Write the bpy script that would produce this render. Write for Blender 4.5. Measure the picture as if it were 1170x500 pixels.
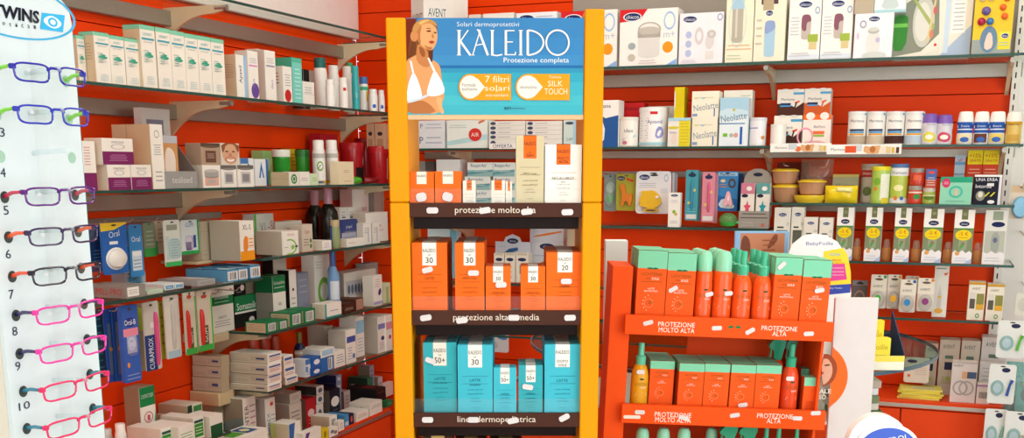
import bpy, bmesh, math, random
from mathutils import Vector, Matrix
random.seed(7)
for o in list(bpy.data.objects): bpy.data.objects.remove(o)
scene = bpy.context.scene
COL = scene.collection
# ---------------------------------------------------------------- camera
F, CX, CY, HZ, EYE = 1250.0, 585.0, 464.0, 194.0, 1.55
YAW = math.radians(21); TH = math.atan((CY - HZ) / F)
RT = Vector((math.cos(YAW), math.sin(YAW), 0)); HD = Vector((-math.sin(YAW), math.cos(YAW), 0)); UP = Vector((0, 0, 1))
FW = HD * math.cos(TH) - UP * math.sin(TH); CU = HD * math.sin(TH) + UP * math.cos(TH)
CAM = Vector((0, 0, EYE))
cd = bpy.data.cameras.new('camera'); cam = bpy.data.objects.new('camera', cd); COL.objects.link(cam)
cd.sensor_fit = 'HORIZONTAL'; cd.sensor_width = 36; cd.lens = 36 * F / 1170; cd.shift_y = (CY - 250) / 1170
cd.clip_start = .05; cd.clip_end = 60
cam.location = CAM; cam.rotation_euler = (math.pi / 2 - TH, 0, YAW)
scene.camera = cam
# ---------------------------------------------------------------- world, lights, exposure
wd = bpy.data.worlds.new('daylight'); scene.world = wd; wd.use_nodes = True
wd.node_tree.nodes['Background'].inputs[0].default_value = (.86, .93, 1, 1)
wd.node_tree.nodes['Background'].inputs[1].default_value = 1.6
def area(name, loc, rot, sx, sy, power, col=(1, 1, 1)):
    l = bpy.data.lights.new(name, 'AREA'); l.shape = 'RECTANGLE'; l.size = sx; l.size_y = sy; l.energy = power; l.color = col
    o = bpy.data.objects.new(name, l); COL.objects.link(o); o.location = loc; o.rotation_euler = rot
    return o
CEIL = 2.95
LAMPS = [(-1.15, 3.15), (.0, 3.15), (-1.1, 1.2), (.6, .9)]
for (x, y) in LAMPS: area('ceiling_lamp_light', (x, y, CEIL - .075), (0, 0, 0), .55, 1.1, 7.5 if y > 2 else 3, (1, .93, .82))  # area lights of the added, unseen ceiling lamps
area('shop_window_daylight', (-.2, -1.95, 1.6), (math.radians(90), 0, 0), 3.6, 2.2, 36, (1, .97, .93))
area('side_window_daylight', (2.45, .6, 1.5), (math.radians(90), 0, math.radians(90)), 3.0, 2.0, 74, (.96, .98, 1))
vs = scene.view_settings; vs.view_transform = 'Standard'; vs.look = 'None'; vs.gamma = 1; vs.exposure = 0.0; vs.use_curve_mapping = False
# ---------------------------------------------------------------- materials
_M = {}
def lin(h):
    h = h.lstrip('#')
    v = [int(h[i:i + 2], 16) / 255 for i in (0, 2, 4)]
    return [c / 12.92 if c <= .04045 else ((c + .055) / 1.055) ** 2.4 for c in v] + [1]
def mat(key):
    """'#rrggbb' paper, 'p#..' plastic, 'm#..' metal, 'c#..' clear plastic, 'g#..' glass, 'e#..' lamp, 'w#..' wall laminate"""
    if key in _M: return _M[key]
    k = key[0] if key[0] != '#' else 'f'
    m = bpy.data.materials.new('mat_' + key.replace('#', '')); m.use_nodes = True
    nt = m.node_tree; b = nt.nodes['Principled BSDF']; c = lin(key[key.index('#'):])
    if k == 'e':
        b.inputs['Emission Color'].default_value = c; b.inputs['Emission Strength'].default_value = 3
        b.inputs['Base Color'].default_value = c
    elif k == 'h':
        tr = nt.nodes.new('ShaderNodeBsdfTransparent'); tr.inputs[0].default_value = c; mx = nt.nodes.new('ShaderNodeMixShader'); mx.inputs[0].default_value = .03
        b.inputs['Roughness'].default_value = .3; nt.links.new(tr.outputs[0], mx.inputs[1]); nt.links.new(b.outputs[0], mx.inputs[2]); nt.links.new(mx.outputs[0], nt.nodes['Material Output'].inputs[0])
    elif k in 'cg':
        out = nt.nodes['Material Output']
        tr = nt.nodes.new('ShaderNodeBsdfTransparent'); tr.inputs[0].default_value = [.35 + .65 * x for x in c[:3]] + [1] if k == 'c' else c
        b.inputs['Base Color'].default_value = c; b.inputs['Roughness'].default_value = .12
        gl = nt.nodes.new('ShaderNodeBsdfGlossy'); gl.inputs['Roughness'].default_value = .06
        mx = nt.nodes.new('ShaderNodeMixShader'); fr = nt.nodes.new('ShaderNodeLayerWeight'); fr.inputs['Blend'].default_value = .12
        pw = nt.nodes.new('ShaderNodeMath'); pw.operation = 'POWER'; pw.inputs[1].default_value = 2.2; ad = nt.nodes.new('ShaderNodeMath'); ad.operation = 'MULTIPLY_ADD'; ad.inputs[1].default_value = .4; ad.inputs[2].default_value = .03
        nt.links.new(fr.outputs['Facing'], pw.inputs[0]); nt.links.new(pw.outputs[0], ad.inputs[0]); nt.links.new(ad.outputs[0], mx.inputs[0]); nt.links.new(tr.outputs[0], mx.inputs[1])
        nt.links.new(gl.outputs[0], mx.inputs[2]); last = mx
        if k == 'c':
            m2 = nt.nodes.new('ShaderNodeMixShader'); m2.inputs[0].default_value = .2
            nt.links.new(mx.outputs[0], m2.inputs[1]); nt.links.new(b.outputs[0], m2.inputs[2]); last = m2
        nt.links.new(last.outputs[0], out.inputs[0])
    else:
        nz = nt.nodes.new('ShaderNodeTexNoise'); nz.inputs['Scale'].default_value = 6 if k == 'w' else 30; nz.inputs['Detail'].default_value = 3
        tc = nt.nodes.new('ShaderNodeTexCoord'); nt.links.new(tc.outputs['Object'], nz.inputs['Vector'])
        mr = nt.nodes.new('ShaderNodeMapRange'); mr.inputs['To Min'].default_value = .955; mr.inputs['To Max'].default_value = 1.03
        nt.links.new(nz.outputs['Fac'], mr.inputs['Value'])
        mm = nt.nodes.new('ShaderNodeVectorMath'); mm.operation = 'SCALE'; mm.inputs[0].default_value = c[:3]
        nt.links.new(mr.outputs[0], mm.inputs['Scale']); nt.links.new(mm.outputs[0], b.inputs['Base Color'])
        b.inputs['Roughness'].default_value = {'f': .5, 'p': .22, 'm': .38, 'w': .42}[k]
        b.inputs['Specular IOR Level'].default_value = {'f': .12, 'p': .4, 'm': .5, 'w': .12}[k]
        if k == 'm': b.inputs['Metallic'].default_value = .75
    _M[key] = m
    return m
W = '#f1eee6'; W2 = '#e6e2d6'; CR = '#e2d6bf'; TAN = '#c3ab88'; BK = '#1c1a1c'; NV = '#20306a'; BL = '#3c6fb8'; RD = '#c8262a'; OR = '#f26a1f'; GN = '#2c8f4c'; LG = '#7cc7a5'
TL = '#2fb2b4'; PU = '#7a2a63'; YE = '#edc928'; GY = '#8d8c86'; PK = '#e58ba8'; DG = '#3d3a38'; LB = '#a9cfe6'
# ---------------------------------------------------------------- mesh helpers
def mk(name, v, f, mats, mi=None, parent=None, M=None, smooth=False):
    if isinstance(parent, Matrix): parent, M, smooth = None, parent, bool(M)
    me = bpy.data.meshes.new(name); me.from_pydata([tuple(p) for p in v], [], f)
    for m in (mats if isinstance(mats, (list, tuple)) else [mats]): me.materials.append(mat(m))
    if mi: me.polygons.foreach_set('material_index', mi)
    if smooth:
        me.polygons.foreach_set('use_smooth', [True] * len(me.polygons)); me.set_sharp_from_angle(angle=.7)
    me.update()
    o = bpy.data.objects.new(name, me); COL.objects.link(o)
    if parent is not None: o.parent = parent
    if M is not None: o.matrix_world = M
    return o
def empty(name, M=None):
    o = bpy.data.objects.new(name, None); o.empty_display_size = .05; COL.objects.link(o)
    if M is not None: o.matrix_world = M
    return o
def tag(o, label, cat, group=None):
    o['label'] = label; o['category'] = cat
    if group: o['group'] = group
    return o
def struct(o): o['kind'] = 'structure'; return o
def boxgeo(x0, x1, y0, y1, z0, z1, ch=.0012):
    ch = min(ch, (x1 - x0) * .3, (y1 - y0) * .3, (z1 - z0) * .3)
    X, Y, Z = (x0, x1), (y0, y1), (z0, z1); v = []; idx = {}
    for i in (0, 1):
        for j in (0, 1):
            for k in (0, 1):
                for a in range(3):
                    p = [X[i], Y[j], Z[k]]; s = [1 - 2 * i, 1 - 2 * j, 1 - 2 * k]
                    for q in range(3):
                        if q != a: p[q] += ch * s[q]
                    idx[i, j, k, a] = len(v); v.append(p)
    f = []
    for a in range(3):
        b, c = (a + 1) % 3, (a + 2) % 3
        for side in (0, 1):
            q = []
            for (s, t) in ((0, 0), (1, 0), (1, 1), (0, 1)):
                key = [0, 0, 0]; key[a] = side; key[b] = s; key[c] = t; q.append(idx[(*key, a)])
            f.append(q if side else q[::-1])
    for a in range(3):
        b, c = (a + 1) % 3, (a + 2) % 3
        for s in (0, 1):
            for t in (0, 1):
                k0 = [0, 0, 0]; k0[b] = s; k0[c] = t; k1 = list(k0); k1[a] = 1
                q = [idx[(*k0, b)], idx[(*k1, b)], idx[(*k1, c)], idx[(*k0, c)]]
                f.append(q if (s == t) else q[::-1])
    for i in (0, 1):
        for j in (0, 1):
            for k in (0, 1):
                q = [idx[i, j, k, 0], idx[i, j, k, 1], idx[i, j, k, 2]]
                f.append(q if (i + j + k) % 2 else q[::-1])
    return v, f
class G:
    """collects geometry for one mesh"""
    def __init__(s): s.v = []; s.f = []; s.mi = []; s.mats = []
    def m(s, key):
        if key not in s.mats: s.mats.append(key)
        return s.mats.index(key)
    def add(s, v, f, key):
        n = len(s.v); s.v += [tuple(p) for p in v]; s.f += [[i + n for i in q] for q in f]; s.mi += [s.m(key)] * len(f); return s
    def box(s, x0, x1, y0, y1, z0, z1, key, ch=.0012): return s.add(*boxgeo(x0, x1, y0, y1, z0, z1, ch), key)
    def build(s, name, parent=None, M=None, smooth=False): return mk(name, s.v, s.f, s.mats, s.mi, parent, M, smooth)
def lathe(prof, n=20, cy=0., cx=0.):
    """prof: [(r, z)]"""
    v = []; f = []
    for (r, z) in prof:
        for i in range(n):
            a = 2 * math.pi * i / n; v.append((cx + r * math.sin(a), cy - r * math.cos(a), z))
    for j in range(len(prof) - 1):
        for i in range(n): f.append([j * n + i, j * n + (i + 1) % n, (j + 1) * n + (i + 1) % n, (j + 1) * n + i])
    f.append(list(range(n))[::-1]); f.append([(len(prof) - 1) * n + i for i in range(n)])
    return v, f
def tube(pts, r, n=6, closed=False):
    P = [Vector(p) for p in pts]; N = len(P); v = []; f = []
    for i, p in enumerate(P):
        a = P[i - 1] if (i or closed) else p; b = P[(i + 1) % N] if (i < N - 1 or closed) else p
        t = (b - a).normalized(); ref = Vector((0, 0, 1)) if abs(t.z) < .9 else Vector((1, 0, 0))
        e1 = t.cross(ref).normalized(); e2 = t.cross(e1)
        rr = r[i] if isinstance(r, (list, tuple)) else r
        for k in range(n):
            w = 2 * math.pi * k / n; v.append(p + e1 * rr * math.cos(w) + e2 * rr * math.sin(w))
    for i in range(N if closed else N - 1):
        j = (i + 1) % N
        for k in range(n): f.append([i * n + k, i * n + (k + 1) % n, j * n + (k + 1) % n, j * n + k])
    if not closed: f.append(list(range(n))[::-1]); f.append([(N - 1) * n + k for k in range(n)])
    return v, f
def prism(poly, y0, y1):
    """polygon in x,z extruded along y"""
    n = len(poly); v = [(x, y0, z) for x, z in poly] + [(x, y1, z) for x, z in poly]
    f = [list(range(n)), [n + i for i in range(n)][::-1]] + [[(i + 1) % n, i, n + i, n + (i + 1) % n] for i in range(n)]
    return v, f
def smooth_poly(p, it=2):
    for _ in range(it):
        q = []
        for i in range(len(p)):
            a, b = p[i], p[(i + 1) % len(p)]
            q += [(a[0] * .75 + b[0] * .25, a[1] * .75 + b[1] * .25), (a[0] * .25 + b[0] * .75, a[1] * .25 + b[1] * .75)]
        p = q
    return p
def pillow(w, h, d, nx=9, nz=9, e=2.6):
    """closed soft pouch, front bulging to -y, base at z=0"""
    v = []; f = []
    for side in (-1, 1):
        for j in range(nz):
            for i in range(nx):
                x = -1 + 2 * i / (nx - 1); z = -1 + 2 * j / (nz - 1)
                k = max(0, (1 - abs(x) ** e)) ** .6 * max(0, (1 - abs(z) ** e)) ** .6
                wob = .12 * math.sin(7 * x + 3 * z) * k
                v.append((x * w / 2, d / 2 + side * d / 2 * (k + wob) * .9, h / 2 + z * h / 2))
    for s in (0, 1):
        b = s * nx * nz
        for j in range(nz - 1):
            for i in range(nx - 1):
                q = [b + j * nx + i, b + j * nx + i + 1, b + (j + 1) * nx + i + 1, b + (j + 1) * nx + i]
                f.append(q if s == 0 else q[::-1])
    return v, f
# ---------------------------------------------------------------- flat print (lettering, colour fields)
_T = {}
def text_geo(s, bold=0.):
    if (s, bold) in _T: return _T[s, bold]
    cu = bpy.data.curves.new('t', 'FONT'); cu.body = s; cu.size = 1; cu.resolution_u = 2; cu.offset = bold
    o = bpy.data.objects.new('t', cu); me = bpy.data.meshes.new_from_object(o)
    v = [(p.co.x, p.co.y) for p in me.vertices]; f = [list(p.vertices) for p in me.polygons]
    bpy.data.objects.remove(o); bpy.data.curves.remove(cu); bpy.data.meshes.remove(me)
    x0 = min(p[0] for p in v); x1 = max(p[0] for p in v); y0 = min(p[1] for p in v); y1 = max(p[1] for p in v)
    _T[s, bold] = ([(a - (x0 + x1) / 2, b - (y0 + y1) / 2) for a, b in v], f, x1 - x0, y1 - y0)
    return _T[s, bold]
def r(u0, v0, u1, v1, c, f='f'): return ('r', f, u0, v0, u1, v1, c)
def t(u, v, h, s, c, w=.9, f='f', rot=0): return ('t', f, u, v, h, s, c, w, rot)
def e(u, v, a, b, c, f='f'): return ('e', f, u, v, a, b, c)
def p(pts, c, f='f', sm=0): return ('p', f, smooth_poly(pts, sm) if sm else pts, c)
def l(u0, v0, u1, v1, n, c, f='f'): return ('l', f, u0, v0, u1, v1, n, c)
def ring(u, v, a, b, k, c, f='f'): return ('o', f, u, v, a, b, k, c)
def add_print(root, pr, w, d, h, prof=None, R=0, name='print'):
    """prof: function v-> radius for cylinders"""
    g = G(); layer = [0]
    def size(f): return {'f': (w, h), 'l': (d, h), 'r': (d, h), 't': (w, d), 'c': (R * 2.6, h)}[f]
    def put(f, pts, faces, c):
        off = .0005 + min(.00018, .003 / max(1, len(pr))) * layer[0]
        if f == 'f': q = [((u - .5) * w, -off, v * h) for u, v in pts]
        elif f == 'l': q = [(-w / 2 - off, d * (1 - u), v * h) for u, v in pts]
        elif f == 'r': q = [(w / 2 + off, d * u, v * h) for u, v in pts]
        elif f == 't': q = [((u - .5) * w, v * d, h + off) for u, v in pts]
        else:
            q = []
            for u, v in pts:
                a = (u - .5) * 2.6; rr = prof(v) + off; q.append((rr * math.sin(a), R - rr * math.cos(a), v * h))
        g.add(q, faces, c)
    for el in pr:
        k, f = el[0], el[1]; layer[0] += 1; fw, fh = size(f)
        if k == 'r':
            _, _, u0, v0, u1, v1, c = el; n = 1 if f != 'c' else max(2, int(abs(u1 - u0) * 36)); mv = 1 if f != 'c' else 6
            pts = [(u0 + (u1 - u0) * i / n, v0 + (v1 - v0) * j / mv) for j in range(mv + 1) for i in range(n + 1)]
            put(f, pts, [[j * (n + 1) + i, j * (n + 1) + i + 1, (j + 1) * (n + 1) + i + 1, (j + 1) * (n + 1) + i] for j in range(mv) for i in range(n)], c)
        elif k == 'l':
            _, _, u0, v0, u1, v1, n, c = el
            for i in range(n):
                vv = v0 + (v1 - v0) * (i + .5) / n; hh = abs(v1 - v0) / n * .13; cut = (.0, .14, .06, .22)[i % 4] * (u1 - u0) * .5
                put(f, [(u0 + cut, vv - hh), (u1 - cut, vv - hh), (u1 - cut, vv + hh), (u0 + cut, vv + hh)], [[0, 1, 2, 3]], c)
        elif k == 'e' or k == 'o':
            u, v, a, b = el[2:6]; n = 20; c = el[-1]
            o_ = [(u + a * math.cos(2 * math.pi * i / n), v + b * math.sin(2 * math.pi * i / n)) for i in range(n)]
            if k == 'e' and f == 'c':
                R_ = [[(u + (x - u) * q, v + (y - v) * q) for x, y in o_] for q in (1, .8, .6, .4, .2)]
                put(f, sum(R_, []) + [(u, v)], [[j * n + i, j * n + (i + 1) % n, (j + 1) * n + (i + 1) % n, (j + 1) * n + i] for j in range(4) for i in range(n)] + [[4 * n + i, 4 * n + (i + 1) % n, 5 * n] for i in range(n)], c)
            elif k == 'e': put(f, o_ + [(u, v)], [[i, (i + 1) % n, n] for i in range(n)], c)
            else:
                kk = el[6]; i_ = [(u + (x - u) * kk, v + (y - v) * kk) for x, y in o_]
                put(f, o_ + i_, [[i, (i + 1) % n, n + (i + 1) % n, n + i] for i in range(n)], c)
        elif k == 'p':
            if f == 'c': layer[0] += 6
            put(f, el[2], [list(range(len(el[2])))], el[3])
        elif k == 't':
            _, _, u, v, hh, s, c, ww, rot = el
            tv, tf, tw, th = text_geo(s)
            if rot: sy = hh * fw / th; sx = min(sy, abs(ww) * fh / tw) if ww > 0 else abs(ww) * fh / tw
            else: sy = hh * fh / th; sx = min(sy, ww * fw / tw) if ww > 0 else abs(ww) * fw / tw
            if rot == 90: pts = [(u - y * sy / fw, v + x * sx / fh) for x, y in tv]
            elif rot:
                ca, sa = math.cos(math.radians(rot)), math.sin(math.radians(rot))
                sy = hh * fh / th; sx = min(sy, abs(ww) * fw / tw)
                pts = [(u + (x * sx * ca - y * sy * sa) / fw, v + (x * sx * sa + y * sy * ca) / fh) for x, y in tv]
            else: pts = [(u + x * sx / fw, v + y * sy / fh) for x, y in tv]
            put(f, pts, tf, c)
    return g.build(name, root)
# ---------------------------------------------------------------- frames: a front plane that a shelf or display faces to
class Fr:
    def __init__(s, p0, u, n, w=UP): s.p0 = Vector(p0); s.u = Vector(u).normalized(); s.n = Vector(n).normalized(); s.w = Vector(w).normalized()
    def hit(s, px, py, sb=0.):
        d = FW * F + RT * (px - CX) - CU * (py - CY); o = s.p0 - s.n * sb
        q = CAM + d * ((o - CAM).dot(s.n) / d.dot(s.n)); q = q - s.p0
        return q.dot(s.u), q.dot(s.w)
    def pt(s, a, h, sb=0.): return s.p0 + s.u * a + s.w * h - s.n * sb
    def M(s, a, h, sb=0., yaw=0., d=0.):
        q = s.pt(a, h, sb); m = Matrix(((s.u.x, -s.n.x, s.w.x, q.x), (s.u.y, -s.n.y, s.w.y, q.y), (s.u.z, -s.n.z, s.w.z, q.z), (0, 0, 0, 1)))
        if yaw: m = m @ Matrix.Translation((0, d / 2, 0)) @ Matrix.Rotation(math.radians(yaw), 4, 'Z') @ Matrix.Translation((0, -d / 2, 0))
        return m
def proj(q):
    d = Vector(q) - CAM; z = d.dot(FW); return CX + F * d.dot(RT) / z, CY - F * d.dot(CU) / z
XL, XW, YB, YW = -2.2, -2.48, 4.24, 4.52
LF = Fr((XL, 0, 0), (0, 1, 0), (1, 0, 0))
BF = Fr((0, YB, 0), (1, 0, 0), (0, -1, 0))
KF = Fr(HD * 2.35, RT, -HD)
ROLL = math.radians(2.2)
OF = Fr(HD * 2.66 + RT * .52 + UP * 1.0, RT * math.cos(ROLL) - UP * math.sin(ROLL), -HD, UP * math.cos(ROLL) + RT * math.sin(ROLL))
class It: pass
BOXES = []
def place(fr, x0, x1, top, z, s):
    xc = (x0 + x1) / 2; a, ht = fr.hit(xc, top, s)
    yb = proj(fr.pt(a, z, s))[1]; ym = (top + yb) / 2
    a0 = fr.hit(x0, ym, s)[0]; a1 = fr.hit(x1, ym, s)[0]
    it = It(); it.fr = fr; it.s = s; it.z = z; it.a0 = a0; it.a1 = a1; it.a = (a0 + a1) / 2; it.w = a1 - a0; it.h = max(fr.hit(xc, top, s)[1] - z, .004); it.top = z + it.h
    return it
def uvp(it, pts):
    """photo pixels on the item's front face -> face fractions"""
    o = []
    for (x, y) in pts:
        a, h = it.fr.hit(x, y, it.s); o.append(((a - it.a0) / it.w, (h - it.z) / it.h))
    return o
def B(fr, x0, x1, top, z, s, d, c, label, pr=(), cat='box', nm='carton', yaw=0, grp=None, ch=.0012):
    """carton; x0,x1 = front face in the photo, top = its upper edge, z = what it stands on, s = set back from the shelf edge"""
    it = place(fr, x0, x1, top, z, s); it.d = d
    g = G(); g.box(-it.w / 2, it.w / 2, 0, d, 0, it.h, c, ch)
    it.o = g.build(nm, None, fr.M(it.a, z, s, yaw, d)); tag(it.o, label, cat, grp)
    it.pr = list(pr)
    if pr: add_print(it.o, [r(.003, .003, .997, .997, c)] + list(pr), it.w, d, it.h)
    BOXES.append((it, label))
    return it
SH = {
 'can': ([(.0, .0), (.96, 0), (1, .015), (1, .9)], [(1.03, .89), (1.03, .985), (.98, 1), (0, 1)]),
 'tub': ([(.0, .0), (.9, 0), (.94, .02), (1, .82)], [(1.05, .8), (1.07, .97), (1.0, 1), (0, 1)]),
 'jar': ([(0, 0), (.9, 0), (1, .06), (1, .68), (.86, .78)], [(.93, .76), (.95, .98), (.9, 1), (0, 1)]),
 'aero': ([(0, 0), (.95, 0), (1, .015), (1, .69), (.95, .735), (.86, .75)], [(.84, .74), (.86, .75), (.86, .87), (.78, .94), (.55, .985), (0, 1)]),
 'spray': ([(0, 0), (.95, 0), (1, .015), (1, .52), (.94, .62), (.72, .69), (.5, .72)], [(.56, .7), (.6, .82), (.5, .83), (.36, .84), (.34, .985), (.28, 1), (0, 1)]),
 'bottle': ([(0, 0), (.94, 0), (1, .02), (1, .6), (.9, .7), (.6, .78), (.5, .8)], [(.58, .785), (.6, .97), (.55, 1), (0, 1)]),
 'wide': ([(0, 0), (.94, 0), (1, .02), (1, .7), (.93, .78), (.8, .82)], [(.86, .8), (.86, .97), (.8, 1), (0, 1)]),
 'flask': ([(0, 0), (.92, 0), (1, .03), (1, .4), (.86, .55), (.96, .66), (.9, .76), (.66, .8)], [(.78, .79), (.8, .97), (.7, 1), (0, 1)]),
 'shake': ([(0, 0), (.88, 0), (.96, .03), (1, .2), (.94, .45), (1, .62), (.97, .72)], [(.98, .7), (.92, .84), (.84, .97), (.7, 1), (0, 1)]),
 'cup': ([(0, 0), (.8, 0), (1, .1), (1, .55), (.8, .62)], [(.75, .6), (.62, .9), (.45, 1), (0, 1)]),
 'broad': ([(0, 0), (.94, 0), (1, .02), (1, .5), (.92, .6), (.6, .69), (.4, .74)], [(.44, .73), (.44, .98), (.4, 1), (0, 1)]),
 'bigcap': ([(0, 0), (.94, 0), (1, .02), (1, .52), (.8, .58)], [(.9, .56), (.9, .97), (.84, 1), (0, 1)]),
 'tall': ([(0, 0), (.94, 0), (1, .02), (1, .48), (.9, .58), (.5, .68), (.36, .72), (.36, .78)], [(.44, .77), (.44, .98), (.38, 1), (0, 1)]),
}
def C(fr, x0, x1, top, z, s, c, cap, label, pr=(), shape='can', cat='bottle', nm='bottle', yaw=None, grp=None, cn='cap'):
    it = place(fr, x0, x1, top, z, s); xc = (x0 + x1) / 2; R = it.w / 2
    for _ in range(3):
        a_, h_ = fr.hit(xc, top, s + R); q_ = fr.pt(a_, z, s + R); R = (x1 - x0) / 2 * (q_ - CAM).dot(FW) / F
    ym = (top + proj(q_)[1]) / 2; it.a = fr.hit(xc, ym, s + R)[0]; it.w = 2 * R; it.a0 = it.a - R; it.a1 = it.a + R; it.h = fr.hit(xc, top, s + R)[1] - z; it.top = z + it.h
    it.d = 2 * R; H = it.h
    bp, cp = SH[shape]
    v, f = lathe([(a * R, b * H) for a, b in bp], 20, R)
    if yaw is None:   # turned a little towards the shop
        q = fr.pt(it.a, z, s + R); to = (CAM - q); to.z = 0; fr_n = fr.n; yaw = -math.degrees(math.atan2(to.dot(fr.u), to.dot(fr_n))) * .8; yaw = -yaw
    it.o = mk(nm, v, f, c, None, None, fr.M(it.a, z, s, yaw, 2 * R), True); tag(it.o, label, cat, grp)
    if cap: v, f = lathe([(a * R, b * H) for a, b in cp], 20, R); mk(cn, v, f, cap, None, it.o, None, True)
    if pr:
        def prof(vv):
            for (a, b), (a2, b2) in zip(bp, bp[1:]):
                if b <= vv <= b2 and b2 > b: return R * (a + (a2 - a) * (vv - b) / (b2 - b))
            return R
        add_print(it.o, [r(.05, .04, .95, .88 if shape == 'can' else min(.6, bp[-2][1]), c, 'c')] + list(pr), it.w, it.d, H, prof, R)
    BOXES.append((it, label))
    return it
ORD = ['first', 'second', 'third', 'fourth', 'fifth', 'sixth', 'seventh', 'eighth', 'ninth']
# ================================================================ room shell
RED = 'w#f84608'; GRV = 'w#5a1406'
g = G(); g.box(-2.6, 2.6, -2.1, 4.7, -.1, 0, 'w#b9b2a4'); struct(g.build('floor'))
g = G(); g.box(-2.6, 2.6, -2.1, 4.7, CEIL, CEIL + .1, 'w#f1eee6'); struct(g.build('ceiling'))
def plank_wall(name, M, length, zs, mkey):
    g = G(); g.box(0, length, .02, .10, 0, CEIL, GRV); o = struct(g.build(name, None, M))
    me = {}
    for z0, z1 in zip(zs, zs[1:]):
        k = round(z1 - z0, 4)
        if k not in me:
            g = G(); g.box(0, length, 0, .0199, .0016, k - .0016, mkey, .0012); q = g.build('plank', o); me[k] = q.data
        else:
            q = bpy.data.objects.new('plank', me[k]); COL.objects.link(q); q.parent = o
        q.location = (0, 0, z0)
    return o
zb = [0] + [.014 + .1005 * k for k in range(1, 29)] + [CEIL]
plank_wall('wall_back', Matrix.Translation((XW, YW, 0)), 2.7, zb, RED)
zl = [0] + [.073 + .12 * k for k in range(0, 24)] + [CEIL]
plank_wall('wall_left', Fr((XW, 0, 0), (0, 1, 0), (1, 0, 0)).M(.6, 0), 3.92, zl, RED)
g = G(); g.box(.226, 2.6, YW - .022, YW + .1, 0, CEIL, 'w#e9e9e4'); struct(g.build('wall_panel_white'))
g = G(); g.box(2.5, 2.6, -2.1, -.95, 0, CEIL, 'w#dedbd2'); g.box(2.5, 2.6, 2.15, YW - .022, 0, CEIL, 'w#dedbd2'); g.box(2.5, 2.6, -.95, 2.15, 0, .45, 'w#dedbd2'); g.box(2.5, 2.6, -.95, 2.15, 2.55, CEIL, 'w#dedbd2'); struct(g.build('wall_right'))
g = G(); g.box(2.54, 2.548, -.95, 2.15, .45, 2.55, 'g#f4f8f6'); wn = struct(g.build('window_2'))
for y in (-.95, .58, 2.1): g = G(); g.box(2.51, 2.59, y, y + .05, .45, 2.55, 'm#9a9a9a'); g.build('window_frame', wn)
g = G(); g.box(-2.6, XW, -2.1, .6, 0, CEIL, 'w#dedbd2'); struct(g.build('wall_left_entrance'))
g = G(); g.box(-2.6, -2.05, -2.1, -2.0, 0, CEIL, 'w#dedbd2'); g.box(1.65, 2.6, -2.1, -2.0, 0, CEIL, 'w#dedbd2')
g.box(-2.05, 1.65, -2.1, -2.0, 0, .5, 'w#dedbd2'); g.box(-2.05, 1.65, -2.1, -2.0, 2.7, CEIL, 'w#dedbd2'); struct(g.build('wall_front'))
g = G(); g.box(-2.05, 1.65, -2.06, -2.052, .5, 2.7, 'g#f4f8f6'); wn = struct(g.build('window_1'))
for x in (-2.05, -.22, 1.6): g = G(); g.box(x, x + .05, -2.09, -2.02, .5, 2.7, 'm#9a9a9a'); g.build('window_frame', wn)
g = G(); g.box(-1.465, .226, YW - .006, YW, 1.95, CEIL, 'w#a8a298'); struct(g.build('trim_1'))
# slotted upright with dark slots on the white panel edge
g = G(); g.box(.212, .24, YW - .034, YW - .0225, .3, CEIL, 'p#e8e6de'); o = struct(g.build('trim_2'))
g = G()
for k in range(60): g.box(.222, .2265, YW - .0346, YW - .0338, .62 + k * .038, .62 + k * .038 + .02, BK, .0001)
q = g.build('slot_row', o); q['kind'] = 'stuff'
# ceiling lamps added out of view to light the shelves
for i, (x, y) in enumerate(LAMPS):
    o = empty('added_ceiling_lamp', Matrix.Translation((x, y, CEIL - .07))); tag(o, 'white rectangular ceiling lamp added unseen above the shop floor', 'lamp', 'added ceiling lamps')
    g = G()
    for a, b, c, d in ((-.32, .32, -.6, -.56), (-.32, .32, .56, .6), (-.32, -.285, -.56, .56), (.285, .32, -.56, .56)): g.box(a, b, c, d, 0, .07, 'p#e8e8e4')
    g.build('frame', o); g = G(); g.box(-.285, .285, -.56, .56, .05, .07, 'e#fff6e6'); g.build('diffuser', o)
# ================================================================ glass shelves
GLASS = 'g#f8fcfa'; EDGE = 'p#1d4a40'
def shelf(fr, a0, a1, z, depth, br, label, rail=True):
    L = a1 - a0; o = empty('glass_shelf', fr.M((a0 + a1) / 2, z)); tag(o, label, 'shelf')
    g = G(); g.box(-L / 2, L / 2, .001, depth - .003, -.008, 0, GLASS, .0006); g.build('pane', o)
    g = G(); g.box(-L / 2, L / 2, -.001, .001, -.0085, .0005, EDGE, .0003); g.box(-L / 2 - .0015, -L / 2, .0, depth - .003, -.008, 0, EDGE, .0003); g.box(L / 2, L / 2 + .0015, .0, depth - .003, -.008, 0, EDGE, .0003); g.build('polished_edge', o)
    if rail:
        hi, lo = (-.02, -.07) if fr is LF else (-.009, -.07 if rail is True else -rail)
        g = G(); g.box(-L / 2 + .01, L / 2 - .01, depth - .03, depth, lo, hi, 'm#a8a298', .003); g.build('rail', o)
    for a in br:
        x = a - (a0 + a1) / 2; pts = [(depth, -.0095), (.045, -.0095), (.045, -.028)]
        for k in range(9):
            q = k / 8; pts.append((.085 + (depth - .085) * q, -.036 - .085 * q ** 2.4))
        v, f = prism(pts, x - .007, x + .007); v = [(b, a, c) for a, b, c in v]; f = [q[::-1] for q in f]
        bo = mk('bracket', v, f, 'p#dccba6', None, o)
        v, f = tube([(x, .03, -.019), (x, .075, -.019)], .0095, 8); mk('bracket_tip', v, f, 'm#a8a49a', None, bo, None, True)
    return o
L0, L1, L2, L3, L3B, L4, L5, LB0 = 2.09, 1.787, 1.493, 1.246, 1.18, .98, .77, .52
shelf(LF, 1.5, 4.4, L0, .28, (3.2, 4.36), 'uppermost glass shelf on the left wall, in front of the white panel')
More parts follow.
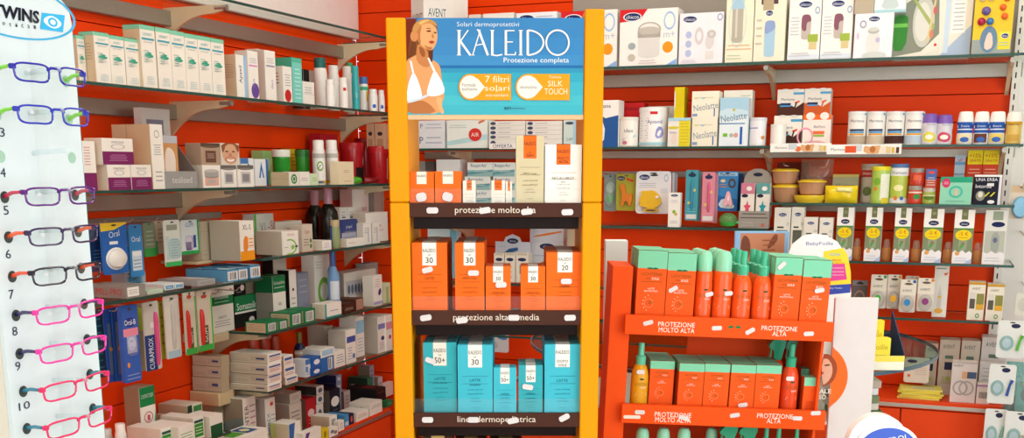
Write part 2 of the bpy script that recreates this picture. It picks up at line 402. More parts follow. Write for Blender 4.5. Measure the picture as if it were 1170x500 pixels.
shelf(LF, 1.5, 4.4, L1, .28, (3.2, 4.36), 'glass shelf on the left wall carrying cartons with green top bands')
shelf(LF, 1.5, 4.4, L2, .28, (3.2, 4.36), 'glass shelf on the left wall carrying face cream boxes and red tubs')
shelf(LF, 3.29, 4.4, L3, .28, (4.36,), 'short glass shelf on the left wall with two black bottles', False)
shelf(LF, 1.8, 3.285, L3B, .28, (1.9,), 'glass shelf on the left wall above the hanging toothbrushes', False)
shelf(LF, 3.3, 4.4, L4, .28, (3.36, 4.36), 'glass shelf on the left wall carrying green and white slimming cartons', False)
shelf(LF, 3.3, 4.4, L5, .28, (3.36, 4.36), 'lowest glass shelf on the left wall with stacked long boxes', False)
B1, B2, B3L, B3R, B4, B5, B4L, B5L, BB = 1.938, 1.637, 1.332, 1.430, 1.222, 1.02, 1.09, .87, .714
shelf(BF, -2.15, .255, B1, .28, (-1.92, -.635, .2), 'topmost glass shelf on the back wall with baby product boxes', .06)
shelf(BF, -2.15, .255, B2, .28, (-1.92, -.635, .2), 'glass shelf on the back wall carrying milk powder tins', .042)
shelf(BF, -1.98, -.6, B3L, .28, (-1.92,), 'glass shelf on the back wall carrying teethers and baby toothbrushes', .022)
shelf(BF, -.59, .245, B3R, .28, (), 'glass shelf on the back wall carrying bowls with yellow lids', .04)
shelf(BF, -.59, .262, B4, .28, (), 'glass shelf on the back wall with boxed baby bottles', False)
shelf(BF, -.59, .247, B5, .28, (), 'lowest glass shelf on the back wall with four bottle packs', False)
shelf(BF, -1.98, -.6, B4L, .28, (-1.92,), 'glass shelf behind the yellow stand holding thermometer packs', False)
shelf(BF, -1.98, -.6, B5L, .28, (-1.92,), 'glass shelf behind the yellow stand holding a dotted toy', False)
# base cabinets
def cabinet(fr, a0, a1, z, depth, label, doors, z_toe=.08):
    o = empty('base_cabinet', fr.M((a0 + a1) / 2, 0)); tag(o, label, 'cabinet'); L = a1 - a0
    g = G(); g.box(-L / 2, L / 2, .02, depth, z_toe, z - .03, 'w#e2471a'); g.build('body', o)
    g = G(); g.box(-L / 2, L / 2, 0, depth, z - .03, z, 'w#e2471a', .002); g.build('top', o)
    g = G(); g.box(-L / 2, L / 2, -.002, -.0001, z - .026, z - .012, 'm#b9b4aa', .0005); g.build('edge_strip', o)
    g = G(); g.box(-L / 2 + .01, L / 2 - .01, .05, depth, 0, z_toe, 'w#3a3532'); g.build('plinth', o)
    wd_ = L / doors
    for i in range(doors):
        g = G(); g.box(-L / 2 + i * wd_ + .002, -L / 2 + (i + 1) * wd_ - .002, .002, .0199, z_toe + .004, z - .034, 'w#e6481a', .002); g.build('door', o)
cabinet(BF, -1.95, .55, BB, .256, 'orange base cabinet under the back wall shelves', 4)
cabinet(LF, .65, 4.235, LB0, .278, 'orange base cabinet under the left wall shelves', 5)
# white panel above the left shelves
lw = Fr((XW, 0, 0), (0, 1, 0), (1, 0, 0))
g = G(); g.box(-.82, .82, -.025, 0, 0, .75, 'p#f4f1ea', .003); o = g.build('wall_sign', None, lw.M(3.685, 2.115)); tag(o, 'plain white sign panel on the left wall above the shelves', 'sign')
g = G(); g.box(-.80, .80, -.027, -.0251, .02, .73, 'p#fbf8f2', .0005); q = g.build('sign_face', o)  # plain white face plate, does not glow
# ================================================================ yellow floor stand with header sign
YEL = 'w#e59a08'; BRN = 'w#4a2a20'; DKB = 'w#1c0e0b'
kx = lambda x, y, s=0.: KF.hit(x, y, s)
aL0, aL1, aR0, aR1 = kx(443, 100)[0], kx(465.5, 100)[0], kx(667, 100)[0], kx(689, 100)[0]
zTop = kx(565, 21)[1]; zTopR = kx(678, 11)[1]
KM = KF.M(0, 0); ks = empty('display_stand', KM); tag(ks, 'yellow floor stand with blue beach header and four brown trays of sun cream', 'display stand')
KD = .27
for (a, b, zt) in ((aL0, aL1, zTop), (aR0, aR1, zTopR)):
    for (z0, z1) in ((0, kx(453, 231)[1] - .0006), (kx(453, 231)[1] + .0006, zt)):
        g = G(); g.box(a, b, -.012, KD, z0, z1, YEL, .0025); g.build('side_post', ks)
g = G(); g.box(aL1, aR0, -.008, .006, kx(565, 137)[1], kx(565, 130.5)[1], 'p#d9b285', .001); g.build('crossbar', ks)
g = G(); g.box(aL0 - .01, aR1 + .01, -.02, KD + .02, 0, .03, YEL, .003); g.build('foot', ks)
def tag_plate(root, a, h, w, hh, rot, y, key='#dcd8d8'):
    ca, sa = math.cos(rot), math.sin(rot); k = .25
    pts = [(-w / 2 + k * hh, -hh / 2), (w / 2 - k * hh, -hh / 2), (w / 2, -hh / 2 + k * hh), (w / 2, hh / 2 - k * hh), (w / 2 - k * hh, hh / 2), (-w / 2 + k * hh, hh / 2), (-w / 2, hh / 2 - k * hh), (-w / 2, -hh / 2 + k * hh)]
    v, f = prism([(a + x * ca - z * sa, h + x * sa + z * ca) for x, z in pts], y - .0012, y)
    return mk('price_tag', v, f, key, None, root)
def tray(y0, y1, txt, tx, tags, n=0):
    h1, h0 = kx(565, y0)[1], kx(565, y1)[1]; a, b = aL1 + .0005, aR0 - .0005
    o = mk('tray', *boxgeo(a, b, 0, KD - .01, h0, h0 + .004), BRN, None, ks)
    g = G(); g.box(a - .001, b + .001, -.009, -.0005, h0, h1, BRN, .001); lp = g.build('tray_lip', ks)
    g = G(); g.box(a + .006, b - .006, .012, .03, h0 - .025, h0 - .0005, DKB, .001); g.build('valance', ks)
    g = G(); g.box(a, b, -.0005, .0012, h1, h1 + .03, 'h#ffffff', .0004); g.build('clear_guard', ks)
    g = G(); tv, tf, tw, th = text_geo(txt); H = kx(565, tx[2] - 1)[1] - kx(565, tx[2] + 12)[1]; A0 = kx(tx[0], tx[2])[0]; A1 = kx(tx[1], tx[2])[0]; sc = (A1 - A0) / tw; zc = kx(565, tx[2] + 5.5)[1]
    g.add([((A0 + A1) / 2 + x * sc, -.0096, zc + y * sc) for x, y in tv], tf, '#e9dccb'); g.build('lettering', lp)
    for (x, y, rot) in tags: q = kx(x, y); tag_plate(ks, q[0], q[1], .0245, .0125, rot, -.0105)
    return h0 + .004
Z1 = tray(231.5, 248, 'protezione molto alta', (520, 612, 235), ((494.5, 240, 0), (554, 240, .15), (602, 241.5, .1), (648, 242, .03)))
Z2 = tray(354, 370.5, 'protezione alta e media', (518, 616, 357), ((487, 362, .15), (528, 365, .12), (587, 362, 0), (651, 362, .02)))
Z3 = tray(470.5, 486.5, 'linea dermopediatrica', (523, 612, 473), ((489, 478, 0), (541, 478, 0), (586, 479, .2), (644.5, 475.5, .5)))
Z4 = Z3 - .25
mk('tray', *boxgeo(aL1 + .0005, aR0 - .0005, 0, KD - .01, Z4 - .004, Z4), BRN, None, ks)
mk('tray_lip', *boxgeo(aL1 - .001, aR0 + .001, -.009, -.0005, Z4 - .004, Z4 + .03), BRN, None, ks)
# header sign, printed
it = It(); it.fr = KF; it.s = -.008; it.a0 = kx(465, 80, -.008)[0]; it.a1 = kx(666.5, 80, -.008)[0]; it.z = kx(565, 131, -.008)[1]; it.w = it.a1 - it.a0; it.h = kx(565, 20.5, -.008)[1] - it.z
g = G(); g.box(it.a0, it.a1, 0, .012, 0, it.h, 'p#3f8cc6', .001); hs = g.build('header_sign', ks); hs.location = (0, -.008, it.z)
Z = lambda pts: uvp(it, [(450 + X / 4.164, 15 + Y / 4.164) for X, Y in pts])
P = lambda pts: uvp(it, pts)
def px_rect(x0, y0, x1, y1, c): q = P([(x0, y1), (x1, y0)]); return r(q[0][0], q[0][1], q[1][0], q[1][1], c)
def px_text(x0, x1, yc, hpx, s, c, rot=0):
    q = P([((x0 + x1) / 2, yc), (x0, yc), (x1, yc), (x0, yc + hpx / 2), (x0, yc - hpx / 2)])
    return t(q[0][0], q[0][1], q[4][1] - q[3][1], s, c, -(q[2][0] - q[1][0]), 'f', rot)
pr = []
bands = [(0, '#3a7fb6'), (.2, '#3b82ba'), (.38, '#3f88be'), (.485, '#2568a4'), (.515, '#338fb4'), (.56, '#36a2ba'), (.66, '#40acc0'), (.8, '#48b4c2'), (.9, '#42aebf')]
for (a, c), (b, _) in zip(bands, bands[1:] + [(1.0, '')]): pr.append(r(.0, 1 - b, 1, 1 - a, c))
pr += [p(Z([(52, 26), (112, 26), (96, 60), (84, 90), (78, 200), (60, 232), (52, 232)]), '#6e2413')]
sk, sk2, sk3 = '#d99a63', '#b5703f', '#8a4a26'
pr += [p(Z([(86, 70), (100, 44), (130, 31), (168, 29), (196, 40), (208, 62), (206, 110), (190, 150), (182, 230), (160, 238), (110, 236), (66, 222), (72, 165), (80, 115)]), '#7a4a22', sm=2),
       p(Z([(60, 228), (76, 214), (112, 196), (165, 214), (204, 232), (222, 256), (226, 300), (236, 350), (241, 400), (226, 432), (243, 478), (54, 478), (53, 330), (55, 262)]), sk, sm=1),
       p(Z([(54, 432), (128, 412), (170, 430), (210, 478), (54, 478)]), sk2, sm=1), p(Z([(196, 400), (232, 398), (226, 432), (242, 478), (222, 478)]), '#e3ab77', sm=1),
       p(Z([(116, 140), (160, 172), (166, 214), (184, 244), (150, 262), (108, 232), (106, 180)]), '#c07c48', sm=1),
       p(Z([(118, 152), (150, 176), (148, 214), (126, 200)]), '#96542c', sm=1), p(Z([(166, 178), (184, 160), (187, 200), (182, 240), (170, 226)]), '#5e2c14', sm=1), p(Z([(84, 128), (104, 128), (108, 190), (84, 208), (66, 218), (76, 170)]), '#6a3a1a', sm=1),
       p(Z([(114, 62), (140, 46), (176, 48), (202, 68), (208, 98), (207, 128), (196, 160), (181, 178), (160, 174), (130, 154), (112, 130), (107, 98)]), '#dea16b', sm=2),
       p(Z([(107, 80), (120, 58), (134, 60), (124, 100), (130, 154), (112, 130), (107, 98)]), sk2, sm=2),
       e(*Z([(97, 110)])[0], .022, .055, '#c9854f'),
       p(Z([(88, 72), (104, 44), (132, 30), (170, 28), (200, 42), (208, 66), (186, 52), (156, 48), (128, 58), (112, 84), (104, 92), (90, 96)]), '#c0884a', sm=2),
       p(Z([(118, 44), (150, 32), (176, 33), (150, 42), (124, 58)]), '#dcae6c', sm=1),
       p(Z([(150, 86), (170, 80), (180, 86), (168, 91)]), '#5b2c17', sm=1), p(Z([(186, 92), (198, 88), (205, 94), (198, 98)]), '#5b2c17', sm=1),
       p(Z([(148, 74), (166, 69), (182, 76), (166, 75)]), '#7a4424', sm=1), p(Z([(182, 92), (190, 108), (192, 120), (180, 118)]), '#b9743f', sm=1),
       p(Z([(164, 136), (180, 130), (196, 136), (186, 146), (172, 144)]), '#a8382a', sm=1), p(Z([(140, 150), (162, 160), (186, 162), (178, 176), (158, 172)]), sk2, sm=1),
       p(Z([(76, 228), (84, 226), (97, 284), (88, 286)]), '#eef0f2'), p(Z([(160, 214), (168, 212), (198, 274), (188, 278)]), '#eef0f2'),
       p(Z([(92, 276), (70, 330), (60, 398), (66, 426), (100, 420), (136, 406), (132, 372), (112, 310)]), '#f2f3f4', sm=1),
       p(Z([(192, 268), (168, 330), (154, 388), (180, 398), (232, 388), (244, 366), (228, 322), (206, 286)]), '#f6f6f6', sm=1),
       p(Z([(64, 412), (100, 410), (136, 396), (160, 384), (168, 394), (128, 412), (90, 424), (66, 428)]), '#cdd6df', sm=1)]
TX = '#f1ece2'
pr += [px_text(522, 593, 28.5, 7, 'Solari dermoprotettivi', '#cfe0ea'), px_text(575.5, 650, 69.5, 7.5, 'Protezione completa', '#e6eef2')]
# display lettering of the brand, drawn as strokes
def stroke(pts, w, c=TX):
    o = []
    for (x0, y0), (x1, y1) in zip(pts, pts[1:]):
        d = math.hypot(x1 - x0, y1 - y0); nx, ny = -(y1 - y0) / d * w / 2, (x1 - x0) / d * w / 2
        o.append(p(P([(x0 + nx, y0 + ny), (x1 + nx, y1 + ny), (x1 - nx, y1 - ny), (x0 - nx, y0 - ny)]), c))
    return o
def arc(cx, cy, ra, rb, a0, a1, n=18): return [(cx + ra * math.cos(math.radians(a0 + (a1 - a0) * i / n)), cy - rb * math.sin(math.radians(a0 + (a1 - a0) * i / n))) for i in range(n + 1)]
y0, y1 = 34.5, 63.2
for sgm, w in (([(524.5, y0), (524.5, y1)], 3.0), ([(535, y0), (525.5, 48)], 1.3), ([(526, 47), (537.5, y1)], 2.4), ([(522, y0 + .3), (527, y0 + .3)], .8), ([(522, y1 - .3), (527, y1 - .3)], .8),
               ([(547, y0), (557.5, y1)], 2.6), ([(548, 37), (540, y1)], 1.2), ([(543, 52), (553, 50)], 1.1), ([(538, y1 - .3), (542.5, y1 - .3)], .8), ([(545, y0 - .5), (549, y0 + .5)], 1.4),
               ([(562.5, y0), (562.5, y1)], 2.7), ([(561, y1 - .6), (568, y1 + .4), (574, y1 - 1)], 1.5), ([(560, y0 + .3), (565, y0 + .3)], .8),
               ([(578, y0), (578, y1)], 2.7), ([(577, y0 + .6), (588, y0 + .6)], 1.2), ([(578, 48), (586, 48)], 1.2), ([(577, y1 - .7), (589, y1 - .7), (589, y1 - 4)], 1.2),
               ([(595, y0), (595, y1)], 2.7), ([(592.5, y0 + .3), (597.5, y0 + .3)], .8), ([(592.5, y1 - .3), (597.5, y1 - .3)], .8),
               ([(603, y0), (603, y1)], 2.7), (arc(603, 48.8, 18, 14.1, 90, -90), 1.9), (arc(637, 48.8, 13, 14.2, 0, 360, 28), 1.9)): pr += stroke(sgm, w)
for (x0, x1) in ((523, 584), (589, 651)):
    yq0, yq1 = 84.5, 114.5
    pr += [px_rect(x0 + 13, yq0, x1, yq1, '#e89a1c')]
    q = P([(x0 + 14, (yq0 + yq1) / 2), (x0, 0), (x0 + 14, yq1)]); a = abs(q[0][0] - q[1][0]); b = abs(q[0][1] - q[2][1])
    pr += [e(q[0][0], q[0][1], a, b, '#e89a1c'), e(q[0][0], q[0][1], a * .88, b * .88, '#e9e4da'), p(P([(x0 + 22, 89), (x0 + 31, 99.5), (x0 + 22, 110)]), '#e9e4da')]
pr += [px_text(528, 543.5, 97, 4, 'Formula', '#6b6a68'), px_text(528, 545, 101.5, 4, 'esclusiva', '#6b6a68'), px_text(594, 613, 99.5, 4, 'innovativa', '#6b6a68'),
       px_text(554.5, 581.5, 90.5, 7.5, '7 filtri', '#f4e6c4'), px_text(554, 582, 100.5, 6.5, 'solari', '#f4e6c4'), px_text(566, 569, 104, 1.8, 'e', '#f4e6c4'), px_text(555, 581, 108.5, 3.6, 'anti-ossidanti', '#f4e6c4'),
       px_text(627, 641, 88, 3, 'Texture', '#f4e6c4'), px_text(626, 643, 95.5, 6.5, 'SILK', '#f4e6c4'), px_text(622, 648, 104.5, 7, 'TOUCH', '#f4e6c4'),
       px_text(576.5, 584, 123.7, 3, 'BPI', '#2a3c50'), px_rect(585, 123.5, 600, 124.3, '#4a6a80')]
add_print(hs, pr, it.w, .012, it.h); hs.children[0].location = (it.a0 + it.w / 2, 0, 0)
# ---- cartons on the stand's trays
def KB(x0, x1, top, z, c, tabc, tabtxt, mid, label, copies, d=.05, s=.004, tagp=None, cls='#7a3a12', grp=None, tabw=.4, gl=.042):
    tc = '#3a3632'; K_ = .83; V = lambda v: 1 - (1 - v) * K_
    pr = [r(.5 - tabw / 2, V(.66), .5 + tabw / 2, 1, tabc), r(.5 - tabw / 2, .0, .5 + tabw / 2, 1, tabc, 't'), t(.5, V(.885), .046, 'KALEIDO', tc, tabw * .9)]
    for i, (s_, v, h) in enumerate(tabtxt): pr.append(t(.5, V(v), h * K_, s_, tc, tabw * .8))
    pr += [r(.14, V(.524), .86, V(.528), cls), r(.14, V(.41), .86, V(.414), cls)]
    for s_, v, h in mid: pr.append(t(.5, V(v), h * K_, s_, cls, .8))
    for s_, v, h, w_ in (('con filtri UVA-UVB', .325, .02, .8), ('sistema ANTI-OX', .26, .022, .62), ('per pelli chiare', .19, .018, .6), ('e molto sensibili', .15, .018, .66), ('ipoallergenico', .05, .016, .5)): pr.append(t(.5, V(v), h * K_, s_, cls, w_))
    o = B(KF, x0, x1, top, z, s, d, c, label, pr)
    if tagp: q = uvp(o, [tagp[:2]])[0]; tag_plate(o.o, (q[0] - .5) * o.w, q[1] * o.h, .0235, .0115, tagp[2], -.003)
    for k in range(copies):
        c_ = o.o.copy(); COL.objects.link(c_); c_.matrix_world = KF.M(o.a + .002 * (k % 2), z, s + (d + .004) * (k + 1)); c_['label'] = label + f', {ORD[k + 1]} back'
        if grp: c_['group'] = grp
        for ch in o.o.children:
            if ch.name.startswith('price'): continue
            h_ = ch.copy(); COL.objects.link(h_); h_.parent = c_
    return o
OG = '#ee6a1c'; TQ = '#43b8cc'; TQ2 = '#37a8b4'
for i, (x0, x1, tp, tx) in enumerate(((468, 496, 196, (482, 213, .2)), (497, 527, 195.5, (508, 216, -.3)))):
    ks2 = KB(x0, x1, tp, Z1, OG, W2, [], [('CREMA VISO', .3, .05)], f'{["left", "right"][i]} of two short orange cartons with a seal, top tray', 1, .045, tagp=None, grp='short orange cartons')
    q = KF.hit((479, 508)[i], 216, .004)
    tag_plate(ks2.o, (.5 - .5) * ks2.w - .001, ks2.h * .42, .022, .018, (.2, -.3)[i], -.003)
KB(529, 543.5, 206, Z1, W2, '#e07a42', [('50+', .78, .06)], [], 'narrow off-white carton with orange tab beside the short orange cartons', 1, .03)
KB(561.5, 577, 206, Z1, W2, OG, [('50+', .78, .06)], [], 'narrow off-white carton with orange tab, left one before the tall beige carton', 1, .03, tabw=.55)
KB(578, 585, 207, Z1, W2, '#e07a42', [], [], 'very narrow off-white carton with orange tab beside the tall beige carton', 0, .03)
KB(589.5, 621.5, 155, Z1, '#cfc39f', OG, [('SPF', .75, .02), ('50+', .705, .05)], [('SPRAY no-gas', .43, .035)], 'tall beige spray carton with orange tab on the top tray', 1, .05, cls='#5a5038', tabw=.46)
KB(622.5, 664.5, 165, Z1, '#f0ebe2', OG, [('MOLTO', .77, .045), ('ALTA', .71, .045)], [('NO-ALLERGY', .43, .045), ('latte', .37, .03)], 'tall white no-allergy carton with orange tab on the top tray', 1, .05, cls='#55504a', tabw=.38)
spf = lambda n: [('SPF', .815, .022), (n, .74, .085)]
KB(471, 511, 277, Z2, OG, W, spf('30'), [('LATTE', .467, .035)], 'large orange milk carton numbered 30 at the left of the middle tray', 3, .048, tagp=(488.5, 308, .25), grp='large orange milk cartons in the left file')
KB(520, 553.5, 277, Z2, OG, W, spf('30'), [('SPRAY no-gas', .467, .035)], 'orange spray carton numbered 30, second from left on the middle tray', 3, .048, tagp=(541, 311.5, 0), grp='orange spray cartons in one file')
KB(555, 583.5, 304, Z2, OG, W, spf('30'), [('CREMA VISO', .44, .035), ('anti-age', .37, .03)], 'small orange face cream carton numbered 30 beside the spray cartons', 1, .04, tagp=(572.5, 325, .05))
KB(595, 623, 304, Z2, OG, W, spf('30'), [('CREMA VISO', .44, .035), ('anti-age', .37, .03)], 'small orange face cream carton numbered 30 beside the carton numbered 20', 1, .04)
KB(624, 666.5, 288, Z2, OG, W, spf('20'), [('CREMA', .42, .04)], 'large orange cream carton numbered 20 at the right of the middle tray', 3, .045, tagp=(647, 321, 0), grp='large orange cream cartons in the right file')
bl = '#1d5f78'
KB(484, 522, 391, Z3, TQ2, W2, spf('50+'), [('LATTE', .467, .04), ('prima infanzia', .4, .035)], 'teal baby milk carton numbered 50+ at the left of the lower tray', 3, .048, tagp=(492, 411.5, -.35), cls=bl, grp='teal cartons in the left file', s=.012)
KB(523, 563, 393.5, Z3, TQ, W, spf('30'), [('LATTE', .467, .04), ('bambini', .4, .035)], 'turquoise milk carton numbered 30, second on the lower tray', 3, .048, cls=bl, grp='turquoise cartons in the second file')
KB(564, 590, 419.5, Z3, TQ, W, spf('50+'), [('CREMA', .44, .04), ('prima infanzia', .36, .03)], 'small turquoise cream carton numbered 50+ next to the second milk carton', 0, .04, cls=bl)
KB(592.5, 620, 417, Z3, TQ2, W, spf('50+'), [('CREMA', .42, .04), ('prima infanzia', .33, .03)], 'small teal cream carton numbered 50+ next to the after-sun carton', 1, .04, cls=bl, tagp=(603, 441.5, -.15))
KB(622, 663, 393, Z3, TQ, W, [('DOPO', .75, .04), ('SOLE', .69, .04)], [('LATTE', .46, .04)], 'turquoise after-sun milk carton at the right of the lower tray', 3, .045, cls=bl, grp='turquoise after-sun cartons in the right file')
for i, (x0, x1, tp) in enumerate(((484, 518, 497), (521, 556, 500), (560, 596, 502))):
    B(KF, x0, x1, tp, Z4, .02, .05, '#3a2418', f'dark brown carton with gold tab, {ORD[i]} from left on the bottom tray', [r(.28, .7, .72, 1, '#b89a5c'), r(.28, 0, .72, 1, '#b89a5c', 't')])
    B(KF, x0, x1, tp - 4, Z4, .09, .05, '#3a2418', f'dark brown carton behind the {ORD[i]} one from left on the bottom tray', [r(.28, .7, .72, 1, '#b89a5c'), r(.28, 0, .72, 1, '#b89a5c', 't')])

# ================================================================ orange cardboard display
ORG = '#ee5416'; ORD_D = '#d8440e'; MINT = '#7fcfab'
ox = lambda x, y, s=0.: OF.hit(x, y, s)
HB = -.985
od = empty('cardboard_display', OF.M(0, HB)); tag(od, 'orange cardboard display with mint capped sun creams, right of the yellow stand', 'display stand')
OM = lambda h: h - HB
oL = ox(713, 370)[0]; oR = ox(949.5, 378)[0]; pL0 = ox(695, 400)[0]; pL1 = ox(723, 320)[0]; OD = .165
h1t, h1b = ox(830, 362.5)[1], ox(830, 384.5)[1]; h2t, h2b = ox(825, 463.5)[1], ox(825, 485)[1]; hp = ox(709, 304)[1]
g = G(); g.box(pL0, pL1, .004, OD, 0, OM(hp), ORG, .001); g.build('side_panel', od)
a2 = ox(937, 430)[0]; g = G(); g.box(a2 - .004, a2 + .003, .004, OD, 0, OM(h1b), ORG, .001); g.build('side_panel', od)
lips = []
for (ht, hb, a, b) in ((h1t, h1b, oL, oR), (h2t, h2b, ox(709, 474)[0], ox(941, 474)[0])):
    g = G(); g.box(a, b, -.02, -.004, OM(hb), OM(ht), ORG, .0012); lp = g.build('tray_lip', od); lips.append(lp)
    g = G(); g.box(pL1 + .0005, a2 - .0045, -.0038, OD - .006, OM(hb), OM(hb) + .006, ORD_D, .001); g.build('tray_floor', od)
g = G(); g.box(ox(782, 430, OD)[0], a2 - .0045, OD - .005, OD, OM(h2b), OM(h1b), ORD_D, .001); g.build('inner_shade_panel', od)  # darker orange sheet added for the shadow inside the display
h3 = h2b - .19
g = G(); g.box(pL1 + .0005, a2 - .0045, OD - .005, OD, OM(h3), OM(h2b) - .0005, ORD_D, .001); g.build('inner_shade_panel', od)  # same darker sheet, added for the dim interior of the bottom tier
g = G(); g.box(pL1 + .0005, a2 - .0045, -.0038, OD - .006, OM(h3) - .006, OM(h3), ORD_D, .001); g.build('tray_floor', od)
g = G(); g.box(ox(709, 474)[0], ox(941, 474)[0], -.02, -.004, OM(h3) - .02, OM(h3) + .04, ORG, .0012); g.build('tray_lip', od)
def lip_text(lp, x, y, hpx, s, w):
    g = G(); q = ox(x, y, -.02); tv, tf, tw, th = text_geo(s); q0 = ox(x, y + hpx / 2, -.02)[1]; q1 = ox(x, y - hpx / 2, -.02)[1]; aw = ox(x + w / 2, y, -.02)[0] - ox(x - w / 2, y, -.02)[0]
    g.add([(q[0] + X * aw / tw, -.0207, OM(q[1]) + Y * (q1 - q0) / th) for X, Y in tv], tf, '#fdf0e4'); g.build('lettering', lp)
for (x, y, s, w) in ((773, 370.5, 'PROTEZIONE', 42), (773, 377, 'MOLTO ALTA', 41), (890.5, 375, 'PROTEZIONE', 41), (890.5, 381, 'ALTA', 16)): lip_text(lips[0], x, y, 5.4, s, w)
for (x, y, s, w) in ((769, 473.5, 'PROTEZIONE', 42), (769, 479.5, 'MOLTO ALTA', 41), (885.5, 475, 'PROTEZIONE', 41), (884, 480.5, 'ALTA', 16)): lip_text(lips[1], x, y, 5.4, s, w)
for (x, y, rot) in ((740.5, 368.5, .3), (819, 374.5, .08), (857, 378, .55), (924, 381, .1), (731, 470.5, 0), (839.5, 474, .2), (781, 477, -.3), (911, 477.5, 0), (932, 471.5, .08)):
    q = ox(x, y, -.02); tag_plate(od, q[0], OM(q[1]), .0245, .0105, rot, -.0205)
q = ox(711.5, 475.5, -.02); tag_plate(od, ox(722, 475.5, -.02)[0], OM(q[1]), .042, .0085, .02, -.0206, '#e7e2d8')
g = G(); q = ox(836, 374, -.02)     # leaf emblem
for sx in (-1, 1): g.add([(q[0] + .007 + sx * x, -.0206, OM(q[1]) + z) for x, z in smooth_poly([(.001, 0), (.006, .006), (.012, .005), (.017, -.002), (.009, -.001)])], [list(range(20))], '#1d7a45')
g.build('emblem', lips[0])
F1, F2, F3 = h1b + .0062, h2b + .0062, h3
def sunprint(g_, num, short=False):
    K_ = .66 if short else .78; V = lambda v: 1 - (1 - v) * K_; br = '#8a5a1e'; k = .72 if not short else .79
    o = [r(0, V(k), 1, 1, MINT), r(0, V(k), 1, 1, MINT, 'r'), r(0, V(k), 1, 1, MINT, 'l'), r(0, 0, 1, 1, MINT, 't')]
    if not short: o += [e(.42, V(k), .1, .012, '#1f6b43'), e(.6, V(k), .1, .012, '#1f6b43')]
    o += [t(.5, V(k - .09), .05 * K_, 'LICHTENA', br, .78), t(.62, V(k - .16), .036 * K_, 'SOLE', '#fbeee0', .3), t(.38, V(k - .16), .03 * K_, 'SUN', br, .2), l(.14, V(k - .225), .86, V(k - .195), 1, br)]
    o += [t(.5, V(k - .32), .026 * K_, 'LATTE', '#fbeee0', .4), t(.5, V(k - .36), .026 * K_, 'PROTETTIVO', '#fbeee0', .6)]
    for a in range(6): w = math.radians(110 + 26 * a); o.append(e(.5 + .26 * math.cos(w), V(.17) + .1 * math.sin(w), .016, .006, '#fbe3c8'))
    o += [ring(.44, V(.17), .16, .06, .84, '#f58e52'), t(.52, V(.18), .045 * K_, num, '#5e6b2a', .3)]
    return o
def OB(x0, x1, top, z, s, d, lab, num='50+', tg=None, copies=0, short=False, grp=None):
    o = B(OF, x0, x1, top, z, s, d, '#ef5c1e', lab, sunprint(None, num, short))
    if tg: q = uvp(o, [tg[:2]])[0]; tag_plate(o.o, (q[0] - .5) * o.w, q[1] * o.h, .0235, .0105, tg[2], -.003)
    for k in range(copies):
        c_ = o.o.copy(); COL.objects.link(c_); c_.matrix_world = OF.M(o.a - .0005 * (k + 1), z, s + (d + .003) * (k + 1)); c_['label'] = lab + f', {ORD[k + 1]} back'
        for ch in o.o.children:
            if not ch.name.startswith('price'): h_ = ch.copy(); COL.objects.link(h_); h_.parent = c_
    return o
OB(727, 760.5, 286, F1, .006, .045, 'orange and mint carton at the far left of the upper orange tray', copies=2)
OB(761, 793.5, 289, F1, .006, .045, 'orange and mint sun milk carton, second on the upper orange tray', tg=(769, 330, .55), copies=2)
OB(883, 914, 294, F1, .008, .045, 'orange and mint carton with tag on its mint band, upper orange tray', '20', tg=(893, 303, .8), copies=2)
OB(915, 947, 297, F1, .006, .045, 'orange and mint carton at the right end of the upper orange tray', '20', tg=(936, 331.5, .2), copies=2)
def OC(x0, x1, top, z, s, shape, lab, body='p#ee5a1c', cap='p#8fd8b6', tg=None, pr=True, copies=0, dx=-.003):
    br = '#8a5a1e'
    P_ = [t(.5, .46, .04, 'LICHTENA', br, .6, 'c'), t(.58, .42, .022, 'SOLE', '#fbeee0', .24, 'c'), e(.5, .53, .1, .012, '#4a4a22', 'c'), l(.25, .3, .75, .35, 2, '#fbeee0', 'c'), ring(.46, .13, .12, .06, .75, '#f7a870', 'c'), t(.55, .13, .03, '50', '#6a6a2a', .15, 'c')] if pr else []
    o = C(OF, x0, x1, top, z, s, body, cap, lab, P_, shape, yaw=8)
    if tg: q = uvp(o, [tg[:2]])[0]; tag_plate(o.o, (q[0] - .5) * o.w * .8, q[1] * o.h, .0205, .0105, tg[2], -.001)
    for k in range(copies):
        c_ = o.o.copy(); COL.objects.link(c_); c_.matrix_world = OF.M(o.a + dx * (k + 1), z, s + (o.d + .004) * (k + 1), 8, o.d); c_['label'] = lab + f', {ORD[k + 1]} back'
        for ch in o.o.children:
            if not ch.name.startswith('price'): h_ = ch.copy(); COL.objects.link(h_); h_.parent = c_
    return o
OC(794, 813, 285.5, F1, .008, 'aero', 'orange aerosol can with domed mint cap, left one on the upper orange tray', tg=(810, 336, .3), copies=2)
OC(814, 835.5, 285.5, F1, .008, 'aero', 'orange aerosol can with domed mint cap, right one on the upper orange tray', tg=(832, 335, .1), copies=2)
OC(836.5, 858, 286.5, F1, .009, 'spray', 'orange spray bottle with mint nozzle, left one on the upper orange tray', cap='p#3fb58d', copies=2)
OC(859.5, 881.5, 287.5, F1, .009, 'spray', 'orange spray bottle with mint nozzle, right one on the upper orange tray', cap='p#3fb58d', copies=2)
OC(721, 740.5, 391, F2, .008, 'spray', 'golden yellow spray bottle with mint nozzle on the lower orange tray', body='p#e0a21e', cap='p#5cc3a0', tg=(730, 424.5, .02))
OB(741.5, 769, 412, F2, .02, .04, 'darker orange carton beside the golden spray bottle', '30', short=True, copies=2)
OB(774.5, 803, 415, F2, .006, .04, 'short orange and mint carton, left of four on the lower orange tray', '50+', short=True, copies=2)
OB(803.5, 832, 415.5, F2, .006, .04, 'short orange and mint carton, second of four on the lower orange tray', '50+', short=True, copies=2)
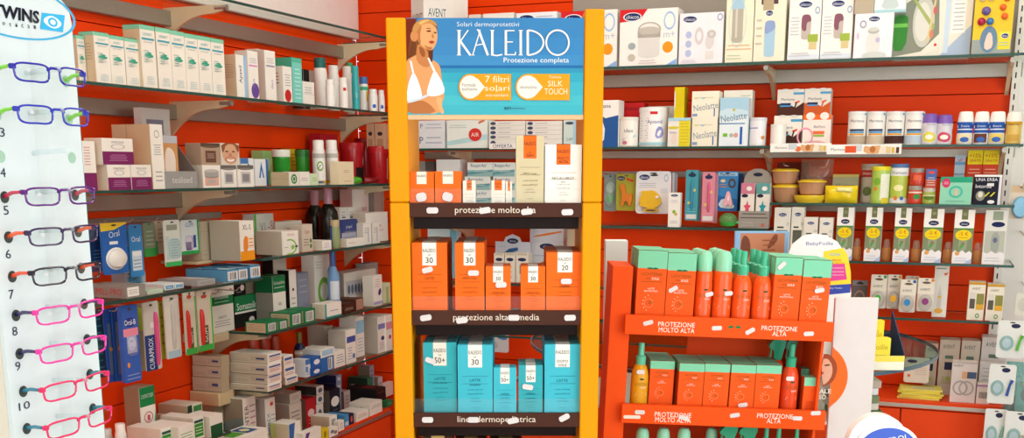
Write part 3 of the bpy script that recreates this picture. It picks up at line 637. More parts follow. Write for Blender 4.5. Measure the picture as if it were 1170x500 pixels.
OB(833.5, 861.5, 416.5, F2, .006, .04, 'short orange and mint carton with tag at its foot, third of four', '30', tg=(848.5, 462, .2), short=True, copies=2)
OB(862, 890.5, 417, F2, .006, .04, 'short orange and mint carton, right of four on the lower orange tray', '30', short=True, copies=2)
OC(892, 911.5, 392, F2, .01, 'spray', 'red orange spray bottle on the lower orange tray, with a white tag', body='p#e2481c', cap='p#2fa37c', tg=(900, 432, -.02))
B(OF, 917, 935, 431, F2, .02, .03, '#ef5c1e', 'tiny orange and mint carton at the right end of the lower orange tray', [r(0, .82, 1, 1, MINT), r(0, 0, 1, 1, MINT, 't'), r(0, .82, 1, 1, MINT, 'r'), r(.2, .3, .8, .5, '#d84a14')])
B(OF, 913, 922, 421, F2, .075, .03, '#d8440e', 'small dark orange carton standing behind the tiny orange one', [r(0, .85, 1, 1, '#5aa584'), r(0, 0, 1, 1, '#5aa584', 't')])
def trigger(x0, x1, top, z, s, lab):
    it = place(OF, x0, x1, top, z, s); R = it.w / 2; H = it.h
    v, f = lathe([(a * R, b * H) for a, b in [(0, 0), (.95, 0), (1, .02), (1, .55), (.8, .68), (.45, .72)]], 16, R)
    o = mk('trigger_bottle', v, f, 'p#e2481c', None, None, OF.M(it.a, z, s), True); tag(o, lab, 'bottle')
    v, f = prism(smooth_poly([(-R * .5, .71 * H), (R * .5, .71 * H), (R * .6, .82 * H), (R * .95, .93 * H), (R * .8, H), (-R * .2, H), (-R * 1.1, .93 * H), (-R * 1.2, .86 * H), (-R * .55, .85 * H)], 1), R * .55, R * 1.45)
    mk('trigger_head', v, f, 'p#2a9a74', None, o)
    v, f = prism([(-R * .9, .86 * H), (-R * .72, .86 * H), (-R * .85, .74 * H), (-R * 1.05, .73 * H)], R * .8, R * 1.2); mk('trigger', v, f, 'p#2a9a74', None, o)
trigger(879, 897, 386, F2, .085, 'red orange bottle with green trigger head, behind the right short carton')
trigger(897, 909, 386, F2, .105, 'red orange bottle with green trigger head at the back right of the lower orange tray')
for i, (x0, x1) in enumerate(((723.5, 741), (747.5, 764.5), (771, 788), (803, 819))):
    OC(x0, x1, 487.5, F3, .012 if i < 3 else .05, 'aero', f'can with pale mint domed cap, {ORD[i]} from left on the bottom orange tray', pr=False)
for i, (x0, x1) in enumerate(((823, 842), (845, 865))): trigger(x0, x1, 486, F3, .012, f'bottle with green trigger head, {["left", "right"][i]} one on the bottom orange tray')
for i, (x0, x1) in enumerate(((866, 880), (880, 894), (901, 914))):
    OC(x0, x1, 486, F3, .012, 'spray', f'bottle with green spray nozzle, {ORD[i]} from left on the bottom orange tray', cap='p#3fb58d', pr=False)
# ================================================================ eyeglass rack at the left
A3 = math.radians(3); EU = Vector((-math.sin(A3), math.cos(A3), 0)); EN = Vector((math.cos(A3), math.sin(A3), 0))
_d = FW * F + RT * (112 - CX) - CU * (400 - CY); EP = CAM + _d * (1.55 / _d.dot(HD)); EF = Fr((EP.x, EP.y, 0), EU, EN)
EW = 0 - EF.hit(6, 400)[0]
es = empty('eyeglass_rack', EF.M(-EW / 2, 0)); tag(es, 'white four-sided eyeglass rack with rounded header and handwritten numbers', 'display rack')
ex = lambda x, y, s=0.: (EF.hit(x, y, s)[0] + EW / 2, EF.hit(x, y, s)[1])
zh = ex(75, 18)[1]
RK = 'p#d2dde0'
topz = ex(40, -20)[1]
pts = [(-EW / 2, .02), (EW / 2, .02), (EW / 2, ex(88, 28)[1])]
hc = ex(88, 28)[1]
for k in range(1, 13):
    w = math.pi * k / 12 ; pts.append((EW / 2 * math.cos(w), hc + (topz - hc) * math.sin(w) ** .8))
v, f = prism(pts, 0, .006); mk('front_panel', v, f, RK, None, es)
g = G(); g.box(EW / 2, EW / 2 + .0012, 0, .006, .02, hc, 'p#3f8f8c', .0003); g.build('panel_edge', es)
for (a0, a1, y0_, y1_) in ((-EW / 2, -EW / 2 + .006, .0065, EW), (EW / 2 - .006, EW / 2, .0065, EW), (-EW / 2 + .0065, EW / 2 - .0065, EW - .006, EW)):
    g = G(); g.box(a0, a1, y0_, y1_, .02, hc - .03, 'p#dcd6c8', .001); g.build('side_panel', es)  # outer faces of the white rack, coloured beige for shade
v, f = lathe([(.0, 0), (.2, 0), (.2, .012), (.03, .019), (0, .019)], 24, EW / 2); mk('base_plate', v, f, 'p#cfcac0', None, es, None, True)
# clear vertical channel that carries the nose bars
g = G(); g.box(ex(52, 300)[0], ex(60, 300)[0], -.012, -.0005, .3, hc, 'h#ffffff', .002); g.build('clear_channel', es)
# header print
c0 = ex(18, 12); ea = ex(86, 24.5)[0] - c0[0]; eb = c0[1] - ex(18, 44)[1]
g = G(); n = 40
o_ = [(c0[0] + ea * math.cos(2 * math.pi * i / n), c0[1] + eb * math.sin(2 * math.pi * i / n)) for i in range(n)]; i_ = [(c0[0] + ea * .955 * math.cos(2 * math.pi * i / n), c0[1] + eb * .93 * math.sin(2 * math.pi * i / n)) for i in range(n)]
g.add([(x, -.0006, z) for x, z in o_ + i_], [[i, (i + 1) % n, n + (i + 1) % n, n + i] for i in range(n)], '#3fa9d6')
def rack_text(g, x0, x1, y, hpx, s, c, off=-.0008):
    q = ex((x0 + x1) / 2, y); aw = ex(x1, y)[0] - ex(x0, y)[0]; hh = ex((x0 + x1) / 2, y - hpx / 2)[1] - ex((x0 + x1) / 2, y + hpx / 2)[1]
    tv, tf, tw, th = text_geo(s, .035 if s == 'TWINS' else 0.); g.add([(q[0] + X * aw / tw + (.12 * Y * hh / th if s == 'TWINS' else 0), off, q[1] + Y * hh / th) for X, Y in tv], tf, c)
rack_text(g, -8, 44.5, 15.5, 15, 'TWINS', '#16182a'); rack_text(g, -8, 44.5, 15.5, 15, 'TWINS', '#16182a', -.001)
for k, ch in enumerate('optical'): rack_text(g, -4 + k * 7, -1.5 + k * 7, 26.5 + k * .75, 4, ch, '#3a3f4a')
sq = [ex(47.5, 14.5), ex(73.5, 17.5), ex(71.5, 37), ex(45.5, 33)]; g.add([(x, -.0008, z) for x, z in sq], [[0, 1, 2, 3]], '#38aee0')
q = ex(59.5, 25.5); k = ex(70, 26)[0] - q[0]; kz = q[1] - ex(59.5, 34)[1]
eye = [(q[0] - k * 1.1, q[1]), (q[0] - k * .5, q[1] + kz * .75), (q[0] + k * .3, q[1] + kz * .85), (q[0] + k * 1.1, q[1]), (q[0] + k * .4, q[1] - kz * .8), (q[0] - k * .4, q[1] - kz * .75)]
g.add([(x, -.001, z) for x, z in smooth_poly(eye, 2)], [list(range(24))], '#f4f8fa')
for rr, cc, oo in ((.62, '#38aee0', -.0012), (.34, '#f4f8fa', -.0014)):
    g.add([(q[0] + k * rr * .85 * math.cos(2 * math.pi * i / 16), oo, q[1] + kz * rr * math.sin(2 * math.pi * i / 16)) for i in range(16)], [list(range(16))], cc)
g.build('header_print', es)
for (s, x, y) in (('3', 2, 151), ('4', 3, 197), ('5', 6.5, 240), ('6', 9, 290), ('7', 12.5, 336), ('8', 16.5, 378), ('9', 20, 418)): g = G(); rack_text(g, x - 3, x + 3, y, 10.5, s, '#33384a'); g.build('handwritten_number', es)
g = G(); rack_text(g, 21, 34, 463, 9, '10', '#33384a'); g.build('handwritten_number', es)
# rows of holes and glasses; everything repeats at one pitch up the panel
rowz = lambda y: ex(45, y)[1]
zr3, zr9 = rowz(223), rowz(484); PIT = (zr3 - zr9) / 6
hl = ex(5, 224); hr = ex(92, 299)[0]
hole = None
def disc(name, a, z, rr, key, parent, y=-.0007, mesh=None):
    if mesh is None:
        v = [(rr * math.cos(2 * math.pi * i / 18), 0, rr * math.sin(2 * math.pi * i / 18)) for i in range(18)] + [(rr * math.cos(2 * math.pi * i / 18), .0006, rr * math.sin(2 * math.pi * i / 18)) for i in range(18)]
        o = mk(name, v, [list(range(18)), list(range(18, 36))[::-1]] + [[(i + 1) % 18, i, 18 + i, 18 + (i + 1) % 18] for i in range(18)], key, None, parent)
    else: o = bpy.data.objects.new(name, mesh); COL.objects.link(o); o.parent = parent
    o.location = (a, y, z); return o
hm = None
for k in range(10):
    z = zr3 + PIT * (3 - k)
    for a in (hl[0], hr):
        key = hm if k >= 3 else None
        o = disc('hole', a, z - .001, .0075, 'p#3c4442' if k > 2 else 'p#9fc3ae', es, mesh=hm if k > 3 else None)
        if k == 3: hm = o.data
    # clear nose bar
    v, f = tube([(ex(78, 225, -.05)[0] + dx, -.001 - .045 * j, z + .004 + .003 * j) for j, dx in ((0, 0), (.5, 0), (1, 0), (1.15, 0))], .0035, 6); mk('clear_peg', v, f, 'c#eef6f8', None, es, None, True)
# glasses
GO = .05
gl0 = EF.hit(33.5, 224, -GO)[0]; gl1 = EF.hit(111.5, 224, -GO)[0]; GW = gl1 - gl0
LH = (EF.hit(50, 214.5, -GO)[1] - EF.hit(50, 234, -GO)[1])
frames = [(0, 'p#2a2aa0', 'p#7fd22a', 'blue framed glasses with lime temples in the topmost row of the rack'), (1, 'p#2c35b0', 'p#7fd22a', 'blue framed glasses with lime temples in the second row of the rack'),
          (3, 'p#5a1a78', 'p#c41f45', 'purple framed glasses with crimson temples above the number 5'), (4, 'p#33204e', 'p#f05a22', 'dark violet framed glasses with orange temples above the number 6'),
          (5, 'p#221c30', 'p#f0502a', 'black framed glasses with orange red temples above the number 7'), (6, 'p#e0359a', 'p#2a1e5a', 'bright pink framed glasses with navy temples, upper of two pink pairs'),
          (7, 'p#e03a9c', 'p#2a1e5a', 'bright pink framed glasses with navy temples, lower of two pink pairs'), (8, 'p#dd2a62', 'p#2a7f98', 'crimson framed glasses with teal temples above the number 10'),
          (9, 'p#d92a60', 'p#2a7f98', 'crimson framed glasses with teal temples in the lowest row in view')]
LWD = GW * .425
def lens_loop(cx, sgn, m=1., n=24):
    o = []
    for i in range(n):
        w = 2 * math.pi * i / n; c, s_ = math.cos(w), math.sin(w); k = 3.2
        x = abs(c) ** (2 / k) * math.copysign(1, c) * LWD / 2 * m; z = abs(s_) ** (2 / k) * math.copysign(1, s_) * LH / 2 * m
        x *= 1 + .05 * (z / (LH / 2)); z -= .05 * abs(x) * (1 if z < 0 else -.3)
        X = cx + x; o.append((X, 1.4 * X * X, z))
    return o
for (k, fc, tc, lab) in frames:
    z = zr3 + PIT * (3 - k) ; M = EF.M((gl0 + gl1) / 2, z, -GO)
    o = empty('eyeglasses', M); tag(o, lab, 'glasses', 'reading glasses on the rack')
    cxs = GW / 2 - LWD / 2
    g = G()
    for sg in (-1, 1): g.add(*tube(lens_loop(sg * cxs, sg), .0014, 6, True), fc)
    g.add(*tube([(-cxs + LWD * .46, .0004, LH * .22), (-.006, 0, LH * .36), (.006, 0, LH * .36), (cxs - LWD * .46, .0004, LH * .22)], .0019, 6), fc)
    for sg in (-1, 1): g.box(min(sg * (GW / 2 - .004), sg * (GW / 2 + .003)), max(sg * (GW / 2 - .004), sg * (GW / 2 + .003)), 1.4 * (GW / 2) ** 2 - .001, 1.4 * (GW / 2) ** 2 + .006, LH * .12, LH * .42, fc, .001)
    g.build('front_frame', o, None, True)
    for sg in (-1, 1):
        lp = lens_loop(sg * cxs, sg, .98); mk('lens', lp + [(x, y + .0012, zz) for x, y, zz in lp], [list(range(24)), list(range(24, 48))[::-1]] + [[(i + 1) % 24, i, 24 + i, 24 + (i + 1) % 24] for i in range(24)], 'g#fcfefe', None, o)
    hz_ = LH * .28
    for sg, ha in ((-1, hl[0] - EW / 2), (1, hr - EW / 2)):
        hx = ha - (gl0 + gl1) / 2
        y0_ = 1.4 * (GW / 2) ** 2 + .006
        v, f = tube([(sg * (GW / 2 + .001), y0_, hz_), (sg * (GW / 2 + .001) * .6 + hx * .4, y0_ + .018, hz_ - .001), (hx, GO - .0008, 0)], [.0022, .0026, .0028], 6); mk('temple', v, f, tc, None, o, None, True)
    v = [( -cxs - .008 + .0045 * math.cos(a * .5), 1.4 * (cxs + .008) ** 2 - .0016, LH * .12 + .0022 * math.sin(a * .5)) for a in range(13)]; mk('power_sticker', v, [list(range(13))], '#c9ccd2', None, o)

# ================================================================ round glass table and what stands on it
TZ = 1.015; TC = Vector((-.60, 3.50, 0)); TR = .635
tb = empty('round_table', Matrix.Translation(TC)); tag(tb, 'round two-tier glass table behind the orange display', 'table')
v, f = lathe([(0, TZ - .012), (TR - .004, TZ - .012), (TR - .004, TZ), (0, TZ)], 64); mk('glass_top', v, f, 'g#d6ebe6', None, tb, None, True)
v, f = lathe([(TR - .0035, TZ - .012), (TR, TZ - .011), (TR, TZ - .001), (TR - .0035, TZ)], 64); f = f[:-2]; mk('glass_rim', v, f, 'p#4a6470', None, tb, None, True)
v, f = lathe([(0, .835), (.47, .835), (.47, .845), (0, .845)], 48); mk('lower_tier', v, f, 'p#d8d6d0', None, tb, None, True)
v, f = lathe([(0, 0), (.25, 0), (.25, .015), (.035, .03), (.03, .834), (0, .834)], 24); mk('pedestal', v, f, 'm#b8b6b0', None, tb, None, True)
v, f = lathe([(0, .846), (.03, .846), (.03, .985), (.08, 1.002), (0, 1.002)], 24); mk('post', v, f, 'm#b8b6b0', None, tb, None, True)
TF = Fr(HD * 3.05, RT, -HD)       # cards on the table face the camera
def sheet(fr, x0, x1, top, z, s, d, c, label, pr=(), cat='card', nm='card', yaw=0): return B(fr, x0, x1, top, z, s, d, c, label, pr, cat, nm, yaw, None, .0006)
# header with round top on the carton display of yellow packs
BFm = Fr(HD * 3.0, RT, -HD)
it2 = It(); it2.fr = BFm; it2.s = 0; it2.a0 = BFm.hit(897, 340)[0]; it2.a1 = BFm.hit(972, 340)[0]; it2.z = TZ; it2.w = it2.a1 - it2.a0; it2.h = BFm.hit(935, 266.5)[1] - TZ
fd = empty('carton_display', BFm.M((it2.a0 + it2.a1) / 2, TZ)); tag(fd, 'carton display with round white, yellow, pink and blue header on the glass table', 'display box')
def loc2(pts): return [((u - .5) * it2.w, v * it2.h) for u, v in uvp(it2, pts)]
hd_ = loc2([(899, 412), (966, 412), (972.5, 335), (971, 310), (966, 290), (957, 276), (944, 268.5), (931, 266.5), (917, 269.5), (905, 279), (899, 295)])
v, f = prism(hd_[::-1] if False else [(x, max(z, .0)) for x, z in hd_], 0, .004); mk('header_card', v, f, '#f3f4f2', None, fd)
g = G()
def flat2(pts, c, off): q = loc2(pts); g.add([(x, -off, z) for x, z in q], [list(range(len(q)))], c)
flat2([(941, 287), (963, 283), (968.5, 291), (972, 310), (972.3, 324), (940, 326)], '#f3dc3e', .0004)
flat2([(940, 302), (965, 301), (967.5, 319), (940, 322)], '#e04a9c', .0007); flat2([(940, 326), (972.2, 324), (971.5, 334), (940, 337)], '#3a4fae', .0006)
for (x0, x1, y, h, s, c) in ((921, 952, 278.5, 5, 'BabyFoille', '#7c86b8'), (948, 960, 290, 4, 'latte', '#7fc3d8'), (947, 961, 297, 2.6, 'IN OMAGGIO', '#d8552a'), (947, 965, 300.5, 2.2, 'BAGNETTO', '#d8552a'), (944, 964, 306, 2.2, 'prevenzione', '#f7d9ea'), (944, 964, 310, 2, 'arrossamenti', '#f7d9ea'), (944, 964, 314, 2, 'protezione', '#f7d9ea'), (945, 962, 329, 2.2, 'Baby Foille', '#dfe4f4')):
    tv, tf, tw, th = text_geo(s); q = loc2([(x0, y), (x1, y), ((x0 + x1) / 2, y - h / 2), ((x0 + x1) / 2, y + h / 2)]); sx = (q[1][0] - q[0][0]) / tw; sy = (q[2][1] - q[3][1]) / th; mx_ = (q[0][0] + q[1][0]) / 2; mz = (q[2][1] + q[3][1]) / 2
    g.add([(mx_ + X * sx, -.001, mz + Y * sy) for X, Y in tv], tf, c)
g.build('header_print', fd)
# stepped yellow packs in a navy tray, right of the poster
g = G(); q0 = loc2([(965, 405), (1024.5, 405)]); xa, xb = q0[0][0], q0[1][0]
g.box(xa, xb, -.055, -.051, .0005, .038, '#3a4560', .0005); g.box(xa, xb, .066, .07, .0005, .085, '#3a4560', .0005); v, f = prism([(-.0555, .0005), (.066, .0005), (.066, .15), (-.0555, .045)], xb, xb + .003); v = [(b, a, c) for a, b, c in v]; g.add(v, f, '#33405e'); g.build('tray', fd)
g = G(); g.box(xa, xb + .002, -.057, -.0552, .0005, .04, '#f4f2dc', .0004); g.box(xa, xb + .002, -.0574, -.0571, .024, .04, '#eedf5a', .0001); g.build('tray_front', fd)
for i, (x1, yt, s_, c) in enumerate(((1024, 386, -.048, '#efe04a'), (1012, 366, -.015, '#ecd93a'), (998, 350, .02, '#f0e25a'), (985, 341, .052, '#f3ea8a'))):
    B(BFm, 962, min(x1 - 3, 1017), yt, TZ, s_, .028, c, f'yellow ointment pack, {["front", "second", "third", "rearmost"][i]} in the stepped carton display', [t(.8, .72, .16, 'foille', '#b9a11c', .3), l(.5, .3, .95, .5, 2, '#cbb62c')])
# photo header card with blue edges behind the orange display
B(Fr(HD * 3.1, RT, -HD), 837, 898, 264, TZ, 0, .012, '#8fc0ea', 'blue edged photo card showing a close-up face, behind the orange display', [p([(.09, 0), (.91, 0), (.92, .985), (.1, .985)], '#c58a68'), p([(.1, .75), (.3, .8), (.28, .95), (.12, .98)], '#7a4a38', sm=2), p([(.62, .86), (.8, .93), (.78, .985), (.7, .97), (.6, .88)], '#8a5240', sm=2), p([(.12, .5), (.5, .62), (.85, .55), (.9, .7), (.5, .78), (.14, .68)], '#d49c7c', sm=2), l(.5, .84, .75, .95, 3, '#9a6248')], 'card', 'photo_card')
B(Fr(HD * 3.05, RT, -HD), 691, 716, 274.5, TZ, 0, .05, '#dfeeea', 'pale card box with a peach corner left of the orange display', [p([(.35, 0), (1, .5), (1, 0)], '#eda78a'), p([(.2, 0), (.95, .62), (1, .6), (1, .5), (.35, 0)], '#e9c9b8')])
# white panel poster with orange disc
PF = Fr(HD * 2.70, RT, -HD)
pc = B(PF, 938.5, 986, 340, 0, 0, .012, '#d9d2d0', 'tall pale poster board with an orange disc and a face, beside the orange display', cat='poster', nm='poster_board')
pp = lambda pts: uvp(pc, pts)
c0 = pp([(928, 431)])[0]; cr = pp([(968.5, 431)])[0][0] - c0[0]; cz = cr * pc.w / pc.h
PR = []
def disc_clip(cu, cv, ru, rv, c, n=40):
    o = [(max(.004, cu + ru * math.cos(2 * math.pi * i / n)), cv + rv * math.sin(2 * math.pi * i / n)) for i in range(n)]; return p(o, c)
PR += [disc_clip(c0[0], c0[1], cr, cz, '#ee6a26')]
PR += [p(pp([(939, 404), (948, 404), (955, 412), (957, 421), (954, 432), (949, 438), (941, 441), (939, 441)]), '#9a4a2c', sm=1), p(pp([(939, 410), (946, 409), (951, 417), (951, 428), (945, 437), (939, 440)]), '#dba68c', sm=1),
       p(pp([(941, 416.5), (947, 415.5), (949, 417), (943, 418)]), '#6a3826'), p(pp([(939, 425), (940.5, 424), (941, 426.5), (938, 428)]), '#b04a3a'),
       t(*pp([(942, 446.5)])[0], pp([(940, 444)])[0][1] - pp([(940, 449)])[0][1], 'IALE', '#fdf4ea', -(pp([(951, 446)])[0][0] - pp([(936, 446)])[0][0])), t(*pp([(939.5, 453)])[0], pp([(940, 450.5)])[0][1] - pp([(940, 455.5)])[0][1], 'SO', '#fdf4ea', -(pp([(944, 446)])[0][0] - pp([(936, 446)])[0][0]))]
add_print(pc.o, PR, pc.w, .012, pc.h)
# leaflets on the lower tier
lt = Fr(HD * 3.0, RT, -HD)
zz = .8455
for i, (c, lab, x1) in enumerate((('#56704a', 'green edged magazine at the bottom of the leaflet pile', 1003), ('#d8d4c8', 'pale magazine second from the bottom of the leaflet pile', 1000), ('#7d8f6a', 'green photo leaflet in the middle of the leaflet pile', 998), ('#e9ebee', 'white folded leaflet near the top of the leaflet pile', 997), ('#c9b8a8', 'brown photo leaflet on top of the leaflet pile', 998))):
    a0 = lt.hit(955, 450, .1)[0]; a1 = lt.hit(x1 + (9, 4, 8, 5, 9)[i], 450, .1)[0]; g = G(); g.box(-(a1 - a0) / 2, (a1 - a0) / 2, 0, .12, 0, .022, c, .002); o = g.build('magazine', None, lt.M((a0 + a1) / 2, zz, .1, (-6, 4, -3, 7, -2)[i], .12)); tag(o, lab, 'magazine'); zz += .0222
# round white and blue sign on a post, near the lower edge
RF = Fr(HD * 2.3, RT, -HD)
ca = RF.hit(1010, 520); rr = RF.hit(1048, 520)[0] - ca[0]
rs = empty('round_sign', RF.M(ca[0], 0)); tag(rs, 'round white sign with blue oval and white lettering at the lower edge', 'sign')
def ell(a, b, cx, cz, y0_, y1_): return prism([(cx + a * math.cos(2 * math.pi * i / 40), cz + b * math.sin(2 * math.pi * i / 40)) for i in range(40)], y0_, y1_)
ct = RF.hit(1010, 476)[1]; zc = ct - rr * .92
mk('disc', *ell(rr * .9, rr * .9, -.014, zc + .006, .002, .03), 'p#f4f4f4', None, rs); mk('face', *ell(rr, rr * .82, .004, zc - rr * .1, -.004, .0015), 'p#f4f4f6', None, rs); mk('blue_oval', *ell(rr * .88, rr * .7, .006, zc - rr * .1, -.0055, -.0042), '#4a68c8', None, rs)
g = G(); tv, tf, tw, th = text_geo('CONTROL'); sc = rr * 1.25 / tw; cr_, sr_ = math.cos(.22), math.sin(.22); g.add([(.004 + X * sc * cr_ - Y * sc * sr_, -.006, zc + rr * .2 + X * sc * sr_ + Y * sc * cr_) for X, Y in tv], tf, '#f4f6fa'); g.build('lettering', rs)
g = G(); g.add(*tube([(0, .016, .02), (0, .016, zc - rr * .6)], .012, 10), 'm#b8b8b8'); g.build('post', rs); g = G(); g.box(-.12, .12, -.08, .12, 0, .02, 'm#b0b0b0'); g.build('foot', rs)
# ================================================================ left wall, shelf with green banded cartons
SD = '#d9c6a4'   # carton flank tone with warm dim light put into it
def side(c=SD): return [r(0, 0, 1, 1, c, 'l')]  # left flank fill; on white cartons it paints the warm dimness
def aqua(h): return [r(0, .93, 1, 1, '#86d0b0'), r(0, .93, 1, 1, '#86d0b0', 'l'), r(0, 0, 1, 1, '#86d0b0', 't'), t(.5, .86, .045, 'LENIRIT', '#8fc3c4', .8), r(.08, .77, .92, .8, '#4aa6b8'), l(.2, .72, .8, .75, 1, '#9aa8a8'), e(.5, .52, .3, .03, '#3aa88a'), e(.5, .56, .18, .02, '#3aa88a'), l(.14, .4, .5, .62, 5, '#9fc3b8'), l(.2, .42, .75, .47, 2, '#a8a8a4'), l(.22, .06, .8, .2, 4, '#b3cfd4')]
FL = lambda c='#b7a587': [l(.15, .45, .85, .8, 6, c, 'l')]
CAMB = '#f2ede2'
for i, (x0, x1, tp) in enumerate(((89, 97.5, 41), (108.5, 125.5, 37.5), (126, 142.5, 41.5), (143.5, 160, 44.5))):
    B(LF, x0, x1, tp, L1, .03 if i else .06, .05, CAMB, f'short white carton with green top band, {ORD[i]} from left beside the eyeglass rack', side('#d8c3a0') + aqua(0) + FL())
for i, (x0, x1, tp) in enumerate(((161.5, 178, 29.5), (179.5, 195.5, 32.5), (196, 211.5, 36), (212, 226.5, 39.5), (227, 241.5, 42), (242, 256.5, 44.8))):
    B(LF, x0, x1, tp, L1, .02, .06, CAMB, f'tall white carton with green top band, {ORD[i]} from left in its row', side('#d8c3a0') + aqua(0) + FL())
B(LF, 270, 282, 63, L1, .03, .05, W, 'white carton with vertical lettering and a pale blue edge', side() + [t(.42, .55, .34, 'Apaxil', '#2c3350', .7, rot=90), r(.72, 0, 1, 1, '#9cc4ea'), FL()[0]])
B(LF, 283.5, 295, 58.5, L1, .022, .05, W, 'white carton with pink stripe and purple oval', side('#d6cbc0') + [r(.1, .68, .9, .71, '#d67ac0'), e(.62, .18, .38, .16, '#6a4c9a'), t(.5, .34, .22, 'duo', '#8a7ab8', .5, rot=90), l(.15, .74, .85, .86, 3, '#a8a8b0')])
B(LF, 295, 302.5, 56.5, L1, .09, .05, W2, 'white carton standing behind the two purple printed cartons', [l(.15, .5, .85, .86, 5, '#a8a8a8')])
B(LF, 303, 315, 58, L1, .03, .05, W, 'white carton with grey stripe and vertical lettering', side('#d6cbc0') + [r(.12, .68, .9, .71, '#8f92b0'), t(.6, .34, .22, 'duo', '#a08ac0', .5, rot=90), l(.15, .74, .85, .86, 3, '#a8a8b0')])
B(LF, 323.5, 333.5, 76, L1, .03, .05, W, 'small white carton with a red oval at its foot', side('#e6ded2') + [e(.5, .2, .36, .17, '#c82a2a'), l(.2, .45, .85, .8, 5, '#9aa0a4'), l(.1, .5, .7, .85, 4, '#c84a3a', 'l')])
B(LF, 334, 345, 66.5, L1, .05, .07, '#7fd8cc', 'aqua carton with darker green flank', [r(0, 0, 1, 1, '#4fae8e', 'l'), r(0, 0, 1, 1, '#5cb898', 't'), r(0, .9, 1, 1, '#5cc0a6'), l(.2, .1, .85, .8, 8, '#c8f0ea')])
B(LF, 347, 360, 80, L1, .18, .05, '#e4e0d8', 'small black and white carton behind the teal capped bottle', [r(0, 0, .5, 1, '#2c2624'), r(0, 0, 1, 1, '#1c1816', 'l')])
B(LF, 346, 359, 93.5, L1, .05, .05, W, 'small white carton below the black and white one', [l(.15, .5, .8, .8, 3, '#a0a0a8'), r(0, .47, 1, .49, '#c4c0b4')])
C(LF, 358.5, 374, 66.5, L1, .1, 'p#eceae4', 'p#17645f', 'white bottle with dark teal cap', [l(.3, .1, .7, .3, 3, '#d05a7a', 'c'), r(.3, .4, .7, .43, '#9bb0b0', 'c')], 'wide', yaw=40)
C(LF, 374.5, 388, 75, L1, .12, 'p#f0eee8', 'p#f2f0ea', 'white bottle with wide white cap, behind a shorter one', [l(.25, .2, .75, .5, 4, '#7fcab0', 'c')], 'wide')
C(LF, 372, 382.5, 91, L1, .015, 'p#f2efe9', 'p#f2efe9', 'short white bottle in front of the wide capped one', [l(.25, .15, .75, .5, 3, '#9cd8c0', 'c')], 'wide')
C(LF, 391, 402.5, 76, L1, .12, 'p#efece6', 'p#f4f2ec', 'white bottle with tall white cap left of the teal bottle', [l(.25, .2, .75, .5, 4, '#b0b0c0', 'c')], 'wide')
C(LF, 387, 397.5, 89, L1, .03, 'p#f3f0ea', 'p#f3f0ea', 'white bottle with a small red square logo', [r(.42, .58, .66, .68, '#d03a34', 'c'), l(.25, .15, .75, .5, 4, '#8a7ab0', 'c')], 'wide')
C(LF, 396, 405, 72, L1, .2, 'p#e8e8e0', 'p#3fae72', 'bottle with a green cap behind the teal bottle', (), 'wide')
C(LF, 402, 410.5, 75.5, L1, .05, 'p#2fb0b4', 'p#2fb0b4', 'slim teal bottle with matching cap', [t(.5, .35, .14, 'BODY', '#d8f0f0', .6, 'c', 90)], 'wide')
C(LF, 411, 421, 88, L1, .07, 'p#eef0ee', 'p#3a7ab8', 'white bottle with blue cap and green label', [r(.1, .62, .9, .72, '#4ab88a', 'c'), r(.62, .3, .85, .6, '#e8c83a', 'c')], 'wide')
for i, (x0, x1, tp) in enumerate(((421.5, 431.5, 102), (432, 439.5, 103))): C(LF, x0, x1, tp, L1, .02, 'p#f2f1ed', 'p#eeede8', f'short white bottle with a blue drop, {["left", "right"][i]} one at the end of its shelf', [e(.5, .25, .16, .09, '#3a6ac0', 'c')], 'wide')
# ================================================================ left wall, shelf with face creams
def purp(v=.5): return [r(0, 0, 1, v, '#7d2a62'), l(.2, v * .25, .8, v * .8, 4, '#c48ab4'), t(.5, v + .35, .08, 'SOMATOLINE', '#8a8a90', .5), ring(.5, v + .18, .22, .1, .85, '#b0aeb4')]
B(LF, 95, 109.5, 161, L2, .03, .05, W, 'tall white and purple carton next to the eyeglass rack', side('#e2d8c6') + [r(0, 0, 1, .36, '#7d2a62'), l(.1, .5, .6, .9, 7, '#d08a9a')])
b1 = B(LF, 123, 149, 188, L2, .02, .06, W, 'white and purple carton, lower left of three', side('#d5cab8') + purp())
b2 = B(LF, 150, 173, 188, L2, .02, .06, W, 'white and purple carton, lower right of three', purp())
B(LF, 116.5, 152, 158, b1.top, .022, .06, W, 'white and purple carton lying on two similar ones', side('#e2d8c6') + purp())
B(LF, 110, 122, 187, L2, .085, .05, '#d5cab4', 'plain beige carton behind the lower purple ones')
B(LF, 173, 187, 142, L2, .02, .14, W, 'tall white serum carton with flank tinted for warm shade', side('#cdb592') + [l(.2, .52, .8, .7, 5, '#8a8a8c'), ring(.5, .85, .2, .06, .8, '#9a9a9a'), l(.2, .1, .8, .3, 3, '#a8a8a8'), r(.38, 0, .4, 1, '#b39a76', 'l')])  # left flank painted tan for the warm, dim light on it
B(LF, 164, 196, 124, L2, .18, .03, '#dcdcd8', 'grey and white display header behind the serum carton', [r(.15, .62, .75, .86, '#8c8ca0'), l(.2, .1, .8, .5, 4, '#bcbcbc'), l(.22, .66, .7, .82, 3, '#c4c4d0')], 'card', 'display_header')
dt = empty('display_tray', LF.M(LF.hit(207.5, 205, .015)[0], L2, .015)); tag(dt, 'grey counter tray with a face picture and pale lettering', 'display tray')
ta = LF.hit(189.5, 206, .015)[0] - LF.hit(207.5, 205, .015)[0]; tbb = LF.hit(226, 206, .015)[0] - LF.hit(207.5, 205, .015)[0]; tz = LF.hit(207, 195.5, .015)[1] - L2; tz2 = LF.hit(202, 157, .015)[1] - L2
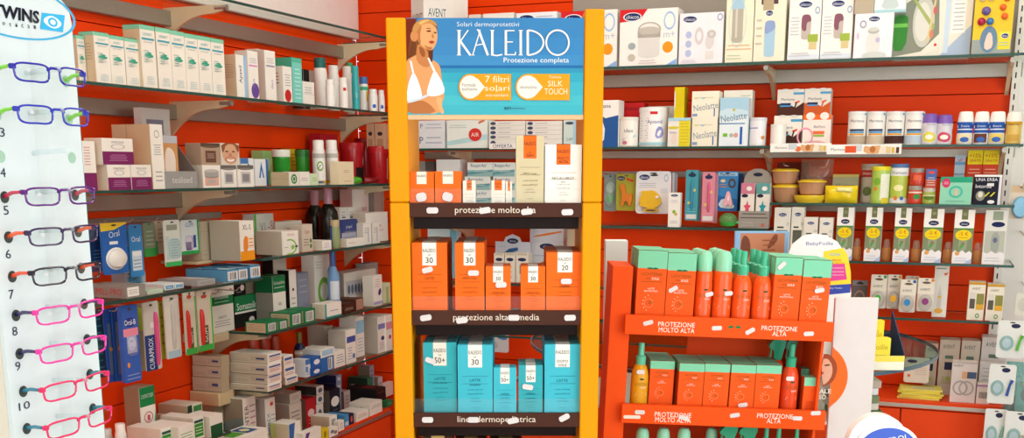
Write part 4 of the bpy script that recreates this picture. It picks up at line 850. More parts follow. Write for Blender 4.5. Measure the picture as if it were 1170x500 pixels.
g = G(); g.box(ta, tbb, 0, .004, 0, tz, '#9c9c9a'); tv, tf, tw, th = text_geo('teslised'); g.add([((ta + tbb) / 2 + X * (tbb - ta) * .62 / tw, -.0006, tz * .5 + Y * tz * .36 / th) for X, Y in tv], tf, '#d8d8d6'); g.build('front', dt)
v, f = prism([(.0045, 0), (.1, 0), (.1, tz2), (.085, tz2), (.0045, tz)], tbb - .003, tbb); v = [(b, a, c) for a, b, c in v]; mk('side_wing', v, f, '#77756f', None, dt)
v, f = prism([(.0045, 0), (.1, 0), (.1, tz2), (.085, tz2), (.0045, tz)], ta, ta + .003); v = [(b, a, c) for a, b, c in v]; mk('side_wing', v, f, '#77756f', None, dt)
bx = B(LF, 187.5, 203.5, 155, L2, .03, .04, '#c99560', 'tan carton showing part of a face inside the grey tray', [r(0, .86, 1, 1, '#b8bcc4'), p([(0, .2), (.7, .15), (.85, .5), (.7, .75), (.1, .8)], '#e4d8cc', sm=2), p([(0, .05), (.6, .1), (.4, .25), (0, .25)], '#a86a3c', sm=1)])
# cream jar boxes
def jarpr(c='#8f8d92'): return [r(0, .82, 1, 1, '#6d6864'), e(.5, .82, .4, .05, '#8c8884'), r(.2, .16, .8, .7, '#c9c8c6'), r(.28, .24, .72, .6, c)]
q1 = B(LF, 231.5, 251.5, 188.5, L2, .02, .06, W, 'white box with a cream jar picture, left of three', side('#dcd6ca') + [r(.12, .1, .9, .5, '#e0b0a0'), e(.5, .5, .4, .08, '#9a9894'), r(.1, .5, .9, .75, '#a8a6a4'), e(.5, .75, .4, .07, '#c0beba'), r(.3, .2, .7, .36, '#b8b4b0')])
q2 = B(LF, 252.5, 270, 188.5, L2, .02, .06, W, 'white box with dark lid picture, middle of three', jarpr())
B(LF, 271.5, 289.5, 188.5, L2, .02, .06, W, 'white box with dark lid picture, right of three', jarpr())
B(LF, 229.5, 251, 163.5, q1.top, .025, .06, '#b39a84', 'brown cream box with a dark lid picture on top of the white boxes', [r(0, .84, 1, 1, '#5c4a3e'), e(.5, .84, .45, .06, '#6d5a4c'), r(.22, .12, .78, .66, '#6a4c40'), l(.3, .3, .7, .55, 3, '#c8b09c')])
fc = B(LF, 252, 273, 163.5, q2.top, .025, .06, '#dcd4c8', 'small box printed with a smiling face', [r(0, 0, 1, 1, '#d9d2c6'), p([(.1, 1), (.05, .5), (.2, .15), (.5, .0), (.8, .12), (.95, .5), (.92, 1)], '#d8a988', sm=2), p([(.02, 1), (.08, .55), (.16, .6), (.3, .95), (.75, .97), (.9, .6), (.98, .6), (1, 1)], '#8a5a38', sm=1), e(.32, .62, .09, .03, '#4a3428'), e(.68, .62, .09, .03, '#4a3428'), p([(.45, .55), (.55, .55), (.6, .4), (.4, .4)], '#c48e6e', sm=1), p([(.26, .3), (.5, .24), (.76, .3), (.66, .16), (.5, .12), (.34, .16)], '#f4efe8', sm=1), ring(.5, .26, .27, .13, .86, '#b8433c')])
B(LF, 275, 290, 180.5, L2, .12, .05, '#e6ebee', 'blue and white box behind the jar boxes, left one', [r(0, .8, .6, 1, '#4a80c0'), e(.6, .6, .12, .2, '#3a70b8')])
B(LF, 291, 306, 181.5, L2, .12, .05, '#e6ebee', 'blue and white box with a blue figure, beside the green tub', [r(.85, 0, 1, 1, '#3a70b8'), p([(.3, .3), (.5, .9), (.7, .3), (.6, .3), (.5, .6), (.42, .3)], '#3a70b8')])
C(LF, 311.5, 331.5, 171, L2, .1, 'p#2f9a30', 'p#d8dcd2', 'green tub with a pale lid', [r(.05, .1, .95, .75, '#2a8a2c', 'c')], 'tub', 'tub', 'tub', cn='lid')
C(LF, 338, 354, 171, L2, .13, 'p#2f9a30', 'p#2a7a34', 'green tub with dark green lid beside the white bottles', [t(.7, .3, .16, 'Z', '#dfe8d8', .3, 'c')], 'tub', 'tub', 'tub', cn='lid')
B(LF, 331.5, 338.5, 170, L2, .22, .04, '#e4c42a', 'narrow yellow box between the green tubs', [r(0, .1, 1, .4, '#b8462a'), l(.1, .5, .9, .9, 4, '#a88c18')])
B(LF, 300.5, 311, 172, L2, .21, .05, '#a6d88c', 'pale green box left of the green tubs', [e(.5, .6, .3, .2, '#e4f0dc')])
B(LF, 330, 341.5, 196.5, L2, .02, .075, '#e9e4d6', 'flat cream box with a green flower on its end', side('#cbb996') + [ring(.5, .5, .3, .36, .6, '#3d8a52'), e(.5, .5, .12, .15, '#3d8a52'), r(0, .5, 1, .52, '#b7a27c', 'l')])
B(LF, 342, 353.5, 196, L2, .025, .07, '#efece4', 'small white box beside the flat cream box', [l(.15, .3, .85, .6, 2, '#b888a0')])
B(LF, 355, 363.5, 198, L2, .02, .08, '#d4e4c0', 'small pale green box beside the white bottles', [l(.15, .3, .85, .7, 3, '#7aae62')])
for i, (x0, x1) in enumerate(((357, 371.5), (371.8, 386.5))):
    C(LF, x0, x1, 160, L2, .045, 'p#e9e8e4', 'p#f3f1ec', f'white metallic bottle with green ring logo, {["left", "right"][i]} of two', [r(0, .03, 1, .1, '#c8a43a', 'c'), r(0, .6, 1, .7, '#b9b7b0', 'c'), ring(.5, .42, .2, .11, .7, '#6fae3a', 'c'), t(.44, .4, .1, 'Z', '#2c3a2c', .3, 'c'), e(.5, .06, .2, .022, '#3a6aa8', 'c'), l(.3, .16, .7, .26, 2, '#a8c8a0', 'c')], 'wide')
B(LF, 387, 404, 184.5, L2, .004, .04, '#eddcba', 'cream coloured small box beside the white metallic bottles', [l(.3, .5, .7, .65, 2, '#a89878'), l(.3, .1, .8, .2, 1, '#c8a860')])
TUBR = 'p#a8161e'
C(LF, 421, 443, 167, L2, .02, TUBR, 'p#b01a22', 'red tub with a white label at the end of its shelf', [r(.35, .12, .75, .68, '#cfa08a', 'c'), l(.37, .14, .73, .66, 6, '#a82a22', 'c')], 'tub', 'tub', 'tub', yaw=25, cn='lid')
C(LF, 389, 415, 163, L2, .09, TUBR, 'p#a8161e', 'large red tub with a white letter', [r(0, .04, 1, .4, '#1e1618', 'c'), t(.45, .55, .2, 'G', '#f0e8e4', .25, 'c'), t(.5, .78, .05, 'phase', '#e8c8c8', .35, 'c')], 'tub', 'tub', 'tub', yaw=35, cn='lid')
C(LF, 406, 425, 158, L2, .19, TUBR, 'p#b21a24', 'large red tub at the back of its shelf', [t(.5, .75, .06, 'phase', '#e8c8c8', .35, 'c')], 'tub', 'tub', 'tub', yaw=35, cn='lid')
B(LF, 366, 386, 153, L2, .2, .05, '#b01e28', 'dark red box behind the white metallic bottles', [t(.6, .85, .08, 'phase', '#ecd4d4', .5)])
v, f = pillow(.075, .03, .06); fo = place(LF, 404, 421, 199, L2, .02); o = mk('soft_packet', v, f, 'p#4fae2c', None, LF.M(fo.a, L2, .02), True); tag(o, 'small bright green soft packet on the shelf edge', 'packet')
v, f = pillow(.11, .028, .06); fo = place(LF, 421, 441, 201, L2, .015); o = mk('foil_packet', v, f, 'p#8a1a1e', None, LF.M(fo.a, L2, .015), True); tag(o, 'small dark red foil packet in front of the red tub', 'packet')
# ================================================================ left wall, hanging packs above the toothbrush shelf
def rail(fr, y0, y1, h, s, label, hooks, L=.1):
    a0 = fr.hit(*y0, s)[0]; a1 = fr.hit(*y1, s)[0]; o = empty('hook_rail', fr.M((a0 + a1) / 2, h, .28)); tag(o, label, 'rail'); X = (a1 - a0) / 2
    g = G(); g.box(-X, X, -.006, -.0002, -.012, .012, 'm#9d9b95'); g.build('bar', o)
    for a in hooks: v, f = tube([(a - (a0 + a1) / 2, -.006, 0), (a - (a0 + a1) / 2, -L, .002), (a - (a0 + a1) / 2, -L - .012, .014)], .0022, 6); mk('hook', v, f, 'm#c2c0ba', None, o)
def card(fr, x0, x1, top, bot, s, c, label, pr=(), bub=None, th=.004, yaw=0, grp=None, cat='pack', nm='blister_pack', hole=True, bs='dome'):
    """hanging card with a moulded bubble; bub=(u,v,ru,rv,depth,key)"""
    it = It(); it.fr = fr; it.s = s; xc = (x0 + x1) / 2; it.z = fr.hit(xc, bot, s)[1]; it.h = fr.hit(xc, top, s)[1] - it.z; ym = (top + bot) / 2
    it.a0 = fr.hit(x0, ym, s)[0]; it.a1 = fr.hit(x1, ym, s)[0]; it.w = it.a1 - it.a0; it.a = (it.a0 + it.a1) / 2; it.d = th
    w, h = it.w / 2, it.h; k = min(w, h) * .18
    pts = [(-w + k, 0), (w - k, 0), (w - k * .3, k * .3), (w, k), (w, h - k), (w - k * .3, h - k * .3), (w - k, h), (-w + k, h), (-w + k * .3, h - k * .3), (-w, h - k), (-w, k), (-w + k * .3, k * .3)]
    v, f = prism(pts, 0, th); it.o = mk(nm, v, f, c, None, None, fr.M(it.a, it.z, s, yaw, th)); tag(it.o, label, cat, grp)
    P_ = list(pr) + ([e(.5, .95, .1, .018, '#4a4644')] if hole else [])
    if P_: add_print(it.o, [r(.03, .03, .97, .97, c)] + P_, it.w, th, it.h)
    BOXES.append((it, label)); it.top = it.z + it.h
    if bub:
        u, vv, ru, rv, dp, key = bub; R = ru * it.w; prof = [(1, 0), (.97, .55), (.8, .9), (.0001, 1)]
        V = []; n = 18
        for (a, b) in prof:
            for i in range(n):
                w_ = 2 * math.pi * i / n; cx, cz = math.cos(w_), math.sin(w_)
                if bs != 'dome': cx = math.copysign(abs(cx) ** .5, cx); cz = math.copysign(abs(cz) ** .5, cz)
                V.append(((u - .5) * it.w + a * ru * it.w * cx, -.0012 - b * dp, vv * it.h + a * rv * it.h * cz))
        Fc = [[j * n + i, j * n + (i + 1) % n, (j + 1) * n + (i + 1) % n, (j + 1) * n + i] for j in range(3) for i in range(n)] + [[3 * n + i for i in range(n)]]
        mk('bubble', V, [q[::-1] for q in Fc], key, None, it.o, None, True)
    return it
rail(LF, (60, 257), (252, 245), LF.hit(170, 252, .2)[1], .28, 'thin metal hook rail holding the floss packs', [2.25, 2.42, 2.55, 2.68, 2.8, 2.92, 3.04], .13)
card(LF, 102, 120, 258, 310, .17, '#1f3f78', 'dark blue floss pack half hidden by the eyeglass rack', [l(.2, .2, .8, .5, 4, '#5a86c0')])
card(LF, 116, 146, 254, 313, .12, '#2f66b4', 'blue floss pack with a white round dispenser', [p([(0, .84), (.5, .86), (1, .97), (1, 1), (0, 1)], '#e8c83a'), t(.5, .78, .12, 'Oral', '#dfe8f4', .6, rot=8), r(.3, .58, .62, .64, '#e8eef4'), ring(.52, .3, .4, .22, .3, '#efefec')], (.52, .3, .36, .19, .014, 'p#ecebe6'))
card(LF, 141, 150, 262, 312, .16, '#dfe2e6', 'white edged card behind the round floss pack', [r(.2, .1, .8, .6, '#8aa8d0')])
card(LF, 148, 163.5, 256, 316, .14, '#3d86c4', 'light blue floss pack with white box print', [t(.5, .72, .1, 'Oral', '#e4ecf4', .7), r(.15, .12, .85, .5, '#cfdce4'), r(.2, .4, .85, .48, '#e9eef0'), l(.2, .15, .8, .35, 3, '#6a90b8')])
card(LF, 164, 178, 254, 293, .18, '#7c8a72', 'grey green floss pack beside the light blue one', [r(0, 0, 1, .25, '#3f9a4c'), l(.15, .3, .85, .8, 4, '#a8b09c')])
card(LF, 176, 188, 252, 290, .2, '#cbb9a0', 'beige backed pack behind the interdental brushes', [r(0, 0, .3, .4, '#3fa452'), l(.3, .3, .9, .8, 4, '#8f9a84')])
card(LF, 188, 206.5, 251, 304, .14, '#dfe4dc', 'white interdental brush pack with green foot', [r(0, 0, 1, .1, '#3fb060'), r(.15, .78, .8, .9, '#9aa08c'), l(.35, .2, .85, .6, 7, '#7fb6c8'), r(.08, .15, .25, .65, '#c4d4d4')], (.55, .38, .34, .22, .01, 'c#d8ecf0'), bs='sq')
card(LF, 206.5, 228.5, 251, 290, .15, '#dfe9ea', 'white floss pack with purple bottle and green edge', [r(0, 0, 1, .1, '#35a85a'), r(.86, 0, 1, 1, '#35a85a'), t(.45, .86, .12, 'GUM', '#4a78b8', .6), p([(.24, .12), (.5, .12), (.52, .4), (.44, .5), (.3, .5), (.22, .4)], '#5a2f78'), r(.22, .36, .52, .5, '#f2f2f2'), r(.62, .18, .76, .55, '#3a4f9c')], (.37, .34, .17, .22, .012, 'c#ece4f4'), bs='sq')
# ================================================================ boxes on the toothbrush shelf
B(LF, 144, 166, 325, L3B, .005, .15, '#8d8a83', 'flat grey medicine box with red lettering and a white sticker', [t(.5, .5, .5, 'EUMILL-PRO', '#b8413a', .8, 'l'), r(.05, .15, .65, .85, '#ecebe6'), l(.1, .3, .6, .7, 3, '#8a8a8a')], nm='medicine_box')
B(LF, 145, 166.5, 311, L3B, .16, .06, '#9aa6ae', 'small blue and grey box at the back of the toothbrush shelf', [r(0, .3, .8, .8, '#5f92b4'), t(.4, .55, .35, 'EUMILL', '#274c70', .6)], nm='medicine_box')
for i, (x0, x1, tp) in enumerate(((188, 199, 324), (200, 209.5, 323))):
    B(LF, x0, x1, tp, L3B, .05, .1, '#e4ebea', f'flat white box with blue end print, {["left", "right"][i]} of two on the toothbrush shelf', [r(.1, .15, .9, .75, '#5a9cc8'), l(.2, .25, .8, .6, 2, '#e6f0f4'), r(0, 0, 1, .3, '#b7d8c8', 'l')], nm='medicine_box')
B(LF, 168, 186, 330.5, L3B, .02, .08, '#c6dcc8', 'flat pale green box in front of the white ones', [l(.1, .3, .9, .7, 2, '#8cc0a0')], nm='medicine_box')
tr = B(LF, 226, 246, 319, L3B, .03, .16, '#a9aaa8', 'flat silver foil tray pack on the toothbrush shelf', [l(.1, .3, .9, .7, 2, '#7b7d80'), r(.05, .1, .4, .9, '#c9b0b0', 't'), r(.5, .1, .9, .8, '#d4d6d6', 't')], 'pack', 'foil_pack')
for i, (x0, x1, tp) in enumerate(((260, 271.5, 308), (272.5, 282.5, 306), (286, 297, 303))):
    B(LF, x0, x1, tp, L3B, .012, .17, '#5c9cc6', f'flat blue box with barcode end, {ORD[i]} of three on the toothbrush shelf', [r(.0, .12, 1, .88, '#eef0f0')] + [r(.12 + .11 * k, .2, .12 + .11 * k + (.03 + .03 * (k % 2)), .8, '#2c3034') for k in range(7)] + [r(0, 0, 1, 1, '#a8cfe0', 't'), p([(0, .2), (1, .5), (1, .9), (0, .6)], '#4a8fc0', 't')], nm='medicine_box')
# toothbrush packs hanging below
rail(LF, (60, 357), (238, 325), L3B - .045, .28, 'thin metal hook rail under the toothbrush shelf', [2.5, 2.62, 2.75, 2.88, 3.0, 3.12, 3.24], .2)
card(LF, 104, 121, 352, 432, .14, '#1e4a66', 'dark teal toothbrush pack behind the eyeglass rack', [l(.2, .1, .8, .9, 8, '#3f7c98')])
card(LF, 121, 130, 352, 437, .1, '#2b4fa0', 'slim dark blue toothbrush pack, left one', [r(.3, .1, .7, .8, '#5d6c88'), e(.6, .45, .2, .03, '#d0863c')])
card(LF, 130.5, 139.5, 350, 436, .09, '#2b55ac', 'slim dark blue toothbrush pack, right one', [r(.3, .1, .7, .8, '#66748c'), e(.6, .45, .2, .03, '#d0863c')])
card(LF, 140, 159.5, 348, 436.5, .03, '#3a62b8', 'blue and pink toothbrush head pack', [r(.08, .6, .95, .7, '#e58ea4'), e(.5, .78, .36, .06, '#2c3f8c'), t(.5, .78, .07, 'Oral-B', '#eef2f8', .66), r(.25, .38, .8, .6, '#b9bfd8'), ring(.52, .5, .22, .09, .6, '#e4e6f0'), r(.4, .46, .75, .52, '#eceef4'), e(.25, .23, .08, .035, '#e0903a'), l(.1, .02, .9, .12, 2, '#8ea4d8')], (.5, .47, .3, .13, .01, 'c#dfe4f4'), th=.012, bs='sq')
card(LF, 158.5, 165.5, 346, 424, .12, '#9a9c86', 'grey green brush pack edge behind the blue and pink pack', [r(.1, .6, .9, .95, '#a8c83c')])
card(LF, 165, 183, 344, 423, .06, '#cfccc6', 'toothbrush pack with vertical lettering and a pink brush', [r(0, 0, .72, .52, '#25447f'), t(.36, .25, .3, 'CURAPROX', '#e8ecf2', .46, rot=90), r(.4, .62, .62, .7, '#e9e9e9')], (.72, .45, .1, .4, .01, 'p#e0578c'), bs='sq')
card(LF, 183, 188, 344, 410, .1, '#b9c83a', 'slim yellow green brush pack', [l(.2, .2, .8, .8, 4, '#8a9a2a')])
card(LF, 188.5, 206, 337, 409, .07, '#ddd9d0', 'white toothbrush pack with a thin grey brush', [t(.5, .92, .04, 'paro', '#4a6aa0', .5), r(.1, .0, .9, .12, '#a6c4d4')], (.5, .5, .09, .36, .008, 'p#c9c6c0'), bs='sq')
for i, (x0, x1, hc, b) in enumerate(((211, 224.5, '#c8342c', 405), (226, 243, '#c8342c', 400.5))):
    card(LF, x0, x1, 331, b, .05, '#cfc6b6', f'toothbrush twin pack with red and green handles, {["left", "right"][i]} of two', [r(0, 0, 1, .1, '#3fa84a'), r(.9, 0, 1, .9, '#58b850'), r(.34, .1, .66, .42, '#4e5c30'), t(.5, .26, .2, 'GUM', '#eef0e8', .24, rot=90), e(.46, .9, .2, .03, '#c04a3a')], (.22, .4, .1, .3, .01, 'p#d0342e'), bs='sq')
# ================================================================ short shelf with black bottles
def run(x0, x1, tp, z, s, w_each, n, c, label, pr, d, lab2, sd=SD):
    """front carton plus cartons filed behind it along the shelf towards the camera"""
    o = B(LF, x0, x1, tp, z, s, d, c, label, side(sd) + list(pr)); return o
xl = [r(0, .62, 1, 1, '#eeebe2'), t(.5, .84, .13, 'XL-S', '#55565a', .85), r(0, 0, 1, .24, '#ee9a22'), p([(.2, .2), (.55, .25), (.6, .6), (.25, .62)], '#e88a3a', sm=1), r(.55, .3, .95, .6, '#f2e0c8'), l(.6, .32, .9, .58, 3, '#d8743a')]
B(LF, 274, 290, 252, L3, .01, .12, W, 'white and orange slimming carton with large grey lettering', side('#b5ab98') + xl)
for i, (x0, x1) in enumerate(((253, 263), (241.5, 252.5), (230, 241))):
    it_ = B(LF, x0, x1, 251.5 + i * .5, L3B + .004 if False else L3, .14, .09, '#b9ad96', f'beige flanked carton filed beside the orange slimming carton, {ORD[i]} from it', [l(.1, .1, .5, .3, 2, '#a89a80'), r(0, .74, 1, .75, '#9c8f78')])
g = G(); a0 = LF.hit(222, 297, .14)[0]; g.box(a0 - 3.285, 0, -.02, .13, -.01, 0, 'p#c9b48e'); o = struct(g.build('trim_3', None, LF.M(3.285, L3, .15)))
B(LF, 291, 313, 244, L3, .17, .05, '#c6c8c2', 'grey slimming carton with a green edge, behind the white ones', [r(0, 0, .1, 1, '#5fae4a'), t(.45, .62, .3, 'XL', '#8a8f96', .4), t(.82, .68, .25, '-S', '#c06a6a', .25), r(.55, .34, 1, .38, '#5a5c60')])
B(LF, 322, 341, 263.5, L3, .02, .11, W, 'wide white slimming carton with a green arc', side('#c3bba8') + [t(.55, .84, .1, 'MEDICAL', '#c88a6a', .8), ring(.45, .32, .42, .34, .82, '#7fc24a'), r(0, .0, .3, .62, W), l(.1, .28, .35, .34, 1, '#5a5e6a'), e(.85, .32, .08, .05, '#4a4f70'), e(.62, .3, .1, .1, '#8fc860')])
B(LF, 315, 345, 252.5, L3, .16, .05, '#d9d3c8', 'white carton with red script lettering behind the wide white one', side('#b89a88') + [t(.5, .72, .2, 'Liposil', '#a83a34', .8), l(.1, .2, .9, .4, 2, '#c8a8a0')])
B(LF, 345, 357, 256, L3, .03, .05, '#cfc4b4', 'small carton with red lettering left of the black bottles', [t(.5, .72, .17, 'Lipo', '#a83a34', .8), e(.8, .4, .1, .08, '#4a7a3a'), e(.8, .2, .1, .08, '#4a7a3a'), l(.1, .2, .6, .5, 3, '#8a6a5a')])
for i, (x0, x1, tp) in enumerate(((349, 371, 217.5), (364, 386.5, 214.5))):
    C(LF, x0, x1, tp, L3, .185 - .12 * i, 'p#17130f', 'p#b88496', f'black bottle with dusty pink cap, {["left", "right"][i]} of two', (), 'broad')
B(LF, 403, 421.5, 216, L3, .17, .06, W, 'white carton with red script, stacked at the back of the short shelf', [t(.65, .5, .2, 'j', '#c24a5a', .2), t(.7, .62, .08, 'test', '#c24a5a', .3), r(0, 0, 1, 1, '#d9a8a0', 'l')])
B(LF, 428, 444, 213, L3, .16, .05, '#b9b2a8', 'tall grey white carton at the end of the short shelf', side('#a79d92') + [r(0, .5, 1, .51, '#8c8478'), r(.5, 0, .52, 1, '#948c80')])
0 and B(LF, 388, 396.5, 250, L3, .12, .05, W2, 'low white carton under the tiny ones', [l(.2, .3, .8, .6, 2, '#a0a0b0')])
for i, (x0, x1) in enumerate(((388.5, 396.5), (397.5, 405.5))): B(LF, x0, x1, 236.5, L3, .14, .04, W, f'tiny white carton, {["left", "right"][i]} of two below the red script carton', [r(.3, .7, .8, .74, '#5a5a70'), l(.2, .75, .8, .9, 2, '#a8a8b8')])
B(LF, 418, 443, 242.5, L3, .06, .06, W, 'white carton with small red script at the end of the short shelf', side('#cfc2b4') + [t(.6, .55, .1, 'test', '#c24a5a', .3), l(.4, .35, .8, .45, 2, '#d08a92')])
for i, (x0, x1) in enumerate(((415, 424), (425.5, 433.5))): B(LF, x0, x1, 254.5, L3, .02, .04, W, f'small white carton in front of the red script carton, {["left", "right"][i]} of two', side('#d3cabc') + [r(.55, .1, .7, .8, '#c0c0cc'), l(.15, .5, .5, .8, 3, '#9a9aaa')])
card(LF, 388, 409, 250.5, 272, .05, '#3a4680', 'navy and silver propolis pack leaning among white cartons', [t(.5, .6, .22, 'propol', '#d9dae6', .9), r(.1, .05, .9, .3, '#b9bac8')], (.5, .25, .35, .16, .01, 'c#dfe0ee'), th=.02, hole=False, bs='sq')
C(LF, 377, 388.5, 251, L3, .008, 'p#8f9a6a', 'p#b5a27a', 'olive green tube beside the black bottles', [l(.25, .2, .75, .6, 4, '#c9cfa8', 'c'), r(0, .0, .2, .8, '#3a5aa0', 'c')], 'jar')
B(LF, 368, 378.5, 274.5, L3, .008, .12, W, 'flat white box lying on the short shelf, left one', side('#ddd4c2') + [l(.2, .2, .8, .8, 3, '#b8a8d0')])
B(LF, 396, 416, 272, L3, .008, .05, W, 'flat white box lying on the short shelf, right one', side('#dcd2c0') + [l(.1, .4, .5, .6, 1, '#d88a8a')])
# ================================================================ shelf with slimming cartons
SG = '#1f7a4a'
def soma(txt='Somatoline', k=.62): return [r(0, k, 1, 1, SG), t(.5, k + .22, .1, txt, '#e6efe8', .85), l(.2, k + .05, .8, k + .12, 1, '#b8d8c4'), t(.5, .42, .07, 'CEROTTI', '#6a6a70', .6), l(.15, .15, .85, .35, 3, '#9a9aa0')]
bs_ = Fr((XL, 0, 0), (0, 1, 0), (1, 0, 0))
g = G(); a0 = LF.hit(240, 380, .16)[0]; a1 = 3.295; g.box(0, a1 - a0, .0, .12, -.03, 0, 'p#cfc0a0', .002); o = g.build('low_ledge', None, LF.M(a0, L4, .16)); tag(o, 'short beige ledge behind the hanging toothbrush twin packs', 'shelf')
s1 = B(LF, 240, 267, 338, L4, .17, .08, W, 'green and white slimming carton behind the toothbrush twin packs', soma('Somatoline', .76))
s2 = B(LF, 268, 299, 336, L4, .18, .08, '#1d1d1e', 'black carton with green band and white lettering', [r(0, .5, 1, 1, SG), t(.5, .66, .22, 'Somatoline', '#eef4ee', .84), r(0, .44, 1, .5, '#e8e8e2'), e(.6, .2, .1, .09, '#d8d8d4')])
B(LF, 240, 267, 323.5, s1.top, .172, .08, W, 'white carton lying on the green and white slimming carton', [l(.1, .25, .5, .4, 1, '#a0a0a8'), e(.85, .4, .06, .12, '#d08a92')])
B(LF, 268, 280, 320, s2.top, .182, .06, '#1b1a1c', 'small black carton with pale emblem on the black green carton', [e(.7, .5, .2, .2, '#e0c8cc'), l(.15, .2, .6, .3, 1, '#c0c0c0')])
B(LF, 281, 297, 318, s2.top, .19, .06, '#8a7f6e', 'brownish carton beside the small black one', [l(.1, .1, .9, .9, 6, '#6d6456')])
B(LF, 312, 326.5, 314.5, L4, .1, .075, W, 'tall white carton with green lettered top', [r(0, .66, 1, 1, SG), r(0, .66, 1, 1, '#17603a', 'l'), r(0, 0, 1, .66, '#8f8b80', 'l'), r(0, 0, 1, 1, '#17603a', 't'), t(.5, .86, .07, 'Somatoline', '#dfeee4', .85), l(.1, .72, .9, .8, 1, '#a8d0b8'), t(.5, .42, .06, 'GEL', '#8a8a90', .5), l(.1, .08, .9, .3, 4, '#b0b0b4')])
B(LF, 331, 339, 308, L4, .09, .05, '#e9e6e0', 'slim white carton with black flank', [r(0, 0, 1, 1, '#161414', 'l'), e(.5, .62, .14, .03, '#333'+'333'), l(.2, .2, .8, .5, 3, '#b4b0aa')])
B(LF, 340, 353, 311, L4, .12, .05, '#8b93a8', 'plain blue grey carton', [l(.15, .5, .85, .9, 3, '#a2a9ba')])
B(LF, 313, 328, 290, L4, .2, .05, '#d4cdc0', 'white carton behind the green lettered one', [e(.7, .4, .06, .03, '#404040'), r(0, 0, 1, 1, '#2a2624', 'l')])
B(LF, 359.5, 377, 290.5, L4, .15, .06, '#e8e6de', 'tall white carton with a green swirl', [ring(.6, .34, .42, .26, .62, '#7ab84a'), p([(.8, .2), (1, .3), (1, .8), (.85, .7)], '#3a8ac8'), l(.1, .75, .5, .9, 3, '#b8b8b8')])
C(LF, 374, 388, 284.5, L4, .07, 'p#7aa4d6', 'p#3a6ab0', 'light blue bottle with darker blue cap', [r(.2, .2, .8, .5, '#dfe6ee', 'c'), l(.25, .25, .75, .45, 3, '#4a6aa8', 'c'), r(0, 0, 1, .14, '#3f6fb4', 'c')], 'broad')
B(LF, 393, 430, 309, L4, .12, .08, '#dcd8d0', 'white box with a row of printed pictures', side('#a89e92') + [r(.06, .3, .96, .75, '#b9bcc2')] + [e(.14 + .1 * k, .5, .04, .14, '#5f6a80') for k in range(8)])
B(LF, 418, 432, 300, L4, .2, .05, '#a8b4b0', 'pale grey green carton at the back of the slimming shelf', [r(.5, 0, 1, .6, '#5a8a84')])
B(LF, 426.5, 436.5, 314, L4, .02, .05, W, 'white carton with a dark swirl near the end of the slimming shelf', side('#ded8cc') + [p([(.5, .45), (.8, .6), (.9, .4), (.6, .3)], '#4a3a70', sm=1), r(.0, .05, 1, .14, '#b0a8d0'), l(.2, .6, .8, .9, 4, '#d8a8a8')])
B(LF, 438, 446, 323, L4, .03, .05, '#d6dcb8', 'pale green carton at the end of the slimming shelf', [r(.4, 0, .7, .8, '#a6c46a')])
bar = [r(.2, .15, .85, .85, '#eef0ec')] + [r(.25 + .09 * k, .2, .25 + .09 * k + .045, .8, '#3a3a3a') for k in range(6)]
SGs = [r(0, .08, 1, .92, '#cdb896', 'l'), l(.1, .2, .95, .85, 5, '#a08c6c', 'l'), r(0, .0, .06, 1, SG, 'l')]
f1 = B(LF, 303.5, 316.5, 367, L4, .002, .085, SG, 'flat green box with barcode end, nearest on the slimming shelf', SGs + bar)
f2 = B(LF, 317.5, 328.5, 365, L4, .002, .085, SG, 'flat green box with barcode end, second on the slimming shelf', SGs + bar)
f3 = B(LF, 331, 345, 356, L4, .004, .085, SG, 'thicker green box with barcode end, third on the slimming shelf', SGs + bar)
f4 = B(LF, 346.5, 360, 352.5, L4, .006, .085, SG, 'thicker green box with barcode end, fourth on the slimming shelf', SGs + bar)
B(LF, 371, 390, 345.5, L4, .006, .06, W, 'flat white box with teal edge beside the green boxes', side('#d5ccb4') + [r(0, 0, .1, 1, '#2a9a96'), r(0, 0, 1, .12, '#2a9a96'), l(.3, .4, .8, .55, 1, '#6a7ab0'), r(0, 0, .08, 1, '#2a9a96', 'l')])
B(LF, 393, 405, 346, L4, .01, .055, '#4a2c22', 'flat dark brown box at the middle of the slimming shelf', [l(.1, .3, .9, .6, 2, '#b8a498'), r(0, .6, 1, .7, '#7a4c3a', 'l')])
B(LF, 406.5, 415, 340.5, L4, .01, .1, '#5a382c', 'flat brown box with a tan end beside the darker one', [r(.05, .1, .95, .95, '#b08874')])
# ================================================================ lowest left glass shelf
LONG = [r(0, 0, 1, 1, '#c7bda8', 'l'), l(.05, .2, .5, .5, 2, '#a4987f', 'l'), l(.55, .3, .95, .75, 3, '#a4987f', 'l'), r(.7, .45, .92, .62, '#3a4a78', 'l'), r(0, .0, 1, .08, '#9c927c', 'l')]
LEND = [l(.1, .2, .9, .6, 3, '#c84a40'), r(.1, .68, .9, .82, '#3f5a9c')]
z_ = L5
for i, (tp) in enumerate((438, 426, 414.5, 402.5)):
    b_ = B(LF, 305.5, 321.5, tp, z_, .002 + .004 * (i % 2), .16, W, f'long white medicine box with red and blue end, {["lowest", "second", "third", "topmost"][i]} of the stack of four', LONG + LEND, nm='medicine_box'); z_ = b_.top
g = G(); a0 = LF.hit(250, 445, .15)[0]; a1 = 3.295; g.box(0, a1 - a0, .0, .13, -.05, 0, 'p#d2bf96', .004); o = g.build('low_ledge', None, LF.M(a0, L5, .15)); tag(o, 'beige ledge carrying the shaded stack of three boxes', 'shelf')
z_ = L5
for i, tp in enumerate((431, 418, 406)):
    b_ = B(LF, 252, 262, tp, z_, .15, .12, '#b7a48a', f'long medicine box tinted for shade, {["lowest", "middle", "topmost"][i]} of the shaded stack of three', LONG, nm='medicine_box'); z_ = b_.top  # body colour darkened to beige because the stack is dim
SEND = [r(.1, .55, .9, .8, '#4a66a8'), l(.1, .15, .9, .45, 2, '#b04a48')]
z_ = L5
